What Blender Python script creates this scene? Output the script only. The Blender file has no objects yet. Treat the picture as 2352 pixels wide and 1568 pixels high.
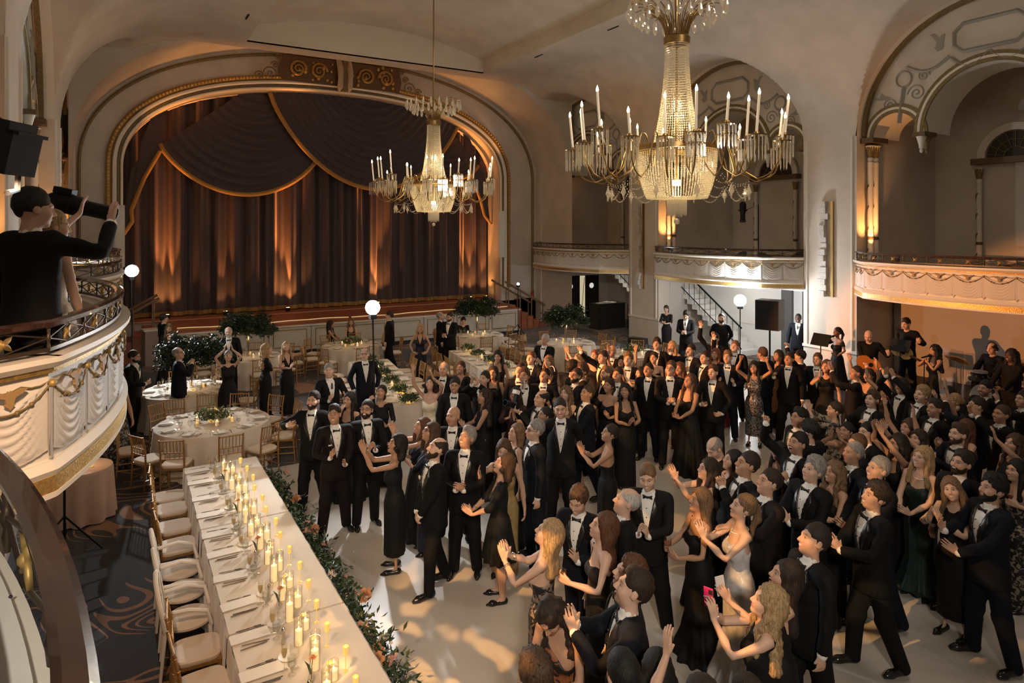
import bpy, bmesh, math, random
import numpy as np
from mathutils import Vector, Matrix

# ---------------------------------------------------------------- camera, world, large lights, exposure
FPX, PX0, PY0, VPX, CAMH = 1520.0, 1176.0, 525.0, 275.0, 4.3
YAW = math.atan((PX0 - VPX) / FPX)
SA, CA = math.sin(YAW), math.cos(YAW)
scn = bpy.context.scene
col = scn.collection
cam_d = bpy.data.cameras.new('camera'); cam = bpy.data.objects.new('camera', cam_d); col.objects.link(cam)
cam.location = (0, 0, CAMH); cam.rotation_euler = (math.pi / 2, 0, -YAW)
cam_d.sensor_width = 36.0; cam_d.lens = FPX * 36.0 / 2352.0
cam_d.shift_y = -(784.0 - PY0) / 2352.0
cam_d.clip_start = 0.05; cam_d.clip_end = 200
scn.camera = cam
scn.view_settings.view_transform = 'Standard'; scn.view_settings.look = 'None'
scn.view_settings.exposure = 0.14; scn.view_settings.gamma = 1.0
scn.view_settings.use_curve_mapping = False
world = bpy.data.worlds.new('world'); scn.world = world; world.use_nodes = True
world.node_tree.nodes['Background'].inputs[0].default_value = (1.0, 0.82, 0.66, 1)
world.node_tree.nodes['Background'].inputs[1].default_value = 0.022

def light(name, kind, loc, power, color, target=None, size=0.2, spot=None, blend=0.4):
    d = bpy.data.lights.new(name, kind); d.energy = power; d.color = color
    if kind == 'AREA': d.shape = 'DISK'; d.size = size
    else: d.shadow_soft_size = size
    if spot: d.spot_size = math.radians(spot); d.spot_blend = blend
    o = bpy.data.objects.new(name, d); col.objects.link(o); o.location = loc
    if target is not None:
        o.rotation_euler = (Vector(target) - Vector(loc)).to_track_quat('-Z', 'Y').to_euler()
    return o

AMBER = (1.0, 0.42, 0.12); WARM = (1.0, 0.74, 0.47); WHITE = (0.93, 0.97, 1.0)
# area fill lights without fixtures over the hall; spots from the balcony side
light('hall_fill_light', 'AREA', (7.8, 3.0, 9.6), 105, (1.0, 0.86, 0.72), (8.5, 10, 0), 2.5)
light('hall_fill_light', 'AREA', (7.8, 15.0, 9.6), 26, (1.0, 0.80, 0.60), (8.5, 17, 0), 2.5)
light('balcony_key_lamp', 'SPOT', (-0.9, -2.5, 6.2), 1700, (1.0, 0.88, 0.74), (5.8, 8.4, 1.2), 0.25, 62, 1.0)
light('balcony_amber_lamp', 'SPOT', (0.2, 13.0, 4.2), 8000, (1.0, 0.36, 0.10), (15.3, 8.2, 0.75), 0.05, 27, 0.3)
# ---------------------------------------------------------------- helpers
random.seed(7); rng = np.random.default_rng(7)

def world_at(px, py, zc):
    xc = (px - PX0) / FPX * zc
    return Vector((xc * CA + zc * SA, -xc * SA + zc * CA, CAMH - (py - PY0) / FPX * zc))
def ground(px, py, z=0.0):
    return world_at(px, py, FPX * (CAMH - z) / (py - PY0))
def at_y(px, py, Y):
    u = (px - PX0) / FPX
    return world_at(px, py, Y / (CA - u * SA))
def at_x(px, py, X):
    u = (px - PX0) / FPX
    return world_at(px, py, X / (SA + u * CA))
def depth_of(p): return p[0] * SA + p[1] * CA

_mats = {}
def mat(name, color=(0.8, 0.8, 0.8), rough=0.6, metal=0.0, emit=None, estr=0.0, var=0.0, vscale=6.0, bump=0.0, bscale=40.0,
        spec=0.5, sheen=0.0, attr=None, color2=None, trans=0.0, coat=0.0):
    if name in _mats: return _mats[name]
    m = bpy.data.materials.new(name); m.use_nodes = True
    nt = m.node_tree; b = nt.nodes['Principled BSDF']
    b.inputs['Roughness'].default_value = rough; b.inputs['Metallic'].default_value = metal
    b.inputs['Specular IOR Level'].default_value = spec
    b.inputs['Base Color'].default_value = (*color, 1)
    if sheen: b.inputs['Sheen Weight'].default_value = sheen
    if coat: b.inputs['Coat Weight'].default_value = coat
    if trans: b.inputs['Transmission Weight'].default_value = trans
    if emit: b.inputs['Emission Color'].default_value = (*emit, 1); b.inputs['Emission Strength'].default_value = estr
    if attr:
        a = nt.nodes.new('ShaderNodeAttribute'); a.attribute_name = attr
        nt.links.new(a.outputs['Color'], b.inputs['Base Color'])
    if var or color2:
        tc = nt.nodes.new('ShaderNodeTexCoord'); n = nt.nodes.new('ShaderNodeTexNoise')
        n.inputs['Scale'].default_value = vscale; n.inputs['Detail'].default_value = 5
        nt.links.new(tc.outputs['Object'], n.inputs['Vector'])
        r = nt.nodes.new('ShaderNodeValToRGB')
        c2 = color2 if color2 else tuple(min(1, c * (1 + var)) for c in color)
        c1 = color if color2 else tuple(c * (1 - var) for c in color)
        r.color_ramp.elements[0].position = 0.35; r.color_ramp.elements[1].position = 0.65
        r.color_ramp.elements[0].color = (*c1, 1); r.color_ramp.elements[1].color = (*c2, 1)
        nt.links.new(n.outputs['Fac'], r.inputs['Fac']); nt.links.new(r.outputs['Color'], b.inputs['Base Color'])
    if bump:
        tc = nt.nodes.new('ShaderNodeTexCoord'); n = nt.nodes.new('ShaderNodeTexNoise')
        n.inputs['Scale'].default_value = bscale; n.inputs['Detail'].default_value = 4
        nt.links.new(tc.outputs['Object'], n.inputs['Vector'])
        bp = nt.nodes.new('ShaderNodeBump'); bp.inputs['Strength'].default_value = bump; bp.inputs['Distance'].default_value = 0.01
        nt.links.new(n.outputs['Fac'], bp.inputs['Height']); nt.links.new(bp.outputs['Normal'], b.inputs['Normal'])
    _mats[name] = m
    return m

def thin_glass(name, tint=(1, 1, 1), gloss=0.14):
    if name in _mats: return _mats[name]
    m = bpy.data.materials.new(name); m.use_nodes = True; nt = m.node_tree
    for n in list(nt.nodes): nt.nodes.remove(n)
    o = nt.nodes.new('ShaderNodeOutputMaterial'); mx = nt.nodes.new('ShaderNodeMixShader')
    t = nt.nodes.new('ShaderNodeBsdfTransparent'); g = nt.nodes.new('ShaderNodeBsdfGlossy')
    lw = nt.nodes.new('ShaderNodeLayerWeight'); lw.inputs['Blend'].default_value = 0.25
    mp = nt.nodes.new('ShaderNodeMapRange'); mp.inputs['To Min'].default_value = gloss * 0.6; mp.inputs['To Max'].default_value = min(1, gloss * 4)
    t.inputs['Color'].default_value = (*tint, 1); g.inputs['Roughness'].default_value = 0.04
    nt.links.new(lw.outputs['Facing'], mp.inputs['Value']); nt.links.new(mp.outputs['Result'], mx.inputs['Fac'])
    nt.links.new(t.outputs[0], mx.inputs[1]); nt.links.new(g.outputs[0], mx.inputs[2]); nt.links.new(mx.outputs[0], o.inputs['Surface'])
    _mats[name] = m; return m

class MB:
    """collects shapes and builds ONE mesh"""
    def __init__(s): s.v = []; s.f = []; s.m = []; s.n = 0; s.mi = 0
    def add(s, v, f):
        v = np.asarray(v, float).reshape(-1, 3); o = s.n
        s.v.append(v); s.n += len(v)
        for q in f: s.f.append([i + o for i in q]); s.m.append(s.mi)
        return s
    def box(s, c, d, rz=0.0, M=None):
        x, y, z = d[0] / 2, d[1] / 2, d[2] / 2
        v = np.array([[i, j, k] for i in (-x, x) for j in (-y, y) for k in (-z, z)])
        if rz: v = v @ np.array([[math.cos(rz), math.sin(rz), 0], [-math.sin(rz), math.cos(rz), 0], [0, 0, 1]])
        if M is not None: v = v @ np.array(M)[:3, :3].T
        return s.add(v + np.array(c), [(0, 1, 3, 2), (4, 6, 7, 5), (0, 4, 5, 1), (2, 3, 7, 6), (0, 2, 6, 4), (1, 5, 7, 3)])
    def span(s, a, b):
        a = np.array(a, float); b = np.array(b, float); return s.box((a + b) / 2, np.abs(b - a))
    def grid(s, P, wrap_u=False, wrap_v=False, flip=False):
        P = np.asarray(P, float); nu, nv = P.shape[:2]; f = []
        for i in range(nu - (0 if wrap_u else 1)):
            for j in range(nv - (0 if wrap_v else 1)):
                a = i * nv + j; b = ((i + 1) % nu) * nv + j; c = ((i + 1) % nu) * nv + (j + 1) % nv; d = i * nv + (j + 1) % nv
                f.append((a, d, c, b) if flip else (a, b, c, d))
        return s.add(P.reshape(-1, 3), f)
    def tube(s, pts, r, seg=8, cap=True, closed=False):
        pts = np.asarray(pts, float); n = len(pts)
        r = np.broadcast_to(np.asarray(r, float), (n,))
        if closed: t = np.roll(pts, -1, 0) - np.roll(pts, 1, 0)
        else: t = np.gradient(pts, axis=0)
        t /= np.linalg.norm(t, axis=1)[:, None] + 1e-12
        up = np.array([0, 0, 1.0]) if abs(t[0][2]) < 0.9 else np.array([1.0, 0, 0])
        a = np.cross(t[0], up); a /= np.linalg.norm(a); A = []
        for i in range(n):
            a = a - t[i] * np.dot(a, t[i]); a /= np.linalg.norm(a) + 1e-12; A.append(a)
        A = np.array(A); B = np.cross(t, A); th = np.arange(seg) * 2 * math.pi / seg
        P = pts[:, None] + r[:, None, None] * (A[:, None] * np.cos(th)[None, :, None] + B[:, None] * np.sin(th)[None, :, None])
        s.grid(P, wrap_u=closed, wrap_v=True)
        if cap and not closed:
            s.add(P[0], [tuple(range(seg))]); s.add(P[-1], [tuple(range(seg))[::-1]])
        return s
    def bar(s, a, b, r, seg=6): return s.tube([a, b], r, seg)
    def lathe(s, prof, seg=16, c=(0, 0, 0), sx=1, sy=1, M=None):
        prof = np.asarray(prof, float); th = np.arange(seg) * 2 * math.pi / seg
        P = np.zeros((len(prof), seg, 3))
        P[..., 0] = prof[:, 0:1] * np.cos(th) * sx; P[..., 1] = prof[:, 0:1] * np.sin(th) * sy; P[..., 2] = prof[:, 1:2]
        if M is not None: P = P @ np.array(M)[:3, :3].T
        return s.grid(P + np.array(c), wrap_v=True, flip=True)
    def ball(s, c, r, seg=8, rings=5, sz=1.0):
        ph = np.linspace(0, math.pi, rings + 1)
        return s.lathe([(max(1e-4, r * math.sin(p)), -r * sz * math.cos(p)) for p in ph], seg, c)
    def prism(s, poly, z0, z1, M=None):
        n = len(poly); v = [(x, y, z0) for x, y in poly] + [(x, y, z1) for x, y in poly]
        v = np.array(v, float)
        if M is not None: v = v @ np.array(M)[:3, :3].T + np.array(M)[:3, 3]
        return s.add(v, [tuple(range(n))[::-1], tuple(range(n, 2 * n))] + [(i, (i + 1) % n, n + (i + 1) % n, n + i) for i in range(n)])
    def sweep(s, path, prof, side, up=(0, 0, 1), closed_prof=True):
        """path Nx3, prof list of (out, up), side Nx3 outward unit vectors"""
        path = np.asarray(path, float); side = np.asarray(side, float); up = np.broadcast_to(np.asarray(up, float), path.shape)
        prof = np.asarray(prof, float)
        P = path[:, None] + prof[None, :, 0:1] * side[:, None] + prof[None, :, 1:2] * up[:, None]
        return s.grid(P, wrap_v=closed_prof)
    def mesh(s, name, smooth=True, mats=()):
        me = bpy.data.meshes.new(name)
        v = np.concatenate(s.v) if s.v else np.zeros((0, 3))
        me.from_pydata(v.tolist(), [], s.f)
        for m in mats: me.materials.append(m)
        if len(mats) > 1: me.polygons.foreach_set('material_index', s.m)
        if smooth:
            me.polygons.foreach_set('use_smooth', [True] * len(me.polygons))
            if smooth == 'angle': me.set_sharp_from_angle(angle=math.radians(38))
        me.update(); return me
    def build(s, name, m, parent=None, smooth='angle', loc=None):
        ms = m if isinstance(m, (list, tuple)) else [m]
        return obj(name, s.mesh(name, smooth, ms), parent, loc)

def obj(name, me, parent=None, loc=None, rz=0.0):
    o = bpy.data.objects.new(name, me); col.objects.link(o)
    if parent is not None: o.parent = parent
    if loc is not None: o.location = loc
    if rz: o.rotation_euler = (0, 0, rz)
    return o
def tag(o, label=None, cat=None, group=None, kind=None):
    if label: o['label'] = label
    if cat: o['category'] = cat
    if group: o['group'] = group
    if kind: o['kind'] = kind
    return o
def thing(name, label, cat, loc=(0, 0, 0), rz=0.0, group=None):
    o = obj(name, None, None, loc, rz); o.empty_display_size = 0.1
    return tag(o, label, cat, group)
def struct(o): o['kind'] = 'structure'; return o
_kids = {}
def kids(o): return _kids.get(o.name, [])
def freeze(o):
    """remember a prototype's parts so that copies stay cheap"""
    _kids[o.name] = [c for c in o.children]
    for c in o.children: _kids[c.name] = [g for g in c.children]
    return o
def dup(root, loc, rz=0.0, label=None, group=None, scale=None):
    r = root.copy(); col.objects.link(r); r.location = loc; r.rotation_euler = (0, 0, rz)
    if scale: r.scale = (scale,) * 3
    if label: r['label'] = label
    if group: r['group'] = group
    for ch in kids(root):
        c = ch.copy(); col.objects.link(c); c.parent = r
        for g in kids(ch):
            d = g.copy(); col.objects.link(d); d.parent = c
    return r
class Proto:
    """first use places the prototype itself, later uses copy it"""
    def __init__(s, root): s.root = freeze(root); s.used = False
    def place(s, loc, rz=0.0, label=None, group=None, scale=None):
        if s.used: return dup(s.root, loc, rz, label, group, scale)
        s.used = True; r = s.root; r.location = loc; r.rotation_euler = (0, 0, rz)
        if scale: r.scale = (scale,) * 3
        if label: r['label'] = label
        if group: r['group'] = group
        return r
ORD = ['first', 'second', 'third', 'fourth', 'fifth', 'sixth', 'seventh', 'eighth', 'ninth', 'tenth', 'eleventh', 'twelfth',
       'thirteenth', 'fourteenth', 'fifteenth', 'sixteenth', 'seventeenth', 'eighteenth', 'nineteenth', 'twentieth',
       'twenty-first', 'twenty-second', 'twenty-third', 'twenty-fourth', 'twenty-fifth', 'twenty-sixth', 'twenty-seventh', 'twenty-eighth',
       'twenty-ninth', 'thirtieth', 'thirty-first', 'thirty-second', 'thirty-third', 'thirty-fourth', 'thirty-fifth', 'thirty-sixth']
# ---------------------------------------------------------------- the room shell
XL, XR, YS, XC = -1.25, 16.85, 26.25, 7.8
ZB, ZRAIL = 2.72, 3.78            # balcony floor, balcony handrail
BAYS = [(19.6, 25.8), (12.05, 17.98), (4.5, 10.46), (-3.1, 2.93)]
ZSP, ZSOF = 6.75, 10.3
PLASTER = mat('cream_plaster', (0.62, 0.55, 0.465), 0.75, var=0.07, vscale=1.2, bump=0.12, bscale=14)
PLASTER2 = mat('grey_cream_plaster', (0.56, 0.51, 0.45), 0.75, var=0.07, vscale=1.0, bump=0.1, bscale=14)
CREAM = mat('cream_paint', (0.74, 0.70, 0.62), 0.5)
GOLD = mat('gold_leaf', (0.42, 0.27, 0.09), 0.45, 0.75, var=0.25, vscale=30, bump=0.5, bscale=60)
GOLDB = mat('bright_gold_leaf', (0.62, 0.42, 0.15), 0.4, 0.8, var=0.2, vscale=40, bump=0.6, bscale=50)
OLIVE = mat('olive_bronze_paint', (0.20, 0.14, 0.055), 0.55, 0.25, var=0.2, vscale=20, bump=0.3, bscale=70)
BROWN = mat('brown_bronze', (0.14, 0.085, 0.045), 0.5, 0.4)
BLACKM = mat('black_metal', (0.012, 0.012, 0.013), 0.45, 0.6)
MURAL = mat('mural_grey_paint', (0.33, 0.31, 0.265), 0.8)

def carpet_material():
    m = bpy.data.materials.new('scrolled_carpet'); m.use_nodes = True; nt = m.node_tree; b = nt.nodes['Principled BSDF']
    N = nt.nodes.new; L = nt.links.new
    tc = N('ShaderNodeTexCoord')
    nz = N('ShaderNodeTexNoise'); nz.inputs['Scale'].default_value = 0.5; nz.inputs['Detail'].default_value = 1.0; nz.inputs['Distortion'].default_value = 1.6
    L(tc.outputs['Object'], nz.inputs['Vector'])
    k = N('ShaderNodeMath'); k.operation = 'MULTIPLY'; k.inputs[1].default_value = 78.0; L(nz.outputs['Fac'], k.inputs[0])
    sn = N('ShaderNodeMath'); sn.operation = 'SINE'; L(k.outputs[0], sn.inputs[0])
    n2 = N('ShaderNodeTexNoise'); n2.inputs['Scale'].default_value = 0.55; L(tc.outputs['Object'], n2.inputs['Vector'])
    th = N('ShaderNodeMapRange'); th.inputs['From Min'].default_value = 0.42; th.inputs['From Max'].default_value = 0.6
    th.inputs['To Min'].default_value = 1.2; th.inputs['To Max'].default_value = 0.25; L(n2.outputs['Fac'], th.inputs['Value'])
    gt = N('ShaderNodeMath'); gt.operation = 'GREATER_THAN'; L(sn.outputs[0], gt.inputs[0]); L(th.outputs['Result'], gt.inputs[1])
    fine = N('ShaderNodeTexWave'); fine.inputs['Scale'].default_value = 14.0; fine.inputs['Distortion'].default_value = 1.5; L(tc.outputs['Object'], fine.inputs['Vector'])
    dk = N('ShaderNodeMix'); dk.data_type = 'RGBA'; dk.inputs['A'].default_value = (0.010, 0.009, 0.010, 1); dk.inputs['B'].default_value = (0.022, 0.018, 0.018, 1)
    L(fine.outputs['Fac'], dk.inputs['Factor'])
    mx = N('ShaderNodeMix'); mx.data_type = 'RGBA'; mx.inputs['B'].default_value = (0.27, 0.125, 0.055, 1)
    L(gt.outputs[0], mx.inputs['Factor']); L(dk.outputs['Result'], mx.inputs['A']); L(mx.outputs['Result'], b.inputs['Base Color'])
    b.inputs['Roughness'].default_value = 0.95; b.inputs['Sheen Weight'].default_value = 0.15
    return m
struct(MB().span((-7, -6, -0.1), (25, 31, 0)).build('floor', carpet_material()))
DFLOOR = mat('white_dance_vinyl', (0.52, 0.48, 0.43), 0.36, var=0.05, vscale=0.8)
fl = struct(obj('dance_floor', None))
for i, (x0, x1) in enumerate(((2.2, 4.65), (4.65, 7.1), (7.1, 9.55), (9.55, 12.0), (12.0, 14.45))):
    for j, (y0, y1) in enumerate(((-3, 1), (1, 5), (5, 9), (9, 12.4))):
        MB().span((x0 + .004, y0 + .004, 0.0), (x1 - .004, y1 - .004, 0.012)).build('floor_panel', DFLOOR, fl)

def selipse(t, hw, rise, n, cx, z0):
    c, s = math.cos(t), math.sin(t)
    return cx - hw * math.copysign(abs(c) ** (2 / n), c), z0 + rise * abs(s) ** (2 / n)
NT = 64
TT = [math.pi * i / NT for i in range(NT + 1)]
INNER = [(0.1, 1.05)] + [selipse(t, 7.40, 3.3, 2.35, 7.5, 6.4) for t in TT] + [(14.9, 1.05)]
OUTER = [(-1.16, 1.05)] + [selipse(t, 8.91, 4.65, 2.25, 7.75, 6.4) for t in TT] + [(16.66, 1.05)]
OUTER2 = [(XL - .05, 0.0)] + [selipse(t, 9.1, 4.85, 2.25, 7.8, 6.4) for t in TT] + [(XR + .05, 0.0)]

# proscenium wall between the opening and the vault
w = MB(); FR = [(x, z) for x, z in INNER]
P = np.array([[(a[0], YS, a[1]) for a in FR], [(b[0], YS, b[1]) for b in OUTER2]]); w.grid(P)
w.span((XL, YS, 0), (XR, YS + .1, 1.06))
struct(w.build('wall_front', PLASTER2))
w = MB().span((-3, 28.6, 0), (18.5, 28.75, 11)); struct(w.build('wall_stage_back', mat('dark_backstage', (0.02, 0.018, 0.017), 0.9)))

def arch_sides(path):
    p = np.array(path); t = np.gradient(p, axis=0); t /= np.linalg.norm(t, axis=1)[:, None]
    n = np.stack([-t[:, 1], t[:, 0]], 1)                 # pointing outwards from the opening
    return np.stack([n[:, 0], np.zeros(len(p)), n[:, 1]], 1)
def arch_sweep(name, path, prof, m, parent=None, Y=YS):
    pts = np.array([(x, Y, z) for x, z in path]); sd = arch_sides(path)
    mb = MB(); mb.sweep(pts, prof, sd, up=(0, -1, 0)); return mb.build(name, m, parent)
pf = struct(obj('trim_1', None))
arch_sweep('arch_reveal', INNER, [(0, -1.1), (0.02, -1.1), (0.02, 0.02), (0, 0.02)], mat('cream_reveal', (0.70, 0.60, 0.47), 0.6), pf)
arch_sweep('cream_moulding', INNER, [(0, 0), (0, .07), (.03, .1), (.07, .1), (.09, .06), (.09, 0)], CREAM, pf)
arch_sweep('olive_moulding', INNER, [(.09, 0), (.09, .05), (.12, .08), (.17, .08), (.19, .05), (.19, 0)], OLIVE, pf)
arch_sweep('cream_moulding', INNER, [(.19, 0), (.19, .1), (.24, .15), (.30, .15), (.34, .09), (.34, 0)], CREAM, pf)
arch_sweep('gilded_rope_moulding', INNER, [(.34, 0), (.34, .1), (.38, .17), (.46, .17), (.52, .1), (.52, 0)], GOLD, pf)
bd = MB(); sd = arch_sides(INNER); pts = np.array([(x, YS, z) for x, z in INNER])
seg = np.linalg.norm(np.diff(pts, axis=0), axis=1); cum = np.concatenate([[0], np.cumsum(seg)])
for s in np.arange(0.1, cum[-1], 0.115):
    i = min(len(seg) - 1, np.searchsorted(cum, s) - 1); f = (s - cum[i]) / seg[i]
    c = pts[i] * (1 - f) + pts[i + 1] * f + (sd[i] * (1 - f) + sd[i + 1] * f) * 0.43 + np.array([0, -0.17, 0])
    bd.ball(c, 0.055, 6, 4)
tag(bd.build('gilded_bead_row', GOLDB, pf), kind='stuff')
arch_sweep('outer_gold_line', OUTER, [(-.05, 0), (-.05, .07), (0, .10), (.05, .07), (.05, 0)], OLIVE, pf)
for x0, x1 in ((-0.45, 0.2), (14.82, 15.5)):
    MB().span((x0, YS - .3, 1.05), (x1, YS + .05, 1.62)).span((x0 - .03, YS - .33, 1.56), (x1 + .03, YS + .05, 1.64)).build('plinth', CREAM, pf)
# crest over the arch
cr = thing('crest_relief', 'dark gilded scrollwork frieze with central bracket above the stage arch', 'relief', (7.62, YS - .26, 10.35))
def spiral(cx, cz, r0, turns, sgn, y=0.0, n=46):
    return [(cx + sgn * r0 * (1 - i / n) * math.cos(i / n * turns * 6.283), y, cz + r0 * (1 - i / n) * math.sin(i / n * turns * 6.283)) for i in range(n)]
MB().prism([(-2.35, -.42), (2.35, -.42), (2.45, 0), (2.3, .55), (-2.3, .55), (-2.45, 0)], -.03, .03, Matrix(((1, 0, 0, 0), (0, 0, 1, 0), (0, 1, 0, 0), (0, 0, 0, 1)))).build('frieze_ground', BROWN, cr)
for k, x in enumerate((-1.75, -.95, .95, 1.75)):
    mb = MB().tube(spiral(x, .06, .32, 2.3, 1 if x < 0 else -1, -.07), [.05 * (1 - .6 * i / 46) + .012 for i in range(46)], 7)
    mb.build('scroll', GOLD, cr)
for sx in (-1, 1):
    mb = MB()
    for q, (x, z, r) in enumerate(((2.75, -.22, .26), (3.15, -.33, .16), (2.6, .12, .14), (2.45, .42, .13))):
        mb.tube(spiral(sx * x, z, r, 1.7, sx, -.05), [.028] * 46, 6)
    mb.build('leaf_scroll', OLIVE, cr)
    for q in range(16):
        x = sx * (0.35 + 1.95 * random.random()); z = -.35 + .85 * random.random()
        MB().ball((x, -.05, z), .05 + .05 * random.random(), 6, 4).build('foliage_boss', GOLD, cr)
for sx in (-.19, .19):
    MB().tube([(sx, -.05, .6), (sx, -.2, .4), (sx, -.34, .1), (sx, -.34, -.2), (sx, -.26, -.5), (sx, -.12, -.62)], [.11, .12, .12, .1, .12, .05], 10).build('bracket_volute', mat('pale_bracket', (.45, .38, .28), .6), cr)
MB().box((0, -.16, -.05), (.22, .3, 1.15)).build('bracket_core', OLIVE, cr)

# ------------------------------------------------------------- ceiling: cove with groin penetrations, soffit, coffer
def cove_z(d):
    k = np.clip((d - 5.8) / (XR - XC - 5.8), 0, 1); return ZSP + (ZSOF - ZSP) * np.sqrt(np.maximum(0, 1 - k * k))
ce = struct(obj('ceiling', None))
ys = np.linspace(-5.0, 23.4, 406); ts = np.linspace(0, math.pi / 2, 40)
for sx in (-1, 1):
    xs = XC + sx * (5.8 + (XR - XC - 5.8) * np.sin(ts))
    X, Y = np.meshgrid(xs, ys, indexing='ij'); Z = cove_z(np.abs(X - XC))
    for y0, y1 in BAYS:
        r = (y1 - y0) / 2; yc = (y0 + y1) / 2
        q = r * r - (Y - yc) ** 2; Zv = np.where(q > 0, ZSP + np.sqrt(np.maximum(q, 0)), 0); Z = np.maximum(Z, np.minimum(Zv, ZSOF))
    MB().grid(np.stack([X, Y, Z], -1)).build('cove_vault', PLASTER, ce)
mb = MB()
for x0, x1, y0, y1 in ((2.0, 3.5, -5, 23.4), (12.1, 13.6, -5, 23.4), (3.5, 12.1, 22.6, 23.4)): mb.span((x0, y0, ZSOF), (x1, y1, ZSOF + .05))
mb.build('soffit', PLASTER, ce)
mb = MB(); xx = np.linspace(3.5, 12.1, 30); zz = 10.8 + .65 * (1 - ((xx - XC) / 4.3) ** 2)
mb.grid(np.array([[(x, y, z) for x, z in zip(xx, zz)] for y in (-5, 22.6)])); mb.build('coffer_vault', PLASTER, ce)
mb = MB(); mb.grid(np.array([[(x, 22.6, ZSOF) for x in xx], [(x, 22.6, z) for x, z in zip(xx, zz)]])); mb.build('coffer_end', mat('pale_plaster', (0.66, 0.59, 0.5), .75), ce)
MB().span((3.42, -5, ZSOF + .05), (3.5, 22.6, 10.82)).span((12.1, -5, ZSOF + .05), (12.18, 22.6, 10.82)).build('coffer_side', PLASTER, ce)
mb = MB(); P = np.array([[(x, y, z) for x, z in OUTER2] for y in (23.4, YS)]); mb.grid(P); mb.build('stage_vault', PLASTER, ce)
# wall over the beam, closing the step between stage vault and cove
mb = MB()
zp = min(ZSOF, ZSP + math.sqrt(3.1 ** 2 - .7 ** 2)); low = [(x, 23.4, max(float(cove_z(np.array(abs(x - XC)))), zp) if abs(x - XC) > 5.8 else ZSOF) for x, z in OUTER2[1:-1]]
mb.grid(np.array([[(x, 23.4, min(z, l[2])) for (x, z), l in zip(OUTER2[1:-1], low)], [(x, 23.4, max(z, l[2])) for (x, z), l in zip(OUTER2[1:-1], low)]])); mb.build('beam_face', PLASTER, ce)
for k, (px, py) in enumerate(((568, 38), (1408, 64), (1237, 128))):
    p = world_at(px, py, FPX * (ZSOF - CAMH) / (PY0 - py)); MB().box((p.x, p.y, ZSOF - .012), (.04, .5, .02)).build('ceiling_slot', BLACKM, ce)

# ------------------------------------------------------------- side walls with the bays
def side_wall(name, X, sgn):
    """sgn = +1 right wall, -1 left wall (outwards)"""
    w = struct(obj(name, None)); T = .55
    cols = [(-6, BAYS[3][0]), (BAYS[3][1], BAYS[2][0]), (BAYS[2][1], BAYS[1][0]), (BAYS[1][1], BAYS[0][0]), (BAYS[0][1], YS)]
    for y0, y1 in cols:
        a, b = sorted((X, X + sgn * T)); MB().span((a, y0, 0), (b, y1, ZSP + .02)).build('pier', PLASTER, w)
        if y1 < YS and y0 > -6:
            c, d = sorted((X, X - sgn * .03)); mb = MB()
            mb.span((c, y0 - .02, .95), (d - 0, y1 + .02, 1.03)); mb.build('dado_rail', CREAM, w)
            for yy in (y0 + .12, y1 - .12): MB().tube([(X, yy, 1.03), (X, yy, ZSP)], .035, 8).build('corner_bead', CREAM, w)
    for y0, y1 in BAYS:
        r = (y1 - y0) / 2; yc = (y0 + y1) / 2
        # soffit of the big arch (depth T)
        th = np.linspace(0, math.pi, 40)
        arc = [(yc + r * math.cos(t), ZSP + r * math.sin(t)) for t in th]
        mb = MB(); mb.grid(np.array([[(X + sgn * d, y, z) for y, z in arc] for d in (0, T)])); mb.build('arch_soffit', CREAM, w)
        mb = MB(); sd = [(0, math.cos(t), math.sin(t)) for t in th]
        mb.sweep([(X + sgn * .30, y, z) for y, z in arc], [(0, 0), (-.1, 0), (-.1, .1), (0, .1)], sd, up=(-sgn, 0, 0)); mb.build('arch_moulding', OLIVE, w)
        # upper gallery: floor, back wall, side returns, ceiling
        a, b = sorted((X + sgn * .0, X + sgn * 4.0)); MB().span((a, y0 + .01, ZB - .22), (b, y1 - .01, ZB)).build('gallery_floor', PLASTER2, w)
        a, b = sorted((X + sgn * 3.9, X + sgn * 4.1)); MB().span((a, y0 - .8, 0), (b, y1 + .8, 9.6)).build('gallery_back', PLASTER2, w)
        for yy in (y0 - .05, y1 + .05):
            a, b = sorted((X + sgn * T, X + sgn * 4.0)); MB().span((a, yy - .06, 0), (b, yy + .06, 9.8)).build('gallery_side', PLASTER2, w)
        P = np.array([[(X + sgn * d, y, z) for y, z in [(yc + r * 1.02 * math.cos(t), 6.6 + r * 1.02 * math.sin(t)) for t in th]] for d in (T + .2, 4.0)])
        MB().grid(P).build('gallery_vault', PLASTER2, w)
    return w
WR = side_wall('wall_right', XR, 1)
WL = side_wall('wall_left', XL, -1)
struct(MB().span((-6, -6.1, 0), (22, -6, 12)).build('wall_back', PLASTER))
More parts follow.
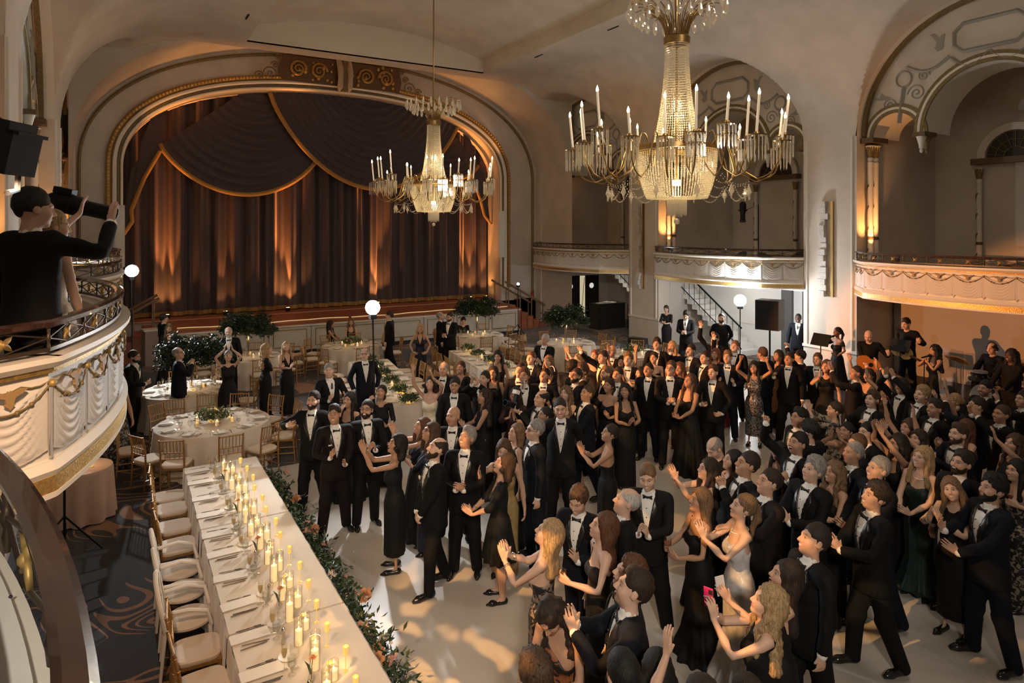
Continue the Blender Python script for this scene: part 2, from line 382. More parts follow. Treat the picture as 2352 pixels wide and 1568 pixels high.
# ---------------------------------------------------------------- balconies, gallery screens, murals
WOODR = mat('dark_handrail_wood', (0.045, 0.020, 0.013), 0.22, var=0.3, vscale=9, coat=0.6)
IRON = mat('bronze_iron', (0.085, 0.062, 0.042), 0.42, 0.7)
ROSG = mat('dull_gold', (0.45, 0.30, 0.10), 0.5, 0.5)
DRAPE = mat('grey_plaster_drape', (0.60, 0.57, 0.53), 0.6)
IVORY = mat('ivory_fascia', (0.74, 0.70, 0.63), 0.5)
ZR = 3.71
def balc_path(X, sgn, y0, y1, yc=None, half=None, apex=None, k=None, corner=.85, sag=.4):
    """list of pieces; every piece is a list of plan points (x, y)"""
    if yc is None:
        ya, yb = y0 + .75, y1 - .75; xc = X - sgn * corner
        n = 25; bow = [(xc - sgn * sag * (1 - (2 * i / (n - 1) - 1) ** 2), ya + (yb - ya) * i / (n - 1)) for i in range(n)]
    else:
        ya, yb = yc - half, yc + half; n = 41
        bow = [(apex + sgn * k * (ya + (yb - ya) * i / (n - 1) - yc) ** 2, ya + (yb - ya) * i / (n - 1)) for i in range(n)]
    return [[(X, y0), bow[0]], bow, [bow[-1], (X, y1)]]
def resample(piece, n):
    p = np.array(piece, float); d = np.concatenate([[0], np.cumsum(np.linalg.norm(np.diff(p, axis=0), axis=1))])
    s = np.linspace(0, d[-1], n); q = np.stack([np.interp(s, d, p[:, 0]), np.interp(s, d, p[:, 1])], 1)
    t = np.gradient(q, axis=0); t /= np.linalg.norm(t, axis=1)[:, None]; return q, t, d[-1]

def drape_mesh(w, h, name):
    """swag panel in local x (0..w), z (-h..0), bulging to -y"""
    nu, nv = 22, 26; P = np.zeros((nu, nv, 3))
    for i in range(nu):
        u = i / (nu - 1); edge = 4 * u * (1 - u)
        top = -.10 * edge * h / .5 - .035; bot = -h * (.90 + .10 * edge)
        for j in range(nv):
            v = j / (nv - 1); z = top + (bot - top) * v
            ph = (v * 1.0 - .62 * edge * (1 - .3 * v)) * 34
            d = .018 + .014 * math.sin(ph) * (1 - .55 * v) * min(1, 6 * u) * min(1, 6 * (1 - u)) + .012 * edge
            if v > .93: d = .016 + .004 * (i % 2)
            P[i, j] = (w * (0.04 + .92 * u), -d, z)
    mb = MB().grid(P)
    return mb.mesh(name, True, [DRAPE])
def eagle_mesh(w, name):
    pts = [(0, .03), (.015, .055), (.03, .03), (.11, .062), (.175, .05), (.12, .012), (.05, -.012), (.035, -.06), (.05, -.075), (.02, -.10), (0, -.125)]
    poly = pts + [(-x, z) for x, z in pts[::-1][1:-1]]
    M = Matrix(((1, 0, 0, 0), (0, 0, 1, 0), (0, 1, 0, 0), (0, 0, 0, 1)))
    poly = [(x * .62, z * .66) for x, z in poly]; return MB().prism(poly, -.014, .004, M).mesh(name, False, [mat('eagle_bronze', (.30, .19, .08), .6)])
_bm = {}
def balcony(X, sgn, bay, label, path=None, lattice=True, rs_=1.0, io=0.0):
    y0, y1 = bay; pieces = path or balc_path(X, sgn, y0, y1)
    b = thing('balcony', label, 'balcony')
    allp = []
    for i, pc in enumerate(pieces):
        q, t, L = resample(pc, 30 if i == 1 else 5); allp.append((q, t, L))
    ncol = {}
    def out_n(t): return np.stack([t[:, 1], -t[:, 0]], 1) * (-sgn)      # towards the hall
    full = np.concatenate([a[0] for a in allp]); fullt = np.concatenate([a[1] for a in allp])
    N = out_n(fullt); N3 = np.concatenate([N, np.zeros((len(N), 1))], 1)
    P3 = np.concatenate([full, np.zeros((len(full), 1))], 1)
    def sweep(name, prof, m): mb = MB(); mb.sweep(P3, prof if name == 'handrail' else [(a + io, b) for a, b in prof], N3); return mb.build(name, m, b)
    sweep('fascia', [(0, 2.58), (0, 3.40), (-.12, 3.40), (-.12, 2.58)], IVORY)
    sweep('ledge', [(-.16, 3.40), (.05, 3.40), (.09, 3.44), (.09, 3.475), (-.16, 3.475)], CREAM)
    sweep('gilt_fillet', [(0, 3.365), (.035, 3.365), (.035, 3.40), (0, 3.40)], GOLD)
    sweep('base_moulding', [(0, 2.70), (.05, 2.70), (.07, 2.74), (.03, 2.79), (0, 2.79)], IVORY)
    sweep('gilded_band', [(0, 2.595), (.055, 2.595), (.055, 2.70), (0, 2.70)], GOLDB)
    sweep('base_fillet', [(0, 2.56), (.06, 2.56), (.06, 2.595), (0, 2.595)], IVORY)
    sweep('handrail', [(q * rs_, ZR + (w - ZR) * rs_) for q, w in [(-.036, ZR - .045), (-.015, ZR - .058), (.015, ZR - .058), (.036, ZR - .045), (.041, ZR - .015), (.022, ZR), (-.022, ZR), (-.041, ZR - .015)]], WOODR)
    sweep('lower_rail', [(-.012, 3.50), (.012, 3.50), (.012, 3.525), (-.012, 3.525)], IRON)
    # slab
    mb = MB(); wall = np.stack([np.full(len(full), X + sgn * .05), full[:, 1]], 1)
    for z, nm in ((2.57, 'soffit'), (ZB, 'deck')):
        mb = MB(); mb.grid(np.stack([np.concatenate([full - N * .02, np.full((len(full), 1), z)], 1), np.concatenate([wall, np.full((len(full), 1), z)], 1)])); mb.build(nm, PLASTER2, b)
    # panels
    for q, t, L in allp:
        n = max(1, round(L / .56)); w = L / n; d = np.concatenate([[0], np.cumsum(np.linalg.norm(np.diff(q, axis=0), axis=1))])
        for k in range(n):
            def pt(s): return np.array([np.interp(s, d, q[:, 0]), np.interp(s, d, q[:, 1])])
            a, c = pt(k * w), pt((k + 1) * w); mid = pt((k + .5) * w)
            if sgn < 0: a, c = c, a
            dr = c - a; ww = np.linalg.norm(dr); rz = math.atan2(dr[1], dr[0])
            # local -y must face the hall
            nrm = np.array([math.sin(rz), -math.cos(rz)])
            inward = np.array([-sgn, 0.0])
            if np.dot(nrm, inward) < 0: a, c = c, a; rz += math.pi; nrm = -nrm
            key = (round(ww, 2), lattice)
            if key not in _bm:
                dm = drape_mesh(ww, .53, 'drape_panel'); em = eagle_mesh(ww, 'eagle_relief')
                rp = MB(); h0, h1 = 3.525, ZR - .06; hz = (h0 + h1) / 2
                for p, s in (((0, hz), (ww / 2, h1)), ((ww / 2, h1), (ww, hz)), ((ww, hz), (ww / 2, h0)), ((ww / 2, h0), (0, hz))):
                    rp.bar((p[0], 0, p[1]), (s[0], 0, s[1]), .0065, 5)
                rm = rp.mesh('rail_lattice', True, [IRON])
                ro = MB(); rad = (.066, .038, .022, .038); pl = [(1.1 * rad[k % 4] * math.cos(math.pi / 4 + k * math.pi / 8), rad[k % 4] * math.sin(math.pi / 4 + k * math.pi / 8)) for k in range(16)]
                ro.prism(pl, -.006, .006, Matrix(((1, 0, 0, ww / 2), (0, 0, 1, 0), (0, 1, 0, hz), (0, 0, 0, 1)))); ro.ball((ww / 2, 0, hz), .018, 8, 5)
                rs = ro.mesh('rail_rosette', True, [ROSG])
                po = MB().lathe([(.008, 3.50), (.012, 3.54), (.008, 3.56), (.011, hz - .02), (.017, hz), (.011, hz + .02), (.008, ZR - .09), (.013, ZR - .07), (.009, ZR - .05)], 8).mesh('rail_post', True, [IRON])
                fs = MB(); n_ = 9
                fs.tube([(ww * i / n_, -.012, -.035 - .022 * abs(math.sin(i * math.pi / 3))) for i in range(n_ + 1)], .006, 5)
                cat = [(ww * i / 12, -.016 - .030 * 4 * (i / 12) * (1 - i / 12), -.05 - .135 * 4 * (i / 12) * (1 - i / 12)) for i in range(13)]
                fs.tube(cat, .008, 5)
                for sg in (.25, .38, .62, .75):
                    i = int(sg * 12); fs.ball(cat[i], .017, 6, 4)
                fm = fs.mesh('festoon', True, [OLIVE])
                kn = MB().ball((0, -.02, -.05), .026, 8, 5).mesh('knot_boss', True, [ROSG])
                tl = MB().grid(np.array([[(x, -.012 - .01 * math.cos(x * 260), z * .5 - .07) for z in (0, -.3, -.6, -.85, -.95 + abs(x) * 4)] for x in np.linspace(-.03, .03, 7)])).mesh('drape_tail', True, [DRAPE])
                _bm[key] = (dm, em, rm, rs, po, fm, kn, tl)
            dm, em, rm, rs, po, fm, kn, tl = _bm[key]
            off = nrm * (.004 + io)
            loc = (a[0] + off[0], a[1] + off[1], 3.345)
            obj('drape_panel', dm, b, loc, rz); obj('festoon', fm, b, loc, rz); obj('knot_boss', kn, b, loc, rz); obj('drape_tail', tl, b, loc, rz)
            ml = (a + c) / 2 + off; obj('eagle_relief', em, b, (ml[0] + nrm[0] * .045, ml[1] + nrm[1] * .045, 3.275), rz)
            if lattice:
                obj('rail_lattice', rm, b, (a[0], a[1], 0), rz); obj('rail_rosette', rs, b, (a[0], a[1], 0), rz); obj('rail_post', po, b, (a[0], a[1], 0), rz)
    return b
balcony(XR, 1, BAYS[0], 'curved ivory balcony with draped front nearest the stage, right wall')
balcony(XR, 1, BAYS[1], 'curved ivory balcony between the two crystal wall lights, right wall')
balcony(XR, 1, BAYS[2], 'curved ivory balcony above the band at the right edge')
balcony(XL, -1, BAYS[0], 'farthest curved balcony on the left wall beside the stage')
balcony(XL, -1, BAYS[1], 'middle left balcony half hidden behind the waving man\'s balcony')
balcony(XL, -1, BAYS[2], 'left balcony with brightly lit drapes where the waving couple stands')
own = balcony(XL, -1, BAYS[3], 'nearest balcony with thick dark wooden handrail, lower left corner',
              balc_path(XL, -1, -3.1, 2.93, yc=.6, half=2.0, apex=-.03, k=.1), rs_=.66, io=-.09)
# white shelf board inside the nearest rail
sh = MB(); yy = np.linspace(-.6, 2.55, 30); xo = -.03 - .1 * (yy - .6) ** 2 - .03
sh.grid(np.stack([np.stack([xo, yy, np.full(30, 3.49)], 1), np.stack([xo - .75, yy, np.full(30, 3.49)], 1)]))
sh.grid(np.stack([np.stack([xo, yy, np.full(30, 3.49)], 1), np.stack([xo, yy, np.full(30, 3.46)], 1)]))
so = sh.build('shelf_board', mat('white_board', (.80, .78, .74), .6), own)
for px, py in ((54, 1332), (24, 1370), (132, 1505)):
    p = ground(px, py, 3.492); MB().ball((p.x, p.y, p.z), .004, 6, 4).build('screw', BLACKM, so)

# screens with three arches, columns, murals
def leaf_column(mb_w, name, h, parent, loc, lit=False):
    c = MB().lathe([(.115, 0), (.115, .1), (.095, .13), (.075, .16), (.08, .2), (.07, .9), (.07, h - .55), (.075, h - .52), (.06, h - .5), (.075, h - .42), (.06, h - .38), (.11, h - .1), (.13, h - .08)], 12)
    o = c.build(name, COLW, parent, loc=loc)
    mb = MB(); turns = (h - .7) / .62
    n = int(turns * 26)
    for i in range(n):
        z = .28 + (h - .95) * i / n; a = 6.283 * turns * i / n
        if (i // 13) % 2 == 0:
            r = .078
            for e in (-1, 1): mb.box((r * math.cos(a) , r * math.sin(a), z + e * .018), (.016, .035, .012), rz=a)
    mb.build('spiral_leaf_band', BROWN, o)
    MB().lathe([(.12, 0), (.12, .1), (.1, .14)], 12).build('column_base', BROWN, o)
    MB().lathe([(.078, .78), (.083, .8), (.083, .84), (.078, .86)], 12).build('column_ring', BROWN, o)
    MB().lathe([(.062, h - .4), (.08, h - .3), (.112, h - .1)], 10).build('capital', OLIVE, o)
    return o
COLW = mat('white_fluted_column', (0.72, 0.67, 0.60), .55)
def arcpts(yc, zc, r, n=24, a0=0.0, a1=math.pi): return [(yc + r * math.cos(a0 + (a1 - a0) * i / n), zc + r * math.sin(a0 + (a1 - a0) * i / n)) for i in range(n + 1)]
def screen(X, sgn, bay, label):
    y0, y1 = bay; yc = (y0 + y1) / 2; R = (y1 - y0) / 2; s = thing('arched_screen', label, 'screen')
    xs = X + sgn * .34; th = .22; zs = ZSP - .05; rs = .58; rc = (R * 2 - .5 - 4 * rs - .26) / 2
    ya = y0 + .25 + rs; yb = y1 - .25 - rs; zc = zs
    # wall with holes: columns of quads along Y between hole top and big arch
    ysamp = np.unique(np.concatenate([np.linspace(y0 + .01, y1 - .01, 120), [ya - rs, ya + rs, yb - rs, yb + rs, yc - rc, yc + rc]]))
    def lo(y):
        for c, r in ((ya, rs), (yb, rs), (yc, rc)):
            if abs(y - c) < r: return zs + math.sqrt(max(0, r * r - (y - c) ** 2))
        return zs - (.02 if (abs(y - yc) < rc + .3) else .0)
    def hi(y): return ZSP + math.sqrt(max(0, R * R - (y - yc) ** 2))
    for d, nm, m in ((0, 'tympanum', PLASTER), (th, 'tympanum_back', PLASTER2)):
        P = np.array([[(xs + sgn * d, y, lo(y)) for y in ysamp], [(xs + sgn * d, y, max(lo(y), hi(y))) for y in ysamp]])
        MB().grid(P).build(nm, m, s)
    for c, r, nm in ((ya, rs, 'small_arch'), (yb, rs, 'small_arch'), (yc, rc, 'centre_arch')):
        ap = arcpts(c, zs, r, 28)
        MB().grid(np.array([[(xs + sgn * d, y, z) for y, z in ap] for d in (-.02, th + 1.0)])).build(nm + '_soffit', CREAM, s)
        sd = np.array([(0, math.cos(math.pi * i / 28), math.sin(math.pi * i / 28)) for i in range(29)])
        hb = .05 if r > 1 else .043
        for a, bb, m, nn in ((0, .09, OLIVE, '_inner_band'), (.09, .15, CREAM, '_fillet'), (.15, .23, OLIVE, '_outer_band')):
            mb = MB(); mb.sweep([(xs, y, z) for y, z in ap], [(a, 0), (a, hb), (bb, hb), (bb, 0)], sd, up=(-sgn, 0, 0)); mb.build(nm + nn, m, s)
    # twin columns at the bay ends, pendant capitals between arches
    for ye in (y0 + .16, y1 - .16):
        for dx in (0, .24):
            leaf_column(None, 'column', zs - ZB - .62, s, (xs + sgn * (dx + .02), ye, ZB + .5))
        a, c = sorted((xs - sgn * .2, xs + sgn * .5))
        MB().span((a, ye - .2, zs - .13), (c, ye + .2, zs)).build('abacus', BROWN, s)
        MB().span((a, ye - .17, ZB), (c, ye + .17, ZB + .52)).build('pedestal', CREAM, s)
    for ye in ((ya + rs + yc - rc) / 2, (yb - rs + yc + rc) / 2):
        for dx in (0, .24):
            mb = MB().lathe([(.0001, -.42), (.03, -.40), (.045, -.34), (.03, -.31), (.055, -.29), (.06, -.22), (.1, -.06), (.12, 0)], 10)
            mb.build('pendant_capital', OLIVE if dx else COLW, s, loc=(xs + sgn * dx, ye, zs - .1))
        a, c = sorted((xs - sgn * .14, xs + sgn * .42))
        MB().span((a, ye - .15, zs - .1), (c, ye + .15, zs)).build('abacus', BROWN, s)
    # painted mural, thin raised paint layer
    def dec(pts, w=.03, nm='mural_scroll', closed=False):
        MB().tube([(xs - sgn * .012, y, z) for y, z in pts], w, 4, closed=closed).build(nm, MURAL, s)
    zt = ZSP + R - .95
    dec([(yc - .75, zt - .1), (yc - .75, zt + .2), (yc - .55, zt + .38), (yc + .55, zt + .38), (yc + .75, zt + .2), (yc + .75, zt - .1), (yc + .55, zt - .28), (yc - .55, zt - .28)], .05, 'mural_cartouche', True)
    for e in (-1, 1):
        def m(y, z): return (yc + e * y, z)
        dec([m(2.05 - .001, ZSP + .25), m(2.0, ZSP + .7), m(1.93, ZSP + 1.15)], .06, 'mural_candelabrum')
        dec([m(1.93 + .19 * math.cos(t), ZSP + 1.35 + .2 * math.sin(t)) for t in np.linspace(0, 6.1, 20)], .03, 'mural_medallion', True)
        for (cy, cz, r, sg) in ((1.62, ZSP + .95, .22, 1), (2.3, ZSP + .75, .17, -1), (1.45, ZSP + 1.35, .15, -1)):
            dec([m(cy + sg * r * (1 - i / 30) * math.cos(i * .42), cz + r * (1 - i / 30) * math.sin(i * .42)) for i in range(28)], .018)
        dec([m(1.85 - 1.0 * i / 14, zt - .38 + .05 * i / 14 - .22 * math.sin(math.pi * i / 14)) for i in range(15)], .045, 'mural_garland')
        dec([m(.82 - .82 * i / 14, zt - .38 - .25 * math.sin(math.pi * i / 14)) for i in range(15)], .045, 'mural_garland')
        body = [(1.0, -.12), (1.12, -.16), (1.2, -.05), (1.14, .05), (1.2, .16), (1.3, .3), (1.2, .3), (1.08, .16), (1.02, .24), (.95, .24), (.98, .1)]
        MB().prism([(e * x, z) for x, z in body], -.01, .012, Matrix(((0, 0, 1, 0), (1, 0, 0, 0), (0, 1, 0, 0), (0, 0, 0, 1)))).build('mural_griffin', MURAL, s, loc=(xs - sgn * .005, yc, zt))
        bird = [(2.25, 0), (2.42, .05), (2.5, .14), (2.55, .04), (2.72, .02), (2.55, -.04), (2.4, -.05)]
        if R > 2.9: MB().prism([(e * x, z) for x, z in bird], -.01, .012, Matrix(((0, 0, 1, 0), (1, 0, 0, 0), (0, 1, 0, 0), (0, 0, 0, 1)))).build('mural_bird', MURAL, s, loc=(xs - sgn * .005, yc, ZSP + .95))
    return s
screen(XR, 1, BAYS[0], 'painted tympanum with three small arches in the bay nearest the stage')
screen(XR, 1, BAYS[1], 'painted tympanum with three arches behind the large chandelier')
screen(XR, 1, BAYS[2], 'painted tympanum with griffins and medallion at the upper right corner')
screen(XL, -1, BAYS[1], 'painted arched screen on the left wall beyond the waving man')
screen(XL, -1, BAYS[0], 'painted arched screen on the left wall beside the stage')
# gallery back wall niches: columns, lintel, lunette grille, curtains
CURT = mat('beige_curtain', (.42, .37, .31), .9)
def curtain_mesh(w, h, n=8, d=.05):
    nu = n * 8; return np.array([[(w * i / nu, d * math.sin(i * math.pi / 4) + .02 * math.sin(i * .37), z) for z in (0, h * .5, h)] for i in range(nu + 1)])
for bi, bay in enumerate(BAYS[:3]):
    yc = (bay[0] + bay[1]) / 2; xb = XR + 3.88
    n = thing('gallery_doorway', ['curtained doorway with columns at the back of the gallery nearest the stage', 'columned doorway at the back of the gallery behind the large chandelier', 'doorway with dark arched grille and two leaf columns, gallery at right edge'][bi], 'doorway')
    yo = yc + .9
    for dy in (-.85, .85): leaf_column(None, 'column', 3.0, n, (xb - .12, yo + dy, ZB + .35))
    MB().span((xb - .28, yo - 1.0, ZB + 3.36), (xb, yo + 1.0, ZB + 3.52)).build('lintel', BROWN, n)
    ap = arcpts(yo, ZB + 3.52, .72, 20)
    mb = MB(); mb.add([(xb - .04, y, z) for y, z in ap], [tuple(range(21))]); mb.build('lunette', mat('dark_grille', (.03, .022, .016), .5), n)
    mb = MB()
    for i in range(9):
        a = math.pi * (i + .5) / 9; mb.bar((xb - .06, yo + .25 * math.cos(a), ZB + 3.52 + .25 * math.sin(a)), (xb - .06, yo + .7 * math.cos(a), ZB + 3.52 + .7 * math.sin(a)), .012, 5)
    for r in (.28, .48, .7): mb.tube([(xb - .06, y, z) for y, z in arcpts(yo, ZB + 3.52, r, 20)], .014, 5)
    mb.build('lunette_grille', OLIVE, n)
    sd = np.array([(0, math.cos(math.pi * i / 20), math.sin(math.pi * i / 20)) for i in range(21)])
    mb = MB(); mb.sweep([(xb, y, z) for y, z in ap], [(0, 0), (0, .12), (.2, .12), (.2, 0)], sd, up=(-1, 0, 0)); mb.build('lunette_surround', CREAM, n)
    P = curtain_mesh(1.7, 3.3, 9); P = np.stack([xb - .25 + P[..., 1], yc - 2.55 + P[..., 0], ZB + P[..., 2]], -1)
    tag(MB().grid(P).build('gallery_curtain', CURT), ['beige gallery curtain in the bay nearest the stage', 'beige gallery curtain right of the lighting pole', 'beige gallery curtain at the upper right edge'][bi], 'curtain')
    MB().span((xb - .45, yc - 2.75, ZB + 3.3), (xb - .1, yc - .7, ZB + 3.75)).build('pelmet', CREAM, n)
# ---------------------------------------------------------------- stage
def curtain_material():
    m = bpy.data.materials.new('plum_velvet'); m.use_nodes = True; nt = m.node_tree; b = nt.nodes['Principled BSDF']
    b.inputs['Base Color'].default_value = (0.062, 0.046, 0.050, 1); b.inputs['Roughness'].default_value = .85
    b.inputs['Sheen Weight'].default_value = .5; b.inputs['Sheen Roughness'].default_value = .4; b.inputs['Sheen Tint'].default_value = (.5, .35, .3, 1)
    n = nt.nodes.new('ShaderNodeTexNoise'); n.inputs['Scale'].default_value = 3.0; n.inputs['Detail'].default_value = 6
    tc = nt.nodes.new('ShaderNodeTexCoord'); mp = nt.nodes.new('ShaderNodeMapping'); mp.inputs['Scale'].default_value = (6, 6, .25)
    nt.links.new(tc.outputs['Object'], mp.inputs['Vector']); nt.links.new(mp.outputs['Vector'], n.inputs['Vector'])
    bp = nt.nodes.new('ShaderNodeBump'); bp.inputs['Strength'].default_value = .35; bp.inputs['Distance'].default_value = .03
    nt.links.new(n.outputs['Fac'], bp.inputs['Height']); nt.links.new(bp.outputs['Normal'], b.inputs['Normal'])
    return m
VELVET = curtain_material()
FRINGE = mat('amber_fringe', (.34, .19, .045), .8, var=.2, vscale=60, bump=.8, bscale=120)
YC = 27.45
tt = np.linspace(0, 1, 700); xs = -.6 + 16.2 * tt
dep = .12 * np.sin(xs * 9.3 + .8 * np.sin(xs * 1.7)) + .055 * np.sin(xs * 21.0 + 1.1)
P = np.array([[(x, YC + d * (1.0 + .15 * k), z) for x, d in zip(xs, dep)] for k, z in enumerate((1.08, 4.0, 7.2, 10.2))])
cu = thing('stage_curtain', 'tall dark plum velvet stage curtain in vertical folds', 'curtain')
MB().grid(P).build('curtain_cloth', VELVET, cu)
P = np.array([[(x, YC + d - .02, z) for x, d in zip(xs, dep)] for z in (1.08, 1.24)]); MB().grid(P).build('hem_fringe', FRINGE, cu)
def swag(xa, za, xb, zb, sag, top, name, label, lift=.0, yoff=0.0, px=.5):
    """cloth hanging between (xa,za) and (xb,zb); folds are catenaries gathered to the top"""
    o = thing('curtain_swag', label, 'swag'); nu, nv = 60, 90; P = np.zeros((nu, nv, 3))
    for i in range(nu):
        u = i / (nu - 1); e = 4 * u * (1 - u); sh = (e ** .8)
        for j in range(nv):
            v = j / (nv - 1)                 # 0 top .. 1 bottom edge
            xm = xa + (xb - xa) * u
            zl = za + (zb - za) * u; zbtm = zl - sag * sh
            # top line: apex rises in the middle
            zt = (za + (zb - za) * u) + (top - max(za, zb)) * (1 - abs(2 * u - 1) ** 1.6) * 0 + (top - zl) * 1.0
            xt = xa + (xb - xa) * (px + (u - px) * (.16 + .84 * v))
            z = zt + (zbtm - zt) * v ** .92
            x = xt
            dd = .06 * math.sin(v * 75 + .6 * math.sin(u * 5)) * (.35 + .65 * e)
            P[i, j] = (x, YC - .42 - yoff - .25 * e * v + dd, z)
    MB().grid(P).build('swag_cloth', VELVET, o)
    edge = P[:, -1].copy(); 
    MB().tube(edge, .085, 8).build('fringe', FRINGE, o)
    return o
swag(1.25, 7.35, 7.0, 7.35, 1.75, 9.75, 'a', 'left swag of the plum valance edged with amber fringe', px=.62)
swag(5.0, 9.55, 13.2, 9.35, 3.5, 9.95, 'b', 'large central swag of the plum valance with amber fringe', yoff=.25, px=.48)
swag(10.6, 7.6, 14.2, 7.2, .9, 9.75, 'c', 'right swag of the plum valance behind the small chandelier', px=.3)
for pts, lb in ((((1.25, 7.1), (.75, 6.1), (.35, 4.95), (.38, 4.55), (.05, 4.0)), 'left hanging tail of amber trimmed valance'), (((13.7, 7.2), (13.95, 6.4), (14.3, 5.6), (14.5, 4.9), (14.85, 4.5)), 'right hanging tail of amber trimmed valance')):
    o = thing('valance_tail', lb, 'valance')
    MB().tube([(x, YC - .5, z) for x, z in pts], .07, 8).build('fringe', FRINGE, o)
    MB().grid(np.array([[(x, YC - .46 + .05 * math.sin(k * 2.1), z) for k, (x, z) in enumerate(pts)], [(x + (1.2 if x < 7 else -1.2) * .25, YC - .36, min(8.9, z + 2.4)) for x, z in pts]])).build('tail_cloth', VELVET, o)
# apron
STW = mat('pale_stage_front', (.56, .52, .46), .6, var=.05); STF = mat('red_stage_floor', (.34, .11, .05), .45, var=.15, vscale=3)
st = thing('stage_apron', 'low stage apron with gold outlined panels and reddish boards', 'stage')
ZST = 1.05
MB().span((1.3, 23.25, 0), (14.1, 27.6, ZST - .04)).build('stage_body', STW, st)
MB().span((-.9, 26.4, 0), (16.0, 27.8, ZST - .05)).build('stage_platform', STW, st)
for i in range(22):
    y0 = 23.2 + i * .2; MB().span((1.25 if y0 < 26.2 else -.8, y0 + .003, ZST - .04), (14.15 if y0 < 26.2 else 15.9, y0 + .197, ZST)).build('stage_board', STF, st)
for k in range(9):
    x0 = 1.55 + k * 1.4; fr = MB()
    for a, b in (((x0 + .1, .28), (x0 + 1.2, .28)), ((x0 + 1.2, .28), (x0 + 1.2, .85)), ((x0 + 1.2, .85), (x0 + .1, .85)), ((x0 + .1, .85), (x0 + .1, .28))):
        fr.bar((a[0], 23.24, a[1]), (b[0], 23.24, b[1]), .016, 5)
    fr.build('panel_frame', GOLD, st)
    MB().span((x0 - .06, 23.225, .08), (x0 - .03, 23.25, ZST - .05)).build('panel_stile', mat('tan_stile', (.35, .29, .22), .6), st)
MB().span((1.3, 23.22, 0), (14.1, 23.25, .14)).build('stage_skirting', mat('black_skirting', (.02, .018, .017), .6), st)
MB().span((1.25, 23.19, ZST - .09), (14.15, 23.25, ZST - .04)).build('stage_nosing', CREAM, st)
def rope_light(x0, x1):
    pts = [(x, 23.9 + .12 * math.sin(x * 1.3) + .05 * math.sin(x * 4.1), ZST + .02) for x in np.linspace(x0, x1, 60)]
    return MB().tube(pts, .014, 6).build('rope_light', mat('rope_light', (.9, .7, .4), .4, emit=(1, .66, .3), estr=.45))
tag(rope_light(1.6, 7.2), 'glowing rope light lying along the left half of the stage edge', 'rope light')
tag(rope_light(7.3, 13.9), 'glowing rope light lying along the right half of the stage edge', 'rope light')
# stairs with wooden handrails at both stage ends
WOOD = mat('brown_stair_wood', (.22, .13, .065), .5, var=.2, vscale=12)
def stage_stair(x, sgn, label):
    s = thing('stage_stair', label, 'stairs', (x, 24.2, 0))
    for k in range(6): MB().span((sgn * (k * .3), 0, 0), (sgn * (k * .3 + .32), 1.3, ZST - k * .175)).build('step', STF, s)
    for y in (.05, 1.25):
        r = MB().tube([(-sgn * .15, y, ZST + 1.0), (sgn * 1.85, y, .95)], .045, 8).build('handrail', WOOD, s)
        for k in range(4): MB().bar((sgn * (k * .58), y, ZST - k * .34), (sgn * (k * .58), y, ZST + .95 - k * .30), .025, 6).build('baluster', WOOD, s)
    return s
stage_stair(.95, -1, 'wooden stage stair with sloping handrails beside the left plinth')
stage_stair(14.2, 1, 'wooden stage stair with sloping handrails at the right end')
for x0, lb in ((-.15, 'narrow cream panel box on the left jamb of the arch'), (14.75, 'narrow cream panel box on the right jamb of the arch')):
    o = MB().span((x0, YS - .22, 3.0), (x0 + .3, YS - .08, 5.1)).build('panel_box', CREAM); tag(o, lb, 'speaker panel')
# amber footlights washing the curtain
UPL = mat('amber_lens', (1, .5, .1), .3, emit=(1, .45, .1), estr=25)
for i, (px, e) in enumerate(((385, 1.0), (520, .25), (664, 1.2), (872, 1.0), (1085, .9), (1120, .4))):
    p = at_y(px, 700, 26.75); x = p.x
    u = thing('uplight', 'small black amber uplight, %s from the left along the curtain foot' % ORD[i], 'uplight', (x, 26.95, ZST), group='amber uplights along the curtain foot')
    MB().lathe([(.07, 0), (.09, .02), (.09, .14), (.075, .15)], 10).build('housing', BLACKM, u)
    MB().lathe([(.0001, .146), (.07, .146)], 10).build('lens', UPL, u)
    light('uplight_beam', 'SPOT', (x, 27.14, ZST + .17), 2900 * e, (1.0, .33, .08), (x + .02, 27.44, 8.0), .02, 23, .6); light('uplight_spill', 'SPOT', (x, 26.98, ZST + .17), 170 * e, (1.0, .40, .11), (x, 27.42, 3.0), .02, 90, .9)
p = at_y(655, 708, 24.0)
for i, x in enumerate((.9, 3.3, 5.7, 9.9, 12.3, 14.3)):
    light('arch_beam', 'SPOT', (x, 26.55, ZST + .2), 260, AMBER, (7.5 + (x - 7.5) * .96, 26.3, 9.5), .06, 50, .9)
for x in (0.2, 15.3):
    light('vault_beam', 'SPOT', (x, 25.7, 7.3), 150, AMBER, (7.7 + (x - 7.7) * .35, 25.2, 11), .1, 80, .9)
# ---------------------------------------------------------------- people: templates grown from distance fields, posed by bones
def _v(*a): return np.array(a, float)
def d_cone(p, a, b, r1, r2):
    a = np.asarray(a, np.float32); b = np.asarray(b, np.float32); ba = b - a; pa = p - a
    t = np.clip((pa @ ba) / max(1e-9, float(ba @ ba)), 0, 1)
    return np.sqrt(((pa - t[..., None] * ba) ** 2).sum(-1)) - (r1 + t * (r2 - r1))
def d_ell(p, c, r):
    q = (p - np.asarray(c, np.float32)); r = np.asarray(r, np.float32)
    k0 = np.sqrt(((q / r) ** 2).sum(-1)); k1 = np.sqrt(((q / (r * r)) ** 2).sum(-1)) + 1e-9
    return k0 * (k0 - 1) / k1
def smin(a, b, k):
    h = np.maximum(k - np.abs(a - b), 0) / k; return np.minimum(a, b) - h * h * k * .25
def smax(a, b, k): return -smin(-a, -b, k)

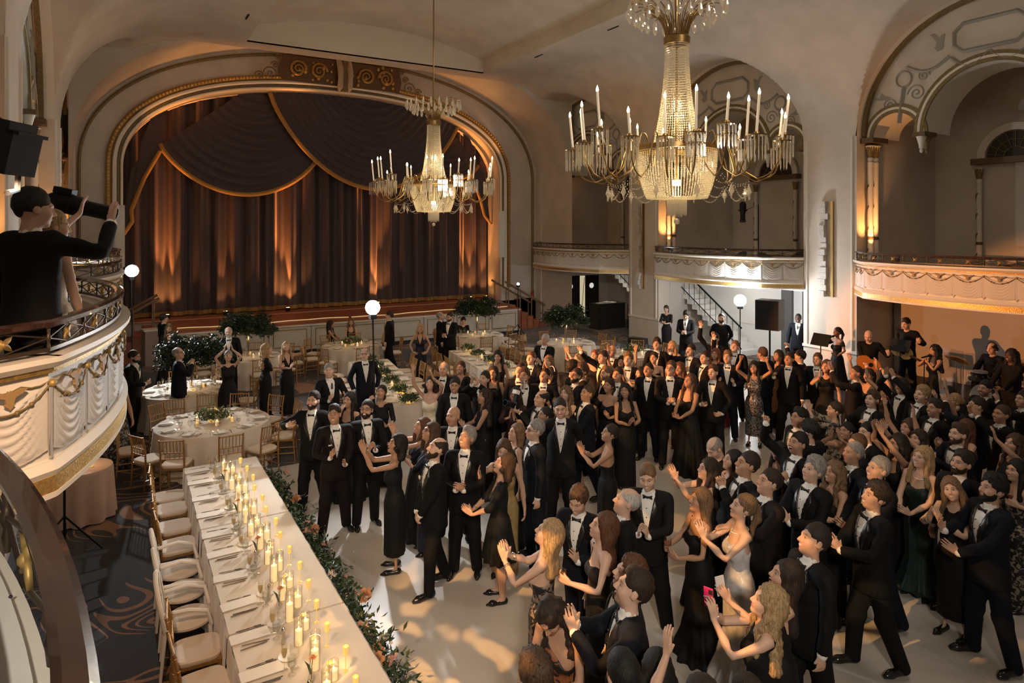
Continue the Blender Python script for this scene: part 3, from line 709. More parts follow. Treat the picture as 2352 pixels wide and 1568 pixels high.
class Field:
    def __init__(s, lo, hi, h):
        s.lo = np.array(lo, np.float32); s.h = h; s.n = [int(math.ceil((b - a) / h)) + 1 for a, b in zip(lo, hi)]
        ax = [np.arange(n, dtype=np.float32) * h + l for n, l in zip(s.n, lo)]
        s.p = np.stack(np.meshgrid(*ax, indexing='ij'), -1); s.d = np.full(s.n, .3, np.float32)
    def _sl(s, lo, hi, pad):
        i0 = [max(0, int((l - pad - o) / s.h)) for l, o in zip(lo, s.lo)]
        i1 = [min(n, int((u + pad - o) / s.h) + 2) for u, o, n in zip(hi, s.lo, s.n)]
        return tuple(slice(a, max(a, b)) for a, b in zip(i0, i1))
    def prim(s, kind, args, k=.03, op='add'):
        if kind == 'c':
            a, b, r1, r2 = args; lo = np.minimum(a, b) - max(r1, r2); hi = np.maximum(a, b) + max(r1, r2); fn = lambda p: d_cone(p, a, b, r1, r2)
        else:
            c, r = args; lo = np.array(c) - r; hi = np.array(c) + r; fn = lambda p: d_ell(p, c, r)
        sl = s._sl(lo, hi, k + 2 * s.h)
        if s.d[sl].size == 0: return s
        dd = fn(s.p[sl]).astype(np.float32)
        s.d[sl] = smin(s.d[sl], dd, k) if op == 'add' else smax(s.d[sl], -dd, k)
        return s
    def mesh(s):
        d = s.d; neg = d < 0; nx, ny, nz = d.shape
        c = sum(neg[i:nx - 1 + i, j:ny - 1 + j, k:nz - 1 + k].astype(np.int8) for i in (0, 1) for j in (0, 1) for k in (0, 1))
        act = (c > 0) & (c < 8); idx = np.full(act.shape, -1, np.int32); cells = np.argwhere(act); idx[act] = np.arange(len(cells))
        acc = np.zeros((len(cells), 3)); cnt = np.zeros(len(cells))
        cor = [(i, j, k) for i in (0, 1) for j in (0, 1) for k in (0, 1)]
        vals = {q: d[cells[:, 0] + q[0], cells[:, 1] + q[1], cells[:, 2] + q[2]] for q in cor}
        for q in cor:
            for ax in range(3):
                if q[ax] == 0:
                    r = list(q); r[ax] = 1; r = tuple(r); a, b = vals[q], vals[r]; m = (a < 0) != (b < 0)
                    t = np.where(m, a / np.where(m, a - b, 1), 0); pt = np.array(q, float)[None] + 0 * acc; pt[:, ax] += t
                    acc += np.where(m[:, None], pt, 0); cnt += m
        v = (acc / cnt[:, None] + cells) * s.h + s.lo
        faces = []
        for ax in range(3):
            sl0 = [slice(None)] * 3; sl1 = [slice(None)] * 3; sl0[ax] = slice(0, -1); sl1[ax] = slice(1, None)
            A, B = neg[tuple(sl0)], neg[tuple(sl1)]; e = np.argwhere(A != B)
            o = [q for q in range(3) if q != ax]
            ok = (e[:, o[0]] > 0) & (e[:, o[1]] > 0) & (e[:, o[0]] < d.shape[o[0]] - 1) & (e[:, o[1]] < d.shape[o[1]] - 1); e = e[ok]
            def ci(da, db):
                q = e.copy(); q[:, o[0]] += da; q[:, o[1]] += db; return idx[q[:, 0], q[:, 1], q[:, 2]]
            f = np.stack([ci(-1, -1), ci(0, -1), ci(0, 0), ci(-1, 0)], 1)
            inside = A[e[:, 0], e[:, 1], e[:, 2]]
            flip = inside if ax != 1 else ~inside
            f = np.where(flip[:, None], f, f[:, ::-1]); faces.append(f)
        return v, np.concatenate(faces)

def np_mesh(name, v, f):
    me = bpy.data.meshes.new(name); n = len(v); k = f.shape[1]
    me.vertices.add(n); me.vertices.foreach_set('co', np.asarray(v, np.float32).ravel())
    me.loops.add(len(f) * k); me.loops.foreach_set('vertex_index', f.astype(np.int32).ravel())
    me.polygons.add(len(f)); me.polygons.foreach_set('loop_start', np.arange(len(f), dtype=np.int32) * k); me.polygons.foreach_set('loop_total', np.full(len(f), k, np.int32))
    me.polygons.foreach_set('use_smooth', np.ones(len(f), bool)); me.update(calc_edges=True); return me
def decimate(v, f, ratio, keep=None):
    me = np_mesh('tmp', v, f); o = bpy.data.objects.new('tmp', me); col.objects.link(o)
    md = o.modifiers.new('d', 'DECIMATE'); md.ratio = ratio; md.use_collapse_triangulate = True
    if keep is not None:
        g = o.vertex_groups.new(name='g')
        for w in np.unique(keep): g.add(np.nonzero(keep == w)[0].tolist(), float(w), 'REPLACE')
        md.vertex_group = 'g'; md.vertex_group_factor = 1.0
    ev = o.evaluated_get(bpy.context.evaluated_depsgraph_get()); m2 = ev.to_mesh()
    V = np.zeros(len(m2.vertices) * 3, np.float32); m2.vertices.foreach_get('co', V)
    m2.calc_loop_triangles(); F = np.zeros(len(m2.loop_triangles) * 3, np.int32); m2.loop_triangles.foreach_get('vertices', F)
    ev.to_mesh_clear(); bpy.data.objects.remove(o); bpy.data.meshes.remove(me)
    return V.reshape(-1, 3).astype(float), F.reshape(-1, 3)

# ---- skeleton (rest pose, facing +y, right side is +x, arms 45 degrees down)
DA = _v(.70711, 0, -.70711); N0 = _v(-.70711, 0, -.70711); YY = _v(0, 1, 0)
def skeleton(fem):
    sh = _v(.158 if fem else .188, -.012, 1.455 if not fem else 1.45)
    J = dict(pelvis=_v(0, 0, .95), waist=_v(0, 0, 1.08), chest=_v(0, 0, 1.25), neck=_v(0, -.015, 1.50), head=_v(0, .0, 1.585),
             clav=_v(.03, -.005, 1.46), sh=sh, el=sh + DA * .285, wr=sh + DA * .54, hip=_v(.092, 0, .92), knee=_v(.10, .01, .50), ank=_v(.10, -.02, .09))
    J['kn'] = J['wr'] + DA * .092; J['fm'] = J['kn'] + DA * .042; J['th'] = J['wr'] + DA * .028 + YY * .028
    return J
def body_prims(J, fem):
    """(bone, kind, args, k, op)"""
    P = []; s = 1.0
    def e(b, c, r, k=.04): P.append((b, 'e', (_v(*c), _v(*r)), k))
    def c(b, a, q, r1, r2, k=.03): P.append((b, 'c', (np.asarray(a, float), np.asarray(q, float), r1, r2), k))
    if fem:
        e('pelvis', (0, -.01, .94), (.172, .118, .14)); e('waist', (0, 0, 1.10), (.118, .09, .15)); e('chest', (0, 0, 1.28), (.138, .10, .17))
        for x in (-.066, .066): e('chest', (x, .075, 1.265), (.058, .055, .058), .05)
        c('chest', (-.11, -.012, 1.435), (.11, -.012, 1.435), .052, .052, .06)
    else:
        e('pelvis', (0, 0, .95), (.163, .115, .14)); e('waist', (0, .005, 1.10), (.15, .112, .16)); e('chest', (0, .005, 1.29), (.172, .12, .19))
        c('chest', (-.14, -.01, 1.43), (.14, -.01, 1.43), .068, .068, .06)
    c('neck', (0, -.02, 1.47), (0, .002, 1.62), .046 if fem else .06, .044 if fem else .056, .05)
    # head
    hw = .94 if fem else 1.0
    def he(cx, r, k=.02): P.append(('head', 'e', (_v(*cx), _v(*r)), k))
    def hc(a, q, r1, r2, k=.012): P.append(('head', 'c', (_v(*a), _v(*q), r1, r2), k))
    he((0, -.012, 1.705), (.076 * hw, .098, .097)); he((0, .035, 1.66), (.060 * hw, .064, .088), .03); he((0, .036, 1.612), (.050 * hw, .052, .042), .03)
    hc((0, .078, 1.585), (0, .076, 1.588), .020, .020, .025)
    for x in (-1, 1):
        he((x * .036, .062, 1.650), (.030, .032, .030), .025)
        he((x * .077 * hw, -.005, 1.672), (.011, .021, .031), .008)
        hc((x * .012, .106, 1.644), (x * .012, .100, 1.646), .009, .009, .008)
        hc((x * .012, .094, 1.704), (x * .046, .076, 1.704), .011 if fem else .014, .010, .015)
    hc((0, .094, 1.694), (0, .121, 1.652), .0085, .0125 if not fem else .0105, .012)
    he((0, .094, 1.6235), (.024, .012, .0065), .008); he((0, .0925, 1.6115), (.021, .012, .0075), .008)
    ar = .82 if fem else 1.0
    for sg in (1, -1):
        m = _v(sg, 1, 1); S = 'R' if sg > 0 else 'L'
        sh, el, wr, kn = J['sh'] * m, J['el'] * m, J['wr'] * m, J['kn'] * m; dd = DA * m; n0 = N0 * m
        c('clav' + S, J['clav'] * m + _v(0, -.02, .0), sh + _v(0, 0, .005), .05 * ar, .048 * ar, .05)
        c('ua' + S, sh, el, .055 * ar, .043 * ar, .05); c('fa' + S, el, el + (wr - el) * .35, .042 * ar, .042 * ar, .02)
        c('fb' + S, el + (wr - el) * .35, wr, .041 * ar, .027 * ar, .02)
        offs = (.030, .010, -.010, -.028); ln = (.072, .082, .076, .058)
        for i in range(4):
            o = YY * offs[i]; a = wr + dd * .012 + o * .5; b = kn + o
            c('hd' + S, a, b, .0135, .0115, .012)
            mid = b + dd * ln[i] * .5 + o * .12; tip = b + dd * ln[i] + o * .2 + n0 * .006
            c('f1' + S, b, mid, .0098, .0092, .004); c('f2' + S, mid, tip, .0092, .0075, .004)
        c('hd' + S, wr + dd * .02 + YY * .015, J['th'] * m, .014, .013, .012)
        c('tb' + S, J['th'] * m, J['th'] * m + dd * .045 + YY * .028 + n0 * .006, .0125, .009, .008)
        hip, knee, ank = J['hip'] * m, J['knee'] * m, J['ank'] * m
        tr = 1.0 if fem else 1.0
        c('th' + S, hip, knee, .088 * tr, .058 * tr, .05); c('sn' + S, knee, knee + (ank - knee) * .4 + _v(0, -.012, 0), .056, .056, .03); c('sn' + S, knee + (ank - knee) * .4 + _v(0, -.012, 0), ank, .054, .036, .03)
        c('ft' + S, ank + _v(0, -.01, -.035), ank + _v(0, .13, -.058), .036, .028, .03); c('ft' + S, ank + _v(0, .13, -.058), ank + _v(0, .17, -.062), .028, .022, .03)
    return P
BONES = ['pelvis', 'waist', 'chest', 'neck', 'head'] + [b + S for S in 'RL' for b in ('clav', 'ua', 'fa', 'fb', 'hd', 'f1', 'f2', 'tb', 'th', 'sn', 'ft')]
BI = {b: i for i, b in enumerate(BONES)}
def prim_d(p, kind, args): return d_cone(p, *args) if kind == 'c' else d_ell(p, *args)
def weights(v, prims, sigma=.022):
    p = v.astype(np.float32); W = np.full((len(v), len(BONES)), 1e3, np.float32)
    for b, kind, args, k in prims:
        i = BI[b]; W[:, i] = np.minimum(W[:, i], prim_d(p, kind, args))
    W = np.exp(-(W - W.min(1, keepdims=True)) / sigma); W[W < .01] = 0
    return W / W.sum(1, keepdims=True)

class Tmpl: pass
def grow_body(fem):
    J = skeleton(fem); prims = body_prims(J, fem); T = Tmpl(); T.J = J; T.prims = prims
    F = Field((-.74, -.165, -.005), (.74, .20, 1.83), .008)
    for b, kind, args, k in prims: F.prim(kind, args, k)
    for x in (-.031, .031): F.prim('e', (_v(x, .104, 1.684), _v(.019, .016, .012)), .010, 'sub')
    v, f = F.mesh()
    zz = v[:, 2]; x = np.abs(v[:, 0]); hand = x > (J['wr'][0] - .02)
    head = (zz > 1.56) & (x < .12)
    T.lod = []
    for ratio, kh, kd in ((.125, .10, .25), (.048, .2, .35)):
        keep = np.where(head, kh, np.where(hand, kd, 1.0)); keep = np.round(keep, 2)
        V, Fc = decimate(v, f, ratio, keep)
        W = weights(V, prims); n = np.zeros_like(V); fn = np.cross(V[Fc[:, 1]] - V[Fc[:, 0]], V[Fc[:, 2]] - V[Fc[:, 0]])
        for q in range(3): np.add.at(n, Fc[:, q], fn)
        n /= np.linalg.norm(n, axis=1)[:, None] + 1e-9
        ax = np.abs(V[:, 0]); z = V[:, 2]
        arm = np.clip((J['wr'][0] - .035 - ax) / .03, 0, 1); nk = np.clip((1.50 - z) / .03, 0, 1)
        suit = V - n * (.020 * arm * nk)[:, None]                     # under jacket and trousers
        leg = np.clip((.98 - z) / .06, 0, 1) * (ax < .3); gown = V - n * (.022 * leg)[:, None]; gown[:, 0] *= 1 - .22 * leg * np.clip((z - .05) / .3, .0, 1)
        legs = np.clip((1.0 - z) / .06, 0, 1) * np.clip((z - .5) / .1, 0, 1) * (ax < .3); shrt = V - n * (.02 * legs)[:, None]
        T.lod.append({'bare': (V, Fc, W), 'suit': (suit, Fc, W), 'gown': (gown, Fc, W), 'short': (shrt, Fc, W), 'sleeve': (gown - n * (.010 * np.clip((1.47 - z) / .03, 0, 1) * arm)[:, None], Fc, W)})
    return T
def blank(v): return np.ones(len(v), bool)
def cloth(field, sigma_prims, ratio, hook=None, sigma=.03):
    v, f = field.mesh(); V, Fc = decimate(v, f, ratio); W = weights(V, sigma_prims, sigma)
    if hook: W = hook(V, W)
    return (V, Fc, W)
def ecyl(F, z0, z1, prof, fold=0, nf=9, k=.03, yoff=None):
    """elliptical tube; prof: list of (z, rx, ry)"""
    z = F.p[..., 2]; zs = [q[0] for q in prof]; rx = np.interp(z, zs, [q[1] for q in prof]); ry = np.interp(z, zs, [q[2] for q in prof])
    x, y = F.p[..., 0], F.p[..., 1] - (np.interp(z, zs, yoff) if yoff else 0)
    r = np.sqrt((x / rx) ** 2 + (y / ry) ** 2)
    if fold:
        th = np.arctan2(y, x); amp = fold * np.clip((z1 - z) / (z1 - z0), 0, 1); r = r / (1 + amp * np.sin(th * nf + 1.7 * np.sin(th * 2 + .5)))
    d = (r - 1) * np.minimum(rx, ry); d = np.maximum(d, np.maximum(z0 - z, z - z1)); F.d = smin(F.d, d.astype(np.float32), k)
def rigid_below(zc, bone, soft=.1):
    def hook(V, W):
        t = np.clip((zc - V[:, 2]) / soft, 0, 1)[:, None]; E = np.zeros_like(W); E[:, BI[bone]] = 1; return W * (1 - t) + E * t
    return hook
def torso_prims(P): return [q for q in P if q[0] in ('pelvis', 'waist', 'chest') or q[0].startswith('clav')]
def infl(F, prims, g, kmul=1.0):
    for b, kind, args, k in prims:
        if kind == 'c': F.prim('c', (args[0], args[1], args[2] + g, args[3] + g), k * kmul)
        else: F.prim('e', (args[0], args[1] + g), k * kmul)
def arm_sleeve(F, J, r, end, k=.04):
    """end: 0..1 along shoulder-elbow-wrist"""
    for sg in (1, -1):
        m = _v(sg, 1, 1); sh, el, wr = J['sh'] * m, J['el'] * m, J['wr'] * m
        F.prim('c', (sh, el if end >= .5 else sh + (el - sh) * end * 2, r[0], r[1]), k)
        if end > .5: F.prim('c', (el, el + (wr - el) * (end - .5) * 2, r[1], r[2]), k)
def vwidth(z, zb, zt, w): return np.clip((z - zb) / (zt - zb), 0, 1.3) * w

TM, TF = grow_body(False), grow_body(True)
WARD = {}
def make_wardrobe():
    J, Pm = TM.J, TM.prims; tp = torso_prims(Pm)
    armp = [q for q in Pm if q[0][:2] in ('ua', 'fa', 'fb') or q[0][:2] == 'cl']; allp = [q for q in Pm if q[0] not in ('head',)]
    lo, hi = (-.66, -.2, .70), (.66, .22, 1.58)
    def base(g, arms=True):
        F = Field(lo, hi, .013); infl(F, tp, g)
        ecyl(F, .80, 1.2, [(.80, .205, .155), (.95, .195, .15), (1.08, .178, .14), (1.2, .19, .14)])
        if arms: arm_sleeve(F, J, (.070, .060, .047), .955)
        F.prim('c', (_v(0, .0, 1.50), _v(0, .02, 1.75), .066, .08), .01, 'sub')
        return F
    F = base(.022); z = F.p[..., 2]; wedge = np.maximum(np.abs(F.p[..., 0]) - vwidth(z, 1.10, 1.47, .066), -(F.p[..., 1] - .035)); F.d = smax(F.d, -wedge.astype(np.float32), .006)
    WARD['jacket'] = cloth(F, [q for q in allp if q[0][:2] not in ('th', 'sn', 'ft', 'hd', 'f1', 'f2', 'tb')], .11)
    F = base(.022); WARD['shirt_full'] = cloth(F, [q for q in allp if q[0][:2] not in ('th', 'sn', 'ft', 'hd', 'f1', 'f2', 'tb')], .10)
    # lapels
    F = Field((-.2, .02, 1.05), (.2, .24, 1.52), .010); infl(F, tp, .031); x = np.abs(F.p[..., 0]); z = F.p[..., 2]; w = vwidth(z, 1.10, 1.47, .066)
    lap = np.maximum(np.maximum(x - (w + .010 + .050 * np.clip((z - 1.09) / .25, 0, 1) * np.where(z > 1.40, np.clip((1.49 - z) / .09, 0, 1), 1)), w - x), np.maximum(1.09 - z, -(F.p[..., 1] - .03)))
    F.d = np.maximum(F.d, lap.astype(np.float32)); WARD['lapel'] = cloth(F, tp, .22)
    # shirt: front, collar, cuffs
    F = Field(lo, hi, .012); infl(F, tp, .013); z = F.p[..., 2]
    F.d = np.maximum(F.d, np.maximum(np.maximum(np.abs(F.p[..., 0]) - .095, -(F.p[..., 1] - .0)), 1.0 - z)).astype(np.float32)
    F.prim('c', (_v(0, -.02, 1.475), _v(0, -.004, 1.535), .067, .0625), .01)
    WARD['shirt'] = cloth(F, [q for q in Pm if q[0] in ('pelvis', 'waist', 'chest', 'neck')], .32)
    for S, sg in (('R', 1), ('L', -1)):
        m = _v(sg, 1, 1); F = Field(np.minimum(J['wr'] * m, J['el'] * m) - .08, np.maximum(J['wr'] * m, J['el'] * m) + .08, .010)
        F.prim('c', (J['wr'] * m - DA * m * .07, J['wr'] * m + DA * m * .008, .042, .040), .005); WARD['cuff' + S] = cloth(F, armp + [q for q in Pm if q[0][:2] == 'hd'], .3)
    # trousers
    F = Field((-.26, -.2, .02), (.26, .2, 1.1), .014); infl(F, [q for q in Pm if q[0] in ('pelvis',)], .012)
    for sg in (1, -1):
        m = _v(sg, 1, 1); F.prim('c', (J['hip'] * m, J['knee'] * m, .098, .078), .05); F.prim('c', (J['knee'] * m, J['ank'] * m + _v(0, .01, -.02), .077, .064), .03)
    WARD['trousers'] = cloth(F, [q for q in Pm if q[0] in ('pelvis', 'waist') or q[0][:2] in ('th', 'sn')], .12)
    for S, sg in (('R', 1), ('L', -1)):
        m = _v(sg, 1, 1); a = J['ank'] * m; F = Field(a + _v(-.09, -.1, -.1), a + _v(.09, .27, .07), .011)
        F.prim('c', (a + _v(0, -.025, -.04), a + _v(0, .15, -.058), .046, .036), .03); F.prim('c', (a + _v(0, .15, -.058), a + _v(0, .205, -.066), .036, .024), .03); F.prim('c', (a + _v(0, -.01, -.04), a + _v(0, -.01, .0), .044, .046), .03)
        F.d = np.maximum(F.d, -F.p[..., 2] + .002); WARD['shoe' + S] = cloth(F, [q for q in Pm if q[0] == 'ft' + S], .25)
        # pump with heel
        F = Field(a + _v(-.07, -.1, -.1), a + _v(.07, .27, .07), .009)
        F.prim('c', (a + _v(0, -.03, -.045), a + _v(0, .13, -.06), .041, .034), .03); F.prim('c', (a + _v(0, .13, -.06), a + _v(0, .195, -.068), .034, .014), .03)
        F.prim('e', (a + _v(0, .03, -.005), _v(.030, .075, .03)), .015, 'sub'); F.d = np.maximum(F.d, -F.p[..., 2] + .002); WARD['pump' + S] = cloth(F, [q for q in Pm if q[0] == 'ft' + S], .25)
    # ---- gowns
    Jf, Pf = TF.J, TF.prims; tf = torso_prims(Pf)
    SK = {'column': [(0, .185, .15), (.5, .175, .14), (.92, .192, .142), (1.08, .135, .105)], 'aline': [(0, .34, .30), (.5, .255, .215), (.92, .196, .148), (1.08, .135, .105)],
          'mermaid': [(0, .33, .29), (.22, .24, .2), (.5, .165, .14), (.92, .190, .14), (1.08, .135, .105)], 'full': [(0, .30, .27), (.6, .24, .20), (.95, .19, .15), (1.08, .135, .105)]}
    def gown(key, skirt, hem, top, sleeve=0.0):
        F = Field((-.5 if sleeve else -.46, -.43, -.005), (.5 if sleeve else .46, .43, 1.52), .016); infl(F, tf, .011)
        z = F.p[..., 2]; x = F.p[..., 0]; y = F.p[..., 1]; ax = np.abs(x); L = None
        if top == 'strapless' or top == 'straps' or top == 'offshoulder': L = z - (1.325 + .03 * np.clip(ax / .1, 0, 1) * (y > 0) - .05 * (y < -.02))
        elif top == 'oneshoulder': L = np.minimum(z - (1.33 + .75 * (x + .02)), .2) ; L = np.maximum(L, ax - .165)
        elif top == 'vneck': L = np.maximum(np.maximum(z - 1.50, ax - .152), np.minimum(.075 * np.clip((z - 1.22) / .25, 0, 1) - ax, y + .02))
        elif top == 'round': L = np.maximum(np.maximum(z - 1.475, ax - .152), .055 - np.sqrt(x ** 2 + (y - .03) ** 2 + ((z - 1.49) * .8) ** 2))
        elif top == 'sleeves': L = np.maximum(z - 1.485, .06 - np.sqrt(x ** 2 + (y - .02) ** 2 + ((z - 1.50) * .7) ** 2))
        elif top == 'vsleeves': L = np.maximum(z - 1.50, np.minimum(.07 * np.clip((z - 1.24) / .25, 0, 1) - ax, y + .02))
        F.d = np.maximum(F.d, L.astype(np.float32))
        F.d = np.maximum(F.d, (ax - .30).astype(np.float32))
        if top == 'straps':
            for sx in (-.085, .085): F.prim('c', (_v(sx, .095, 1.31), _v(sx, .03, 1.492), .008, .008), .006); F.prim('c', (_v(sx, .03, 1.492), _v(sx, -.085, 1.33), .008, .008), .006)
        if top == 'offshoulder':
            for sg in (1, -1):
                m = _v(sg, 1, 1); q = Jf['sh'] * m + DA * m * .085; F.prim('c', (q - DA * m * .02, q + DA * m * .045, .062, .058), .02)
        if sleeve: arm_sleeve(F, Jf, (.056, .047, .036), sleeve)
        prof = SK[skirt]; ecyl(F, hem, 1.05, prof, fold=.10 if skirt != 'column' else .03, nf=11 if skirt != 'full' else 15)
        sp = [q for q in Pf if q[0] in ('pelvis', 'waist', 'chest') or q[0][:2] in ('cl', 'ua', 'fa', 'fb')]
        WARD[key] = cloth(F, sp, .10, rigid_below(.95, 'pelvis'))
    gown('gown_strapless', 'aline', .02, 'strapless'); gown('gown_straps', 'column', .03, 'straps'); gown('gown_off', 'aline', .02, 'offshoulder')
    gown('gown_one', 'mermaid', .02, 'oneshoulder'); gown('gown_v', 'column', .03, 'vneck'); gown('gown_round', 'aline', .03, 'round')
    gown('gown_sleeves', 'column', .05, 'sleeves', .47); gown('gown_long', 'aline', .03, 'vsleeves', .95); gown('dress_short', 'aline', .52, 'vsleeves', .62)
    gown('gown_midi', 'column', .24, 'round'); gown('bridal', 'full', .01, 'straps'); gown('gown_mermaid', 'mermaid', .01, 'straps')
    gown('gown_flare', 'mermaid', .10, 'strapless')

def make_hair():
    HP = [q for q in TM.prims if q[0] in ('head',)]
    def wts(V, W=None):
        E = np.zeros((len(V), len(BONES)))
        t = np.clip((1.60 - V[:, 2]) / .16, 0, 1); E[:, BI['head']] = 1 - t; E[:, BI['chest']] = t * .8; E[:, BI['neck']] = t * .2
        return E
    def noise(p, s, seed=0.0):
        x, y, z = p[..., 0] * s, p[..., 1] * s, p[..., 2] * s
        return np.sin(x * 1.1 + 2.3 * np.sin(y * .7 + seed) + z) * np.sin(y * 1.3 + 1.9 * np.sin(z * .6 + seed * 2)) + .6 * np.sin(2.1 * x + 1.7 * z + seed) * np.sin(2.3 * z - 1.1 * y)
    def hair(key, lo, hi, fn, rough=.0, ns=60, res=.009, ratio=.16):
        F = Field(lo, hi, res); fn(F)
        if rough: F.d = (F.d + rough * noise(F.p, ns)).astype(np.float32)
        v, f = F.mesh(); V, Fc = decimate(v, f, ratio); WARD[key] = (V, Fc, wts(V))
    LO, HI = (-.13, -.19, 1.54), (.13, .14, 1.87)
    def face_cut(F, zt=1.748, w=.060, k=.012):
        F.prim('e', (_v(0, .115, 1.645), _v(w, .075, zt - 1.645)), k, 'sub')
        F.d = np.maximum(F.d, smin(F.p[..., 1] - .03, F.p[..., 2] * 0 + (1.735 - F.p[..., 2]) * -1, .03).astype(np.float32) * 0 + np.where(F.p[..., 2] < 1.70, F.p[..., 1] - .028, -1).astype(np.float32))
    def cap(F, g, top=.0, zlow=1.60, front=0.0):
        F.prim('e', (_v(0, -.014, 1.708 + top * .5), _v(.077 + g, .099 + g, .098 + g + top * .5)), .01)
        if front: F.prim('e', (_v(0, .040, 1.785), _v(.060, .050, .030 + front)), .03)
        face_cut(F, 1.752 if not front else 1.762)
        z = F.p[..., 2]; y = F.p[..., 1]
        F.d = np.maximum(F.d, np.where(y > -.06, 1.655 - z, zlow - z).astype(np.float32))
    def short(F): cap(F, .006, .012)
    def quiff(F): cap(F, .006, .016, front=.006)
    def buzz(F): cap(F, .004, .002, 1.62)
    def curly(F): cap(F, .013, .026, front=.012)
    def balding(F):
        cap(F, .006, 0, 1.61); F.prim('e', (_v(0, .02, 1.82), _v(.068, .11, .095)), .01, 'sub')
    hair('short', LO, HI, short, .0034, 85); hair('quiff', LO, HI, quiff, .005, 75); hair('buzz', LO, HI, buzz, .0008, 120); hair('curly', LO, HI, curly, .008, 120); hair('balding', LO, HI, balding, .001, 95)
    def beard(F):
        F.prim('e', (_v(0, .030, 1.628), _v(.071, .074, .070)), .01); F.prim('c', (_v(0, .082, 1.582), _v(0, .075, 1.578), .028, .026), .02)
        F.prim('e', (_v(0, .11, 1.652), _v(.036, .06, .017)), .006, 'sub'); F.prim('e', (_v(0, .115, 1.618), _v(.026, .03, .010)), .004, 'sub')
        for x in (-.042, .042): F.prim('e', (_v(x, .092, 1.672), _v(.026, .05, .030)), .008, 'sub')
        F.d = np.maximum(F.d, np.maximum(F.p[..., 2] - 1.675, -.004 - F.p[..., 1] + np.clip((1.62 - F.p[..., 2]) * .4, 0, .02)).astype(np.float32))
    hair('beard', (-.09, -.02, 1.53), (.09, .13, 1.69), beard, .001, 120, .0075, .25)
    LO2, HI2 = (-.19, -.22, 1.16), (.19, .14, 1.85)
    def wcap(F, g=.014):
        F.prim('e', (_v(0, -.014, 1.712), _v(.078 + g, .100 + g, .098 + g)), .01)
        for x in (-1, 1): F.prim('c', (_v(x * .074, .02, 1.72), _v(x * .082, .0, 1.62), .024, .026), .02)
        F.prim('e', (_v(0, .125, 1.655), _v(.058, .085, .105)), .012, 'sub')
    def longh(F, zb=1.24, spread=1.0, fr=True):
        wcap(F); F.prim('c', (_v(0, -.06, 1.66), _v(0, -.105, zb + .05), .085, .062), .04)
        for x in (-1, 1):
            F.prim('c', (_v(x * .07, -.05, 1.62), _v(x * .10 * spread, -.085, zb + .04), .05, .05), .03)
            if fr: F.prim('c', (_v(x * .084, .012, 1.62), _v(x * .115, .055, zb + .14), .026, .030), .03)
        F.prim('c', (_v(0, -.0, 1.46), _v(0, .0, 1.60), .052, .052), .01, 'sub'); F.prim('e', (_v(0, .125, 1.64), _v(.062, .085, .10)), .012, 'sub')
    hair('long', LO2, HI2, lambda F: longh(F), .003, 60, .011); hair('long_back', LO2, HI2, lambda F: longh(F, 1.30, .8, False), .003, 60, .011)
    hair('wavy', LO2, HI2, lambda F: longh(F, 1.20, 1.25), .010, 46, .011); hair('bob', LO2, HI2, lambda F: longh(F, 1.50, .9, True), .003, 70, .011)
    def bun(F):
        cap(F, .008, .004, 1.60); F.prim('e', (_v(0, -.135, 1.70), _v(.05, .045, .05)), .015)
    hair('bun', (-.13, -.21, 1.54), (.13, .14, 1.85), bun, .0015, 90)
    def pony(F):
        cap(F, .008, .004, 1.60); F.prim('c', (_v(0, -.12, 1.72), _v(0, -.16, 1.62), .03, .036), .02); F.prim('c', (_v(0, -.16, 1.62), _v(0, -.125, 1.36), .036, .016), .02)
    hair('pony', (-.13, -.24, 1.30), (.13, .14, 1.85), pony, .002, 70)
make_wardrobe(); make_hair()

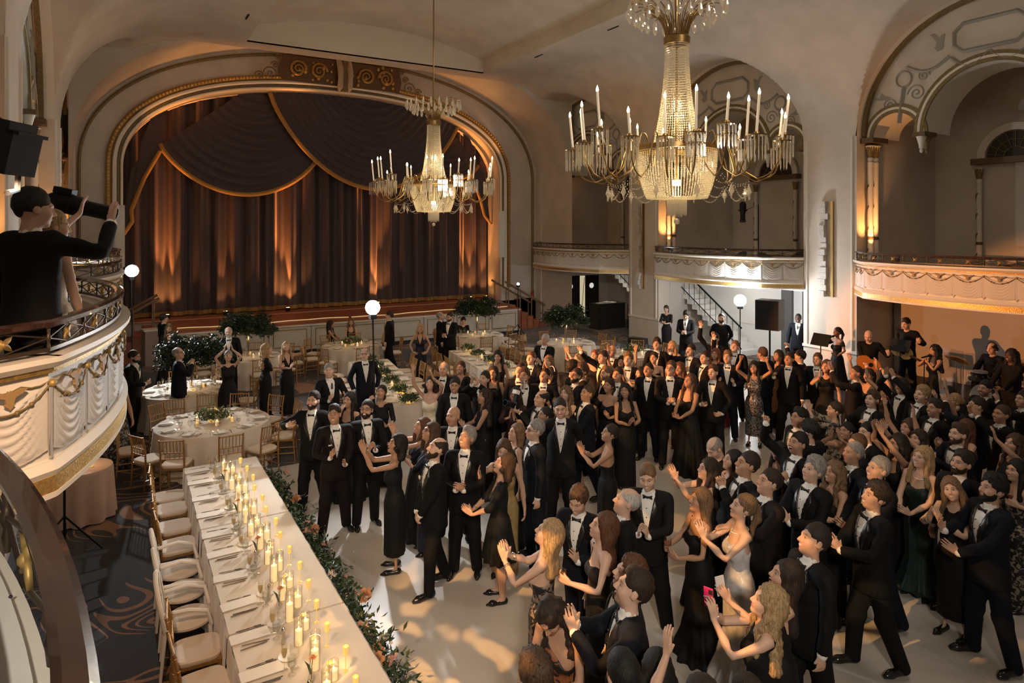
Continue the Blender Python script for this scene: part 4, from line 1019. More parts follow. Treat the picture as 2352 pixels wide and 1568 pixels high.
# ---- posing
def rotm(axis, deg):
    return np.array(Matrix.Rotation(math.radians(deg), 3, Vector(axis)))
def frame(x, y):
    x = x / np.linalg.norm(x); y = y - x * np.dot(x, y); y /= np.linalg.norm(y) + 1e-9; return np.stack([x, y, np.cross(x, y)], 1)
MIR = np.diag([-1.0, 1, 1])
def aff(R, rest, to): A = np.eye(4); A[:3, :3] = R; A[:3, 3] = to - R @ rest; return A
def ap(A, p): return A[:3, :3] @ p + A[:3, 3]
def pose_bones(J, po):
    """po: lean (fwd), side, twist, head (pitch up, yaw left, roll), armR/armL dict(t=wrist target, pole, fin, palm, curl), legs"""
    B = {}
    lean, side, tw = po.get('lean', 0), po.get('side', 0), po.get('twist', 0)
    root = np.eye(4); drop = po.get('drop', 0.0); root[2, 3] = -drop
    B['pelvis'] = root
    def child(par, rest, R): return aff(R @ B[par][:3, :3], rest, ap(B[par], rest))
    B['waist'] = child('pelvis', J['waist'], rotm((1, 0, 0), -lean * .5) @ rotm((0, 1, 0), side * .5) @ rotm((0, 0, 1), tw * .5))
    B['chest'] = child('waist', J['chest'], rotm((1, 0, 0), -lean * .5) @ rotm((0, 1, 0), side * .5) @ rotm((0, 0, 1), tw * .5))
    hp, hy, hr = po.get('head', (0, 0, 0))
    Rh = lambda f: rotm((0, 0, 1), hy * f) @ rotm((1, 0, 0), hp * f) @ rotm((0, 1, 0), hr * f)
    B['neck'] = child('chest', J['neck'], Rh(.4)); 
    B['head'] = aff(Rh(1.0) @ B['chest'][:3, :3] * 1.07, J['head'], ap(B['neck'], J['head']))
    for S, sg in (('R', 1), ('L', -1)):
        a = po.get('arm' + S, 'side'); a = ARMS[a] if isinstance(a, str) else a
        M = MIR if sg < 0 else np.eye(3)
        C = B['chest']; Cm = C.copy()
        if sg < 0: Cm = np.diag([-1., 1, 1, 1]) @ C @ np.diag([-1., 1, 1, 1])
        tgt = np.array(a['t'], float); up = max(0.0, min(1.0, (tgt[2] - 1.40) / .5))
        Rcl = rotm((0, 1, 0), -16 * up); cl = J['clav']
        CL = aff(Rcl @ Cm[:3, :3], cl, ap(Cm, cl)); sh = ap(CL, J['sh'])
        T = ap(Cm, tgt) if not a.get('abs') else tgt
        l1, l2 = .285, .255; d = T - sh; D = min(np.linalg.norm(d), (l1 + l2) * .995); D = max(D, .16); dn = d / np.linalg.norm(d)
        ca = (l1 * l1 + D * D - l2 * l2) / (2 * l1 * D); pole = Cm[:3, :3] @ np.array(a.get('pole', (.5, -.2, -1)), float); pole = pole - dn * np.dot(pole, dn); pole /= np.linalg.norm(pole) + 1e-9
        el = sh + dn * l1 * ca + pole * l1 * math.sqrt(max(0, 1 - ca * ca)); wr = sh + dn * D
        u = (el - sh) / l1; v = (wr - el) / np.linalg.norm(wr - el)
        h = np.cross(u, v)
        if np.linalg.norm(h) < .05: h = np.cross(u, -pole)
        f = np.cross(h, u); U0 = frame(DA, YY); R1 = frame(u, f) @ U0.T; R2 = frame(v, np.cross(h, v)) @ U0.T
        fin = a.get('fin'); palm = a.get('palm')
        if fin is not None:
            fi = Cm[:3, :3] @ np.array(fin, float); pn = Cm[:3, :3] @ np.array(palm, float); fi /= np.linalg.norm(fi); pn = pn - fi * np.dot(pn, fi); pn /= np.linalg.norm(pn)
            H1 = np.stack([fi, np.cross(-pn, fi), -pn], 1); H0 = np.stack([DA, YY, -N0], 1); R3 = H1 @ H0.T
        else: R3 = R2
        q = Matrix((R3 @ R2.T).tolist()).to_quaternion(); ang = 2 * math.atan2(q.x * v[0] + q.y * v[1] + q.z * v[2], q.w)
        if ang > math.pi: ang -= 2 * math.pi
        if ang < -math.pi: ang += 2 * math.pi
        Rb = rotm(v, math.degrees(ang) * .6) @ R2
        cu = a.get('curl', 12); cax = np.cross(DA, N0); c1 = rotm(cax, cu); c2 = rotm(cax, cu * 1.1)
        out = {'clav': CL, 'ua': aff(R1, J['sh'], sh), 'fa': aff(R2, J['el'], el)}
        mid = J['el'] + (J['wr'] - J['el']) * .35; out['fb'] = aff(Rb, mid, ap(out['fa'], mid)); out['hd'] = aff(R3, J['wr'], wr)
        out['f1'] = aff(R3 @ c1, J['kn'], ap(out['hd'], J['kn'])); out['f2'] = aff(R3 @ c1 @ c2, J['fm'], ap(out['f1'], J['fm']))
        out['tb'] = aff(R3 @ rotm(DA, -a.get('thumb', cu * .5)), J['th'], ap(out['hd'], J['th']))
        lg = po.get('legs', 'close' if po.get('gown') else 'stand'); L = LEGS[lg][0 if sg > 0 else 1] if isinstance(lg, str) else lg[0 if sg > 0 else 1]
        Rt = rotm((0, 1, 0), -L[1]) @ rotm((1, 0, 0), L[0]); out['th'] = aff(Rt, J['hip'], J['hip'] + _v(0, 0, -drop))
        Rs = rotm((0, 1, 0), -L[1]) @ rotm((1, 0, 0), L[0] - L[2]); out['sn'] = aff(Rs, J['knee'], ap(out['th'], J['knee']))
        out['ft'] = aff(rotm((0, 0, 1), -L[3]), J['ank'], ap(out['sn'], J['ank']))
        for k, A in out.items():
            if sg < 0: A = np.diag([-1., 1, 1, 1]) @ A @ np.diag([-1., 1, 1, 1])
            B[k + S] = A
    return np.stack([B[b] for b in BONES])
LEGS = {'stand': ((2, 3, 3, 8), (-2, 3, 3, 8)), 'wide': ((4, 6, 4, 12), (-4, 6, 4, 12)), 'stepR': ((12, 2, 6, 6), (-10, 3, 8, 8)), 'stepL': ((-10, 3, 8, 8), (12, 2, 6, 6)), 'close': ((0, 1, 0, 4), (0, 1, 0, 4)), 'sit': ((88, 6, 88, 4), (88, 6, 88, 4))}
ARMS = {   # wrist target in the person's frame for the RIGHT arm (mirrored for the left)
    'side': dict(t=(.27, .06, .93), fin=(.02, .12, -1), palm=(-1, .1, 0), curl=22),
    'clap': dict(t=(.055, .34, 1.20), pole=(.8, -.4, -.8), fin=(-.25, .55, .8), palm=(-1, -.1, .1), curl=8),
    'clap_low': dict(t=(.06, .34, 1.10), pole=(.8, -.4, -.7), fin=(-.3, .8, .5), palm=(-1, -.1, .2), curl=10),
    'clap_high': dict(t=(.06, .36, 1.40), pole=(.8, -.1, -.8), fin=(-.15, .35, .9), palm=(-1, -.1, 0), curl=6),
    'clap_up': dict(t=(.07, .34, 1.66), pole=(.9, .1, -.6), fin=(-.15, .3, 1), palm=(-1, 0, 0), curl=6),
    'clap_over': dict(t=(.09, .22, 1.86), pole=(1, .2, -.2), fin=(-.25, .2, 1), palm=(-1, 0, 0), curl=5),
    'clap_out': dict(t=(.06, .38, 1.62), pole=(.7, -.1, -.9), fin=(-.15, .3, .9), palm=(-1, -.1, .1), curl=6),
    'hands_apart': dict(t=(.15, .34, 1.22), pole=(.8, -.4, -.8), fin=(-.2, .55, .8), palm=(-1, -.2, .2), curl=14),
    'clasp': dict(t=(.05, .30, 1.16), pole=(.8, -.4, -.8), fin=(-.6, .5, .6), palm=(-1, -.3, 0), curl=38),
    'clasp_chin': dict(t=(.05, .24, 1.44), pole=(.9, -.2, -.9), fin=(-.4, .2, .9), palm=(-1, -.2, 0), curl=40),
    'front_low': dict(t=(.045, .22, .90), pole=(.9, -.5, -.2), fin=(-.55, .3, -.8), palm=(-.3, -1, 0), curl=30),
    'up': dict(t=(.30, .14, 1.96), pole=(1, .3, -.1), fin=(.05, .1, 1), palm=(-.3, 1, 0), curl=8),
    'up_fwd': dict(t=(.18, .38, 1.80), pole=(1, .1, -.4), fin=(0, .35, 1), palm=(-.6, .7, 0), curl=8),
    'up_wide': dict(t=(.42, .12, 1.84), pole=(1, -.2, -.4), fin=(.25, .1, 1), palm=(-.3, 1, 0), curl=6),
    'fist_up': dict(t=(.26, .22, 1.88), pole=(1, .1, -.4), fin=(-.1, .1, 1), palm=(-.4, 1, 0), curl=78),
    'fist_mid': dict(t=(.20, .34, 1.35), pole=(.9, -.2, -.8), fin=(-.1, .4, 1), palm=(-1, .2, 0), curl=75),
    'point': dict(t=(.24, .40, 1.66), pole=(.9, -.1, -.6), fin=(0, .5, 1), palm=(-.7, .6, 0), curl=20),
    'phone': dict(t=(.06, .36, 1.52), pole=(.9, -.1, -.9), fin=(-.1, .2, 1), palm=(-.75, .5, 0), curl=24),
    'phone_high': dict(t=(.07, .38, 1.66), pole=(.9, .0, -.8), fin=(-.1, .3, 1), palm=(-.75, .5, 0), curl=24),
    'glass': dict(t=(.14, .30, 1.16), pole=(.9, -.4, -.8), fin=(-.7, .6, .25), palm=(-.5, -.6, .1), curl=38),
    'glass_out': dict(t=(.20, .34, 1.30), pole=(.9, -.3, -.8), fin=(-.6, .7, .25), palm=(-.6, -.5, .1), curl=38),
    'glass_high': dict(t=(.30, .24, 1.40), pole=(1, -.4, -.6), fin=(-.7, .6, .3), palm=(-.6, -.5, .1), curl=38),
    'mic': dict(t=(.05, .22, 1.45), pole=(1, -.1, -.7), fin=(-.6, .4, .6), palm=(-.6, -.6, .2), curl=48),
    'pocket': dict(t=(.24, .08, .98), pole=(.8, -.8, 0), fin=(-.1, .2, -1), palm=(-1, .1, 0), curl=20),
    'hip': dict(t=(.20, .13, 1.00), pole=(1, -.7, 0), fin=(-.8, .5, -.2), palm=(-.6, -.6, 0), curl=30),
    'behind': dict(t=(.13, -.20, 1.0), pole=(1, -.3, -.2), fin=(-.7, -.1, -.5), palm=(0, 1, 0), curl=25),
    'cover': dict(t=(.04, .20, 1.50), pole=(.9, -.1, -.9), fin=(-.3, -.2, 1), palm=(-.4, -1, 0), curl=16),
    'shoulder': dict(t=(.16, .44, 1.33), pole=(.8, -.4, -.8), fin=(-.5, .9, -.1), palm=(0, -.3, -1), curl=14),
    'guitar_neck': dict(t=(.40, .28, 1.30), pole=(.7, -.5, -.9), fin=(-.2, .3, 1), palm=(-.2, -1, 0), curl=50),
    'guitar_strum': dict(t=(.02, .24, 1.02), pole=(1, -.5, -.1), fin=(-.7, .2, -.6), palm=(0, -1, 0), curl=30),
    'drum': dict(t=(.20, .40, 1.06), pole=(.9, -.4, -.5), fin=(-.3, 1, .1), palm=(0, 0, -1), curl=60),
    'table': dict(t=(.16, .38, 1.0), pole=(.9, -.4, -.5), fin=(-.4, .9, 0), palm=(0, 0, -1), curl=15),
    'cane': dict(t=(.22, .42, 1.38), pole=(.9, -.3, -.8), fin=(-.2, 1, .2), palm=(-.6, 0, -.6), curl=45),
}
SKINM = mat('skin', (.6, .4, .3), .55, attr='skin', spec=.35)
EYEM = mat('eye', (.05, .03, .02), .2)
SCLERA = mat('sclera', (.42, .37, .33), .3)
TEETH = mat('teeth', (.75, .70, .62), .4)
BLK = [mat('black_suit_wool', (.0042, .0042, .0048), .8, spec=.22), mat('midnight_suit_wool', (.005, .006, .011), .8, spec=.22), mat('charcoal_suit_wool', (.008, .0078, .0078), .8, spec=.22), mat('brown_black_suit_wool', (.009, .0055, .0055), .8, spec=.22)]
SATIN = mat('black_satin', (.012, .012, .013), .32)
SHIRT = mat('white_shirt', (.80, .77, .72), .7); LEATH = mat('black_patent_leather', (.01, .01, .01), .18)
HAIRC = {'black': (.010, .008, .007), 'dark': (.026, .016, .011), 'brown': (.065, .036, .020), 'light': (.16, .095, .05), 'blonde': (.36, .235, .115), 'grey': (.24, .225, .205), 'white': (.42, .40, .37), 'red': (.20, .065, .025), 'auburn': (.10, .04, .02)}
def hairmat(k):
    n = 'hair_' + k
    if n in _mats: return _mats[n]
    c = HAIRC[k]; m = mat(n, c, .62, var=.4, vscale=70, bump=.6, bscale=90, spec=.35)
    nt = m.node_tree
    for nd in nt.nodes:
        if nd.type == 'TEX_NOISE':
            mp = nt.nodes.new('ShaderNodeMapping'); mp.inputs['Scale'].default_value = (1.6, 1.6, .18); tcn = [q for q in nt.nodes if q.type == 'TEX_COORD'][0]
            nt.links.new(tcn.outputs['Object'], mp.inputs['Vector']); nt.links.new(mp.outputs['Vector'], nd.inputs['Vector'])
    return m
def dressmat(k):
    D = {'black': ((.0048, .0048, .0054), .75), 'satin': ((.013, .013, .015), .3), 'navy': ((.007, .009, .020), .65), 'green': ((.010, .022, .018), .5), 'gold': ((.33, .23, .10), .4), 'champagne': ((.66, .57, .45), .38), 'silver': ((.55, .53, .52), .3),
         'cream': ((.72, .63, .47), .5), 'red': ((.20, .02, .02), .6), 'orange': ((.34, .10, .03), .6), 'white': ((.80, .77, .73), .6), 'plum': ((.035, .012, .012), .6), 'blush': ((.34, .19, .13), .6)}
    n = 'dress_' + k
    if n in _mats: return _mats[n]
    if k in D: c, r = D[k]; return mat(n, c, r, spec=.3, var=.12, vscale=20)
    if k == 'sequin':
        m = mat(n, (.05, .05, .052), .35, .4); nt = m.node_tree; b = nt.nodes['Principled BSDF']; v = nt.nodes.new('ShaderNodeTexVoronoi'); v.inputs['Scale'].default_value = 60; tc = nt.nodes.new('ShaderNodeTexCoord'); r = nt.nodes.new('ShaderNodeValToRGB')
        r.color_ramp.elements[0].color = (.02, .02, .02, 1); r.color_ramp.elements[1].color = (.30, .29, .28, 1); r.color_ramp.elements[0].position = .35; r.color_ramp.elements[1].position = .8
        nt.links.new(tc.outputs['Object'], v.inputs['Vector']); nt.links.new(v.outputs['Color'], r.inputs['Fac']); nt.links.new(r.outputs['Color'], b.inputs['Base Color']); return m
    C = {'floral': ((.010, .009, .010), (.30, .26, .20), 16), 'lace': ((.012, .010, .014), (.27, .20, .15), 14), 'warmfloral': ((.012, .008, .007), (.26, .09, .03), 11), 'leopard': ((.30, .24, .18), (.02, .018, .018), 14)}[k]
    m = mat(n, C[0], .6, color2=C[1], vscale=C[2])
    for nd in m.node_tree.nodes:
        if nd.type == 'VALTORGB': nd.color_ramp.elements[0].position = .50; nd.color_ramp.elements[1].position = .56
        if nd.type == 'TEX_NOISE': nd.inputs['Distortion'].default_value = 1.4; nd.inputs['Detail'].default_value = 2
    return m
SKIN = {'fair': (.62, .40, .29), 'light': (.56, .34, .235), 'tan': (.46, .26, .165), 'olive': (.40, .225, .14), 'brown': (.24, .12, .07), 'dark': (.10, .05, .032)}

def skin_pose(tm, X, s):
    V, F, W = tm; Vh = np.concatenate([V, np.ones((len(V), 1))], 1)
    A = np.einsum('vb,bij->vij', W, X, optimize=True); return np.einsum('vij,vj->vi', A[:, :3], Vh) * s, F
def part(name, key, X, s, m, parent, post=None):
    v, F = skin_pose(WARD[key], X, s)
    if post: v = post(v)
    me = np_mesh(name, v, F); me.materials.append(m); return obj(name, me, parent)
def rigid(name, mb, bone, X, s, m, parent):
    me = mb.mesh(name, True, [m]); n = len(me.vertices); c = np.zeros(n * 3); me.vertices.foreach_get('co', c); c = c.reshape(-1, 3)
    A = X[BI[bone]]; c = (c @ A[:3, :3].T + A[:3, 3]) * s; me.vertices.foreach_set('co', c.ravel()); me.update(); return obj(name, me, parent)
BOW = [(-.052, .021), (-.046, 0), (-.052, -.021), (-.012, -.008), (.012, -.008), (.052, -.021), (.046, 0), (.052, .021), (.012, .008), (-.012, .008)]
def bowtie(z=1.492, y=.072):
    mb = MB(); M = Matrix(((1, 0, 0, 0), (0, 0, 1, y), (0, 1, 0, z), (0, 0, 0, 1)))
    mb.prism(BOW, -.006, .012, M); mb.box((0, y + .008, z), (.016, .022, .018)); return mb
def face_colors(V, tone, haircol, mouth, fem, stubble=0.0):
    base = np.array(tone); C = np.tile(base, (len(V), 1)) * (1 + .06 * rng.standard_normal((len(V), 1)) * 0)
    x, y, z = np.abs(V[:, 0]), V[:, 1], V[:, 2]; hd = (z > 1.55) & (x < .1) & (y > .02)
    def blend(mask, c, a=1.0):
        a = (mask * a)[:, None]; C[:] = C * (1 - a) + np.array(c) * a
    def soft(d, w): return np.clip(1 - d / w, 0, 1)
    cheek = soft(np.sqrt((x - .042) ** 2 + (z - 1.645) ** 2), .03) * hd; blend(cheek, base * np.array([1.12, .82, .78]), .35)
    nose = soft(np.sqrt(x ** 2 + (z - 1.65) ** 2), .025) * hd; blend(nose, base * np.array([1.1, .85, .8]), .3)
    if stubble: blend(hd * (z < 1.645) * soft(np.abs(x) * 0 + np.maximum(0, np.sqrt(x ** 2 + (z - 1.60) ** 2) - .045), .02), base * .45, stubble)
    lip = np.clip(1.6 - np.sqrt((x / .025) ** 2 + ((z - 1.6175) / .0125) ** 2) * 1.2, 0, 1) * hd * (y > .07)
    blend(lip, (base * np.array([.86, .42, .42]) if not fem else np.array([.36, .08, .07])), .85)
    if mouth == 'open': blend(np.clip(1.7 - np.sqrt((x / .019) ** 2 + ((z - 1.6155) / .010) ** 2) * 1.2, 0, 1) * hd * (y > .07), (.05, .012, .012))
    if mouth in ('smile', 'open'): blend(np.clip(1.7 - np.sqrt((x / .018) ** 2 + ((z - (1.6175 if mouth == 'smile' else 1.621)) / .0052) ** 2) * 1.2, 0, 1) * hd * (y > .07), (.72, .66, .58), .9)
    br = np.clip(1.5 - np.sqrt(((x - .033) / .022) ** 2 + ((z - (1.708 - .12 * np.maximum(0, x - .033))) / .0065) ** 2) * 1.1, 0, 1) * hd * (y > .06)
    blend(br, np.array(haircol) * .8 + .004, .75)
    ey = np.clip(1.6 - np.sqrt(((x - .031) / .0145) ** 2 + ((z - 1.684) / .0065) ** 2) * 1.15, 0, 1) * hd * (y > .06)
    blend(ey, (.05, .035, .03), .75)
    return C
PEOPLE = []
def person(label, loc, face, h=1.78, fem=False, top='tux', hair='short', hc='dark', skin='light', po=None, suit=0, dress=None, dm='black', mouth='smile', beard=False, near=True, extras=(), stubble=0.0, trouser=None, shoes='auto', fem_skin=True):
    T = TF if fem else TM; po = dict(po or {}); po['gown'] = bool(dress); X = pose_bones(T.J, po); s = h / 1.80
    tone = np.array(SKIN[skin]) * (1 + .10 * (random.random() - .5)); hcol = HAIRC.get(hc, (.05, .03, .02))
    lod = T.lod[0 if near else 1]; under = 'suit' if not dress else ('short' if dress == 'dress_short' else 'sleeve' if dress in ('gown_sleeves', 'gown_long') else 'gown'); v, F = skin_pose(lod[under], X, s); lod = lod['bare']; me = np_mesh('person', v, F)
    C = face_colors(lod[0], tone, hcol, mouth, fem, stubble); a = me.color_attributes.new('skin', 'FLOAT_COLOR', 'POINT')
    a.data.foreach_set('color', np.concatenate([C, np.ones((len(C), 1))], 1).astype(np.float32).ravel()); me.materials.append(SKINM)
    o = obj('person', me, None, loc, face - math.pi / 2); tag(o, label, 'person')
    J = T.J
    if near:
        for x in (-.031, .031):
            mb = MB().ball((x, .0825, 1.684), .0118, 8, 6); mb.mi = 1; mb.ball((x, .0890, 1.684), .0070, 8, 4)
            me2 = mb.mesh('eye', True, [SCLERA, EYEM]); n = len(me2.vertices); c = np.zeros(n * 3); me2.vertices.foreach_get('co', c); c = c.reshape(-1, 3); A = X[BI['head']]
            me2.vertices.foreach_set('co', ((c @ A[:3, :3].T + A[:3, 3]) * s).ravel()); me2.update(); obj('eye', me2, o)
        if mouth in ('smile', 'open'):
            op = mouth == 'open'; zm = 1.6175
            if op: rigid('mouth', MB().lathe([(.0001, -.004), (.019, -.003), (.0205, .003), (.0001, .005)], 14, (0, .101, zm - .002), sy=.62, M=Matrix.Rotation(-math.pi / 2, 3, 'X')), 'head', X, s, mat('mouth_dark', (.05, .012, .012), .5), o)
            tz = zm + (.0045 if op else .0); hw_ = .0175 if op else .0165; hh_ = .0042 if op else .0040
            rigid('teeth', MB().grid(np.array([[(hw_ * q, .1075 - .007 * q * q + .0008 * (1 - abs(e)), tz + hh_ * e * (1 - .5 * q * q) + .004 * q * q) for e in (-1, 0, 1)] for q in np.linspace(-1, 1, 7)])), 'head', X, s, TEETH, o)
    if hair and hair != 'bald': part('hair', hair, X, s, hairmat(hc), o)
    if beard: part('beard', 'beard', X, s, hairmat(beard if isinstance(beard, str) else hc), o)
    sm = BLK[suit]
    if top in ('tux', 'suit', 'open'):
        j = part('jacket', 'jacket', X, s, sm, o); part('shirt', 'shirt', X, s, SHIRT, o)
        if near: part('lapel', 'lapel', X, s, SATIN if top == 'tux' else sm, j)
        for S in 'RL': part('cuff', 'cuff' + S, X, s, SHIRT, o)
        if top == 'tux': rigid('bow_tie', bowtie(), 'chest', X, s, SATIN, o)
        elif top == 'suit': rigid('necktie', MB().prism([(-.012, .03), (.012, .03), (.016, 0), (.032, -.34), (0, -.38), (-.032, -.34), (-.016, 0)], -.004, .006, Matrix(((1, 0, 0, 0), (0, -.02, 1, .118), (0, 1, 0, 1.455), (0, 0, 0, 1)))), 'chest', X, s, mat('grey_necktie', (.05, .05, .055), .5), o)
        if near and top == 'tux':
            for z, y in ((1.40, .1395), (1.31, .151), (1.22, .152)): rigid('stud', MB().ball((0, y, z), .006, 6, 4), 'chest', X, s, SATIN, o)
    elif top == 'black': part('shirt', 'shirt_full', X, s, BLK[0], o)
    elif top == 'shirtonly': part('shirt', 'shirt_full', X, s, SHIRT, o)
    if dress: part('dress', dress, X, s, dressmat(dm), o)
    else: part('trousers', 'trousers', X, s, sm if trouser is None else trouser, o)
    sh = ('pump' if fem else 'shoe') if shoes == 'auto' else shoes
    if sh:
        for S in 'RL': part('shoe', sh + S, X, s, LEATH, o)
    for ex in extras: ACC[ex](o, X, s, J)
    PEOPLE.append(o); return o
def hand_pt(X, S, J, along=.11, palm=.03, thumb=0.0):
    sg = 1 if S == 'R' else -1; m = _v(sg, 1, 1)
    p = (J['wr'] + DA * along + N0 * palm + YY * thumb) * m; A = X[BI['hd' + S]]
    return ap(A, p), A[:3, :3] @ (DA * m), A[:3, :3] @ (N0 * m)
ACC = {}
def acc_glasses(o, X, s, J, m=None):
    mb = MB()
    for x in (-.033, .033): mb.tube([(x + .025 * math.cos(t), .108 - .006 * abs(math.cos(t)), 1.686 + .018 * math.sin(t)) for t in np.linspace(0, 6.283, 15)[:-1]], .0028, 5, closed=True)
    mb.bar((-.01, .11, 1.69), (.01, .11, 1.69), .0026, 5)
    for x in (-1, 1): mb.bar((x * .058, .10, 1.69), (x * .082, .0, 1.685), .0026, 5)
    rigid('glasses', mb, 'head', X, s, BLACKM, o)
ACC['glasses'] = acc_glasses
def acc_flower(o, X, s, J):
    mb = MB(); c = (.098, .145, 1.345)
    for k in range(6): mb.ball((c[0] + .014 * math.cos(k * 1.05), c[1], c[2] + .014 * math.sin(k * 1.05)), .012, 6, 4)
    mb.ball(c, .014, 6, 4); f = rigid('boutonniere', mb, 'chest', X, s, mat('cream_flower', (.75, .68, .45), .6), o)
    rigid('stem', MB().bar((.098, .142, 1.33), (.09, .142, 1.28), .004, 5), 'chest', X, s, mat('stem_green', (.06, .10, .03), .6), o)
ACC['flower'] = acc_flower
def acc_square(o, X, s, J): rigid('pocket_square', MB().prism([(.07, 0), (.125, 0), (.12, .022), (.1, .014), (.08, .024)], .137, .147, Matrix(((1, 0, 0, 0), (0, 0, 1, 0), (0, 1, 0, 1.31), (0, 0, 0, 1)))), 'chest', X, s, SHIRT, o)
ACC['square'] = acc_square
def acc_earring(o, X, s, J):
    for x in (-1, 1): rigid('earring', MB().ball((x * .078, .005, 1.628), .008, 6, 4), 'head', X, s, mat('pearl', (.8, .75, .65), .2), o)
ACC['earring'] = acc_earring
def acc_necklace(o, X, s, J):
    rigid('necklace', MB().tube([(.075 * math.cos(t), -.01 + .082 * math.sin(t), 1.475 - .035 * (1 + math.sin(t)) * .5) for t in np.linspace(0, 6.283, 25)[:-1]], .006, 5, closed=True), 'chest', X, s, mat('pearl', (.8, .75, .65), .2), o)
ACC['necklace'] = acc_necklace
def acc_bracelet(S):
    def fn(o, X, s, J):
        m = _v(1 if S == 'R' else -1, 1, 1)
        for k in (.05, .065):
            c = (J['wr'] - DA * k) * m; a = YY; b = np.cross(DA * m, a)
            rigid('bracelet', MB().tube([c + .031 * (a * math.cos(t) + b * math.sin(t)) for t in np.linspace(0, 6.283, 15)[:-1]], .004, 5, closed=True), 'fb' + S, X, s, mat('silver_metal', (.75, .72, .68), .2, 1.0), o)
    return fn
ACC['braceletR'] = acc_bracelet('R'); ACC['braceletL'] = acc_bracelet('L')
def acc_headband(o, X, s, J): rigid('headband', MB().tube([(.096 * math.cos(t), .0, 1.72 + .102 * math.sin(t)) for t in np.linspace(.1, 3.04, 18)], .009, 6), 'head', X, s, SHIRT, o)
ACC['headband'] = acc_headband
def acc_headphones(o, X, s, J):
    mb = MB().tube([(.092 * math.cos(t), -.01, 1.70 + .118 * math.sin(t)) for t in np.linspace(0, 3.14, 18)], .01, 6)
    for x in (-.092, .092): mb.lathe([(.0001, -.02), (.038, -.02), (.04, .0), (.038, .02), (.0001, .02)], 10, (x, -.005, 1.68), M=Matrix.Rotation(math.pi / 2, 3, 'Y'))
    rigid('headphones', mb, 'head', X, s, BLACKM, o)
ACC['headphones'] = acc_headphones
# things held: top-level objects placed at the posed hand
HELD = []
def held(o, kind, S, label, X, s, J, face, loc, tilt=None):
    p, fin, n = hand_pt(X, S, J, .10, .03); R = Matrix.Rotation(face - math.pi / 2, 3, 'Z'); w = np.array(R) @ (p * s) + np.array(loc)
    fw = np.array(R) @ fin; nw = np.array(R) @ n
    HELD.append((kind, label, w, fw, nw)); return w, fw, nw
# ---------------------------------------------------------------- the crowd
TGT = (-0.55, 6.9, 4.45)
ANG = {'cam': None, 'R': -math.degrees(YAW), 'L': 180 - math.degrees(YAW), 'away': 90 - math.degrees(YAW)}
CROWD = []
def C(px, py, label, h=None, fem=False, arms='clap', f=0, fa=None, pose=None, held=(), fix=False, z0=0.0, look=None, **kw):
    CROWD.append(dict(px=px, py=py, label=label, h=h or (1.665 if fem else 1.79), fem=fem, arms=arms, f=f, fa=fa, pose=pose or {}, held=held, fix=fix, z0=z0, look=look, kw=kw))
def M(px, py, label, **k): C(px, py, label, **k)
def W(px, py, label, dress='gown_straps', **k):
    k.setdefault('hair', 'long'); k.setdefault('top', None); C(px, py, label, fem=True, dress=dress, **k)
# --- left part of the hall
M(306, 802, 'bearded man in dark suit and tie with a drink behind the bright balcony', arms=('glass', 'side'), fa='R', top='suit', beard=True, hair='buzz', pose=dict(side=12, lean=8), held=[('rocks', 'R', 'whiskey tumbler held by the man behind the bright balcony')], look=0)
M(378, 722, 'dark haired man seen from behind below the stage handrail', arms='side', fa='away', f=-40, suit=1, look=0)
W(388, 745, 'long haired woman in black standing beside the left leafy plant', dress='gown_long', hc='light', arms='side', fa='cam', look=0)
M(411, 799, 'bald man with spectacles holding clasped hands to his mouth', arms='clasp_chin', fa='R', f=25, hair='balding', hc='grey', extras=('glasses',))
W(524, 807, 'grey haired woman in black sleeveless dress clapping above her head', dress='gown_round', hair='bun', hc='grey', arms='clap_over', fa='cam', look=8)
M(526, 752, 'white bearded bald man in tuxedo behind the leafy plant', arms='side', fa='cam', hair='balding', hc='white', beard='white', look=0, extras=('flower',))
W(610, 791, 'blonde wavy haired woman in black clasping hands beside chairs', dress='gown_sleeves', hair='wavy', hc='blonde', arms='clap', fa='R', f=20, look=5)
W(659, 786, 'long haired blonde in black gown pointing upward with one finger', dress='gown_v', hc='blonde', arms=('clap', 'point'), fa='cam', f=-25, look=22)
W(761, 740, 'dark curly haired woman seated at the far left back table', dress='gown_strapless', hair='wavy', hc='dark', arms='table', fa='R', pose=dict(legs='sit', drop=.44), h=1.66, look=0, fix=True)
W(806, 735, 'pale haired woman seated behind the back table under the flash', dress='gown_straps', hc='light', arms='table', fa='cam', pose=dict(legs='sit', drop=.44), look=0, fix=True)
M(895, 716, 'dark suited man standing by the stage beside the bright flash', arms='side', fa='L', look=0)
M(757, 838, 'laughing man in grey striped tie applauding', arms='hands_apart', top='suit', mouth='open', hair='short', hc='grey', fa='cam', f=-20, look=10)
M(718, 903, 'bearded man in tuxedo raising a whiskey tumbler', arms=('glass_high', 'side'), beard=True, hair='quiff', fa='cam', f=15, held=[('rocks', 'R', 'whiskey tumbler raised by the bearded man near the head table')], look=14)
M(769, 934, 'young man in brown black tuxedo with white pocket square', arms=('hands_apart', 'clap_low'), hair='quiff', suit=3, fa='cam', f=-10, extras=('square',), mouth='smile', look=16)
W(799, 905, 'dark haired woman in off shoulder black touching her mouth', dress='gown_off', hc='black', arms=('cover', 'side'), fa='cam', f=25, skin='tan', look=12)
M(841, 923, 'bearded man with clear spectacles applauding in tuxedo', arms='clap', beard=True, hair='short', fa='cam', f=-15, extras=('glasses',), look=16)
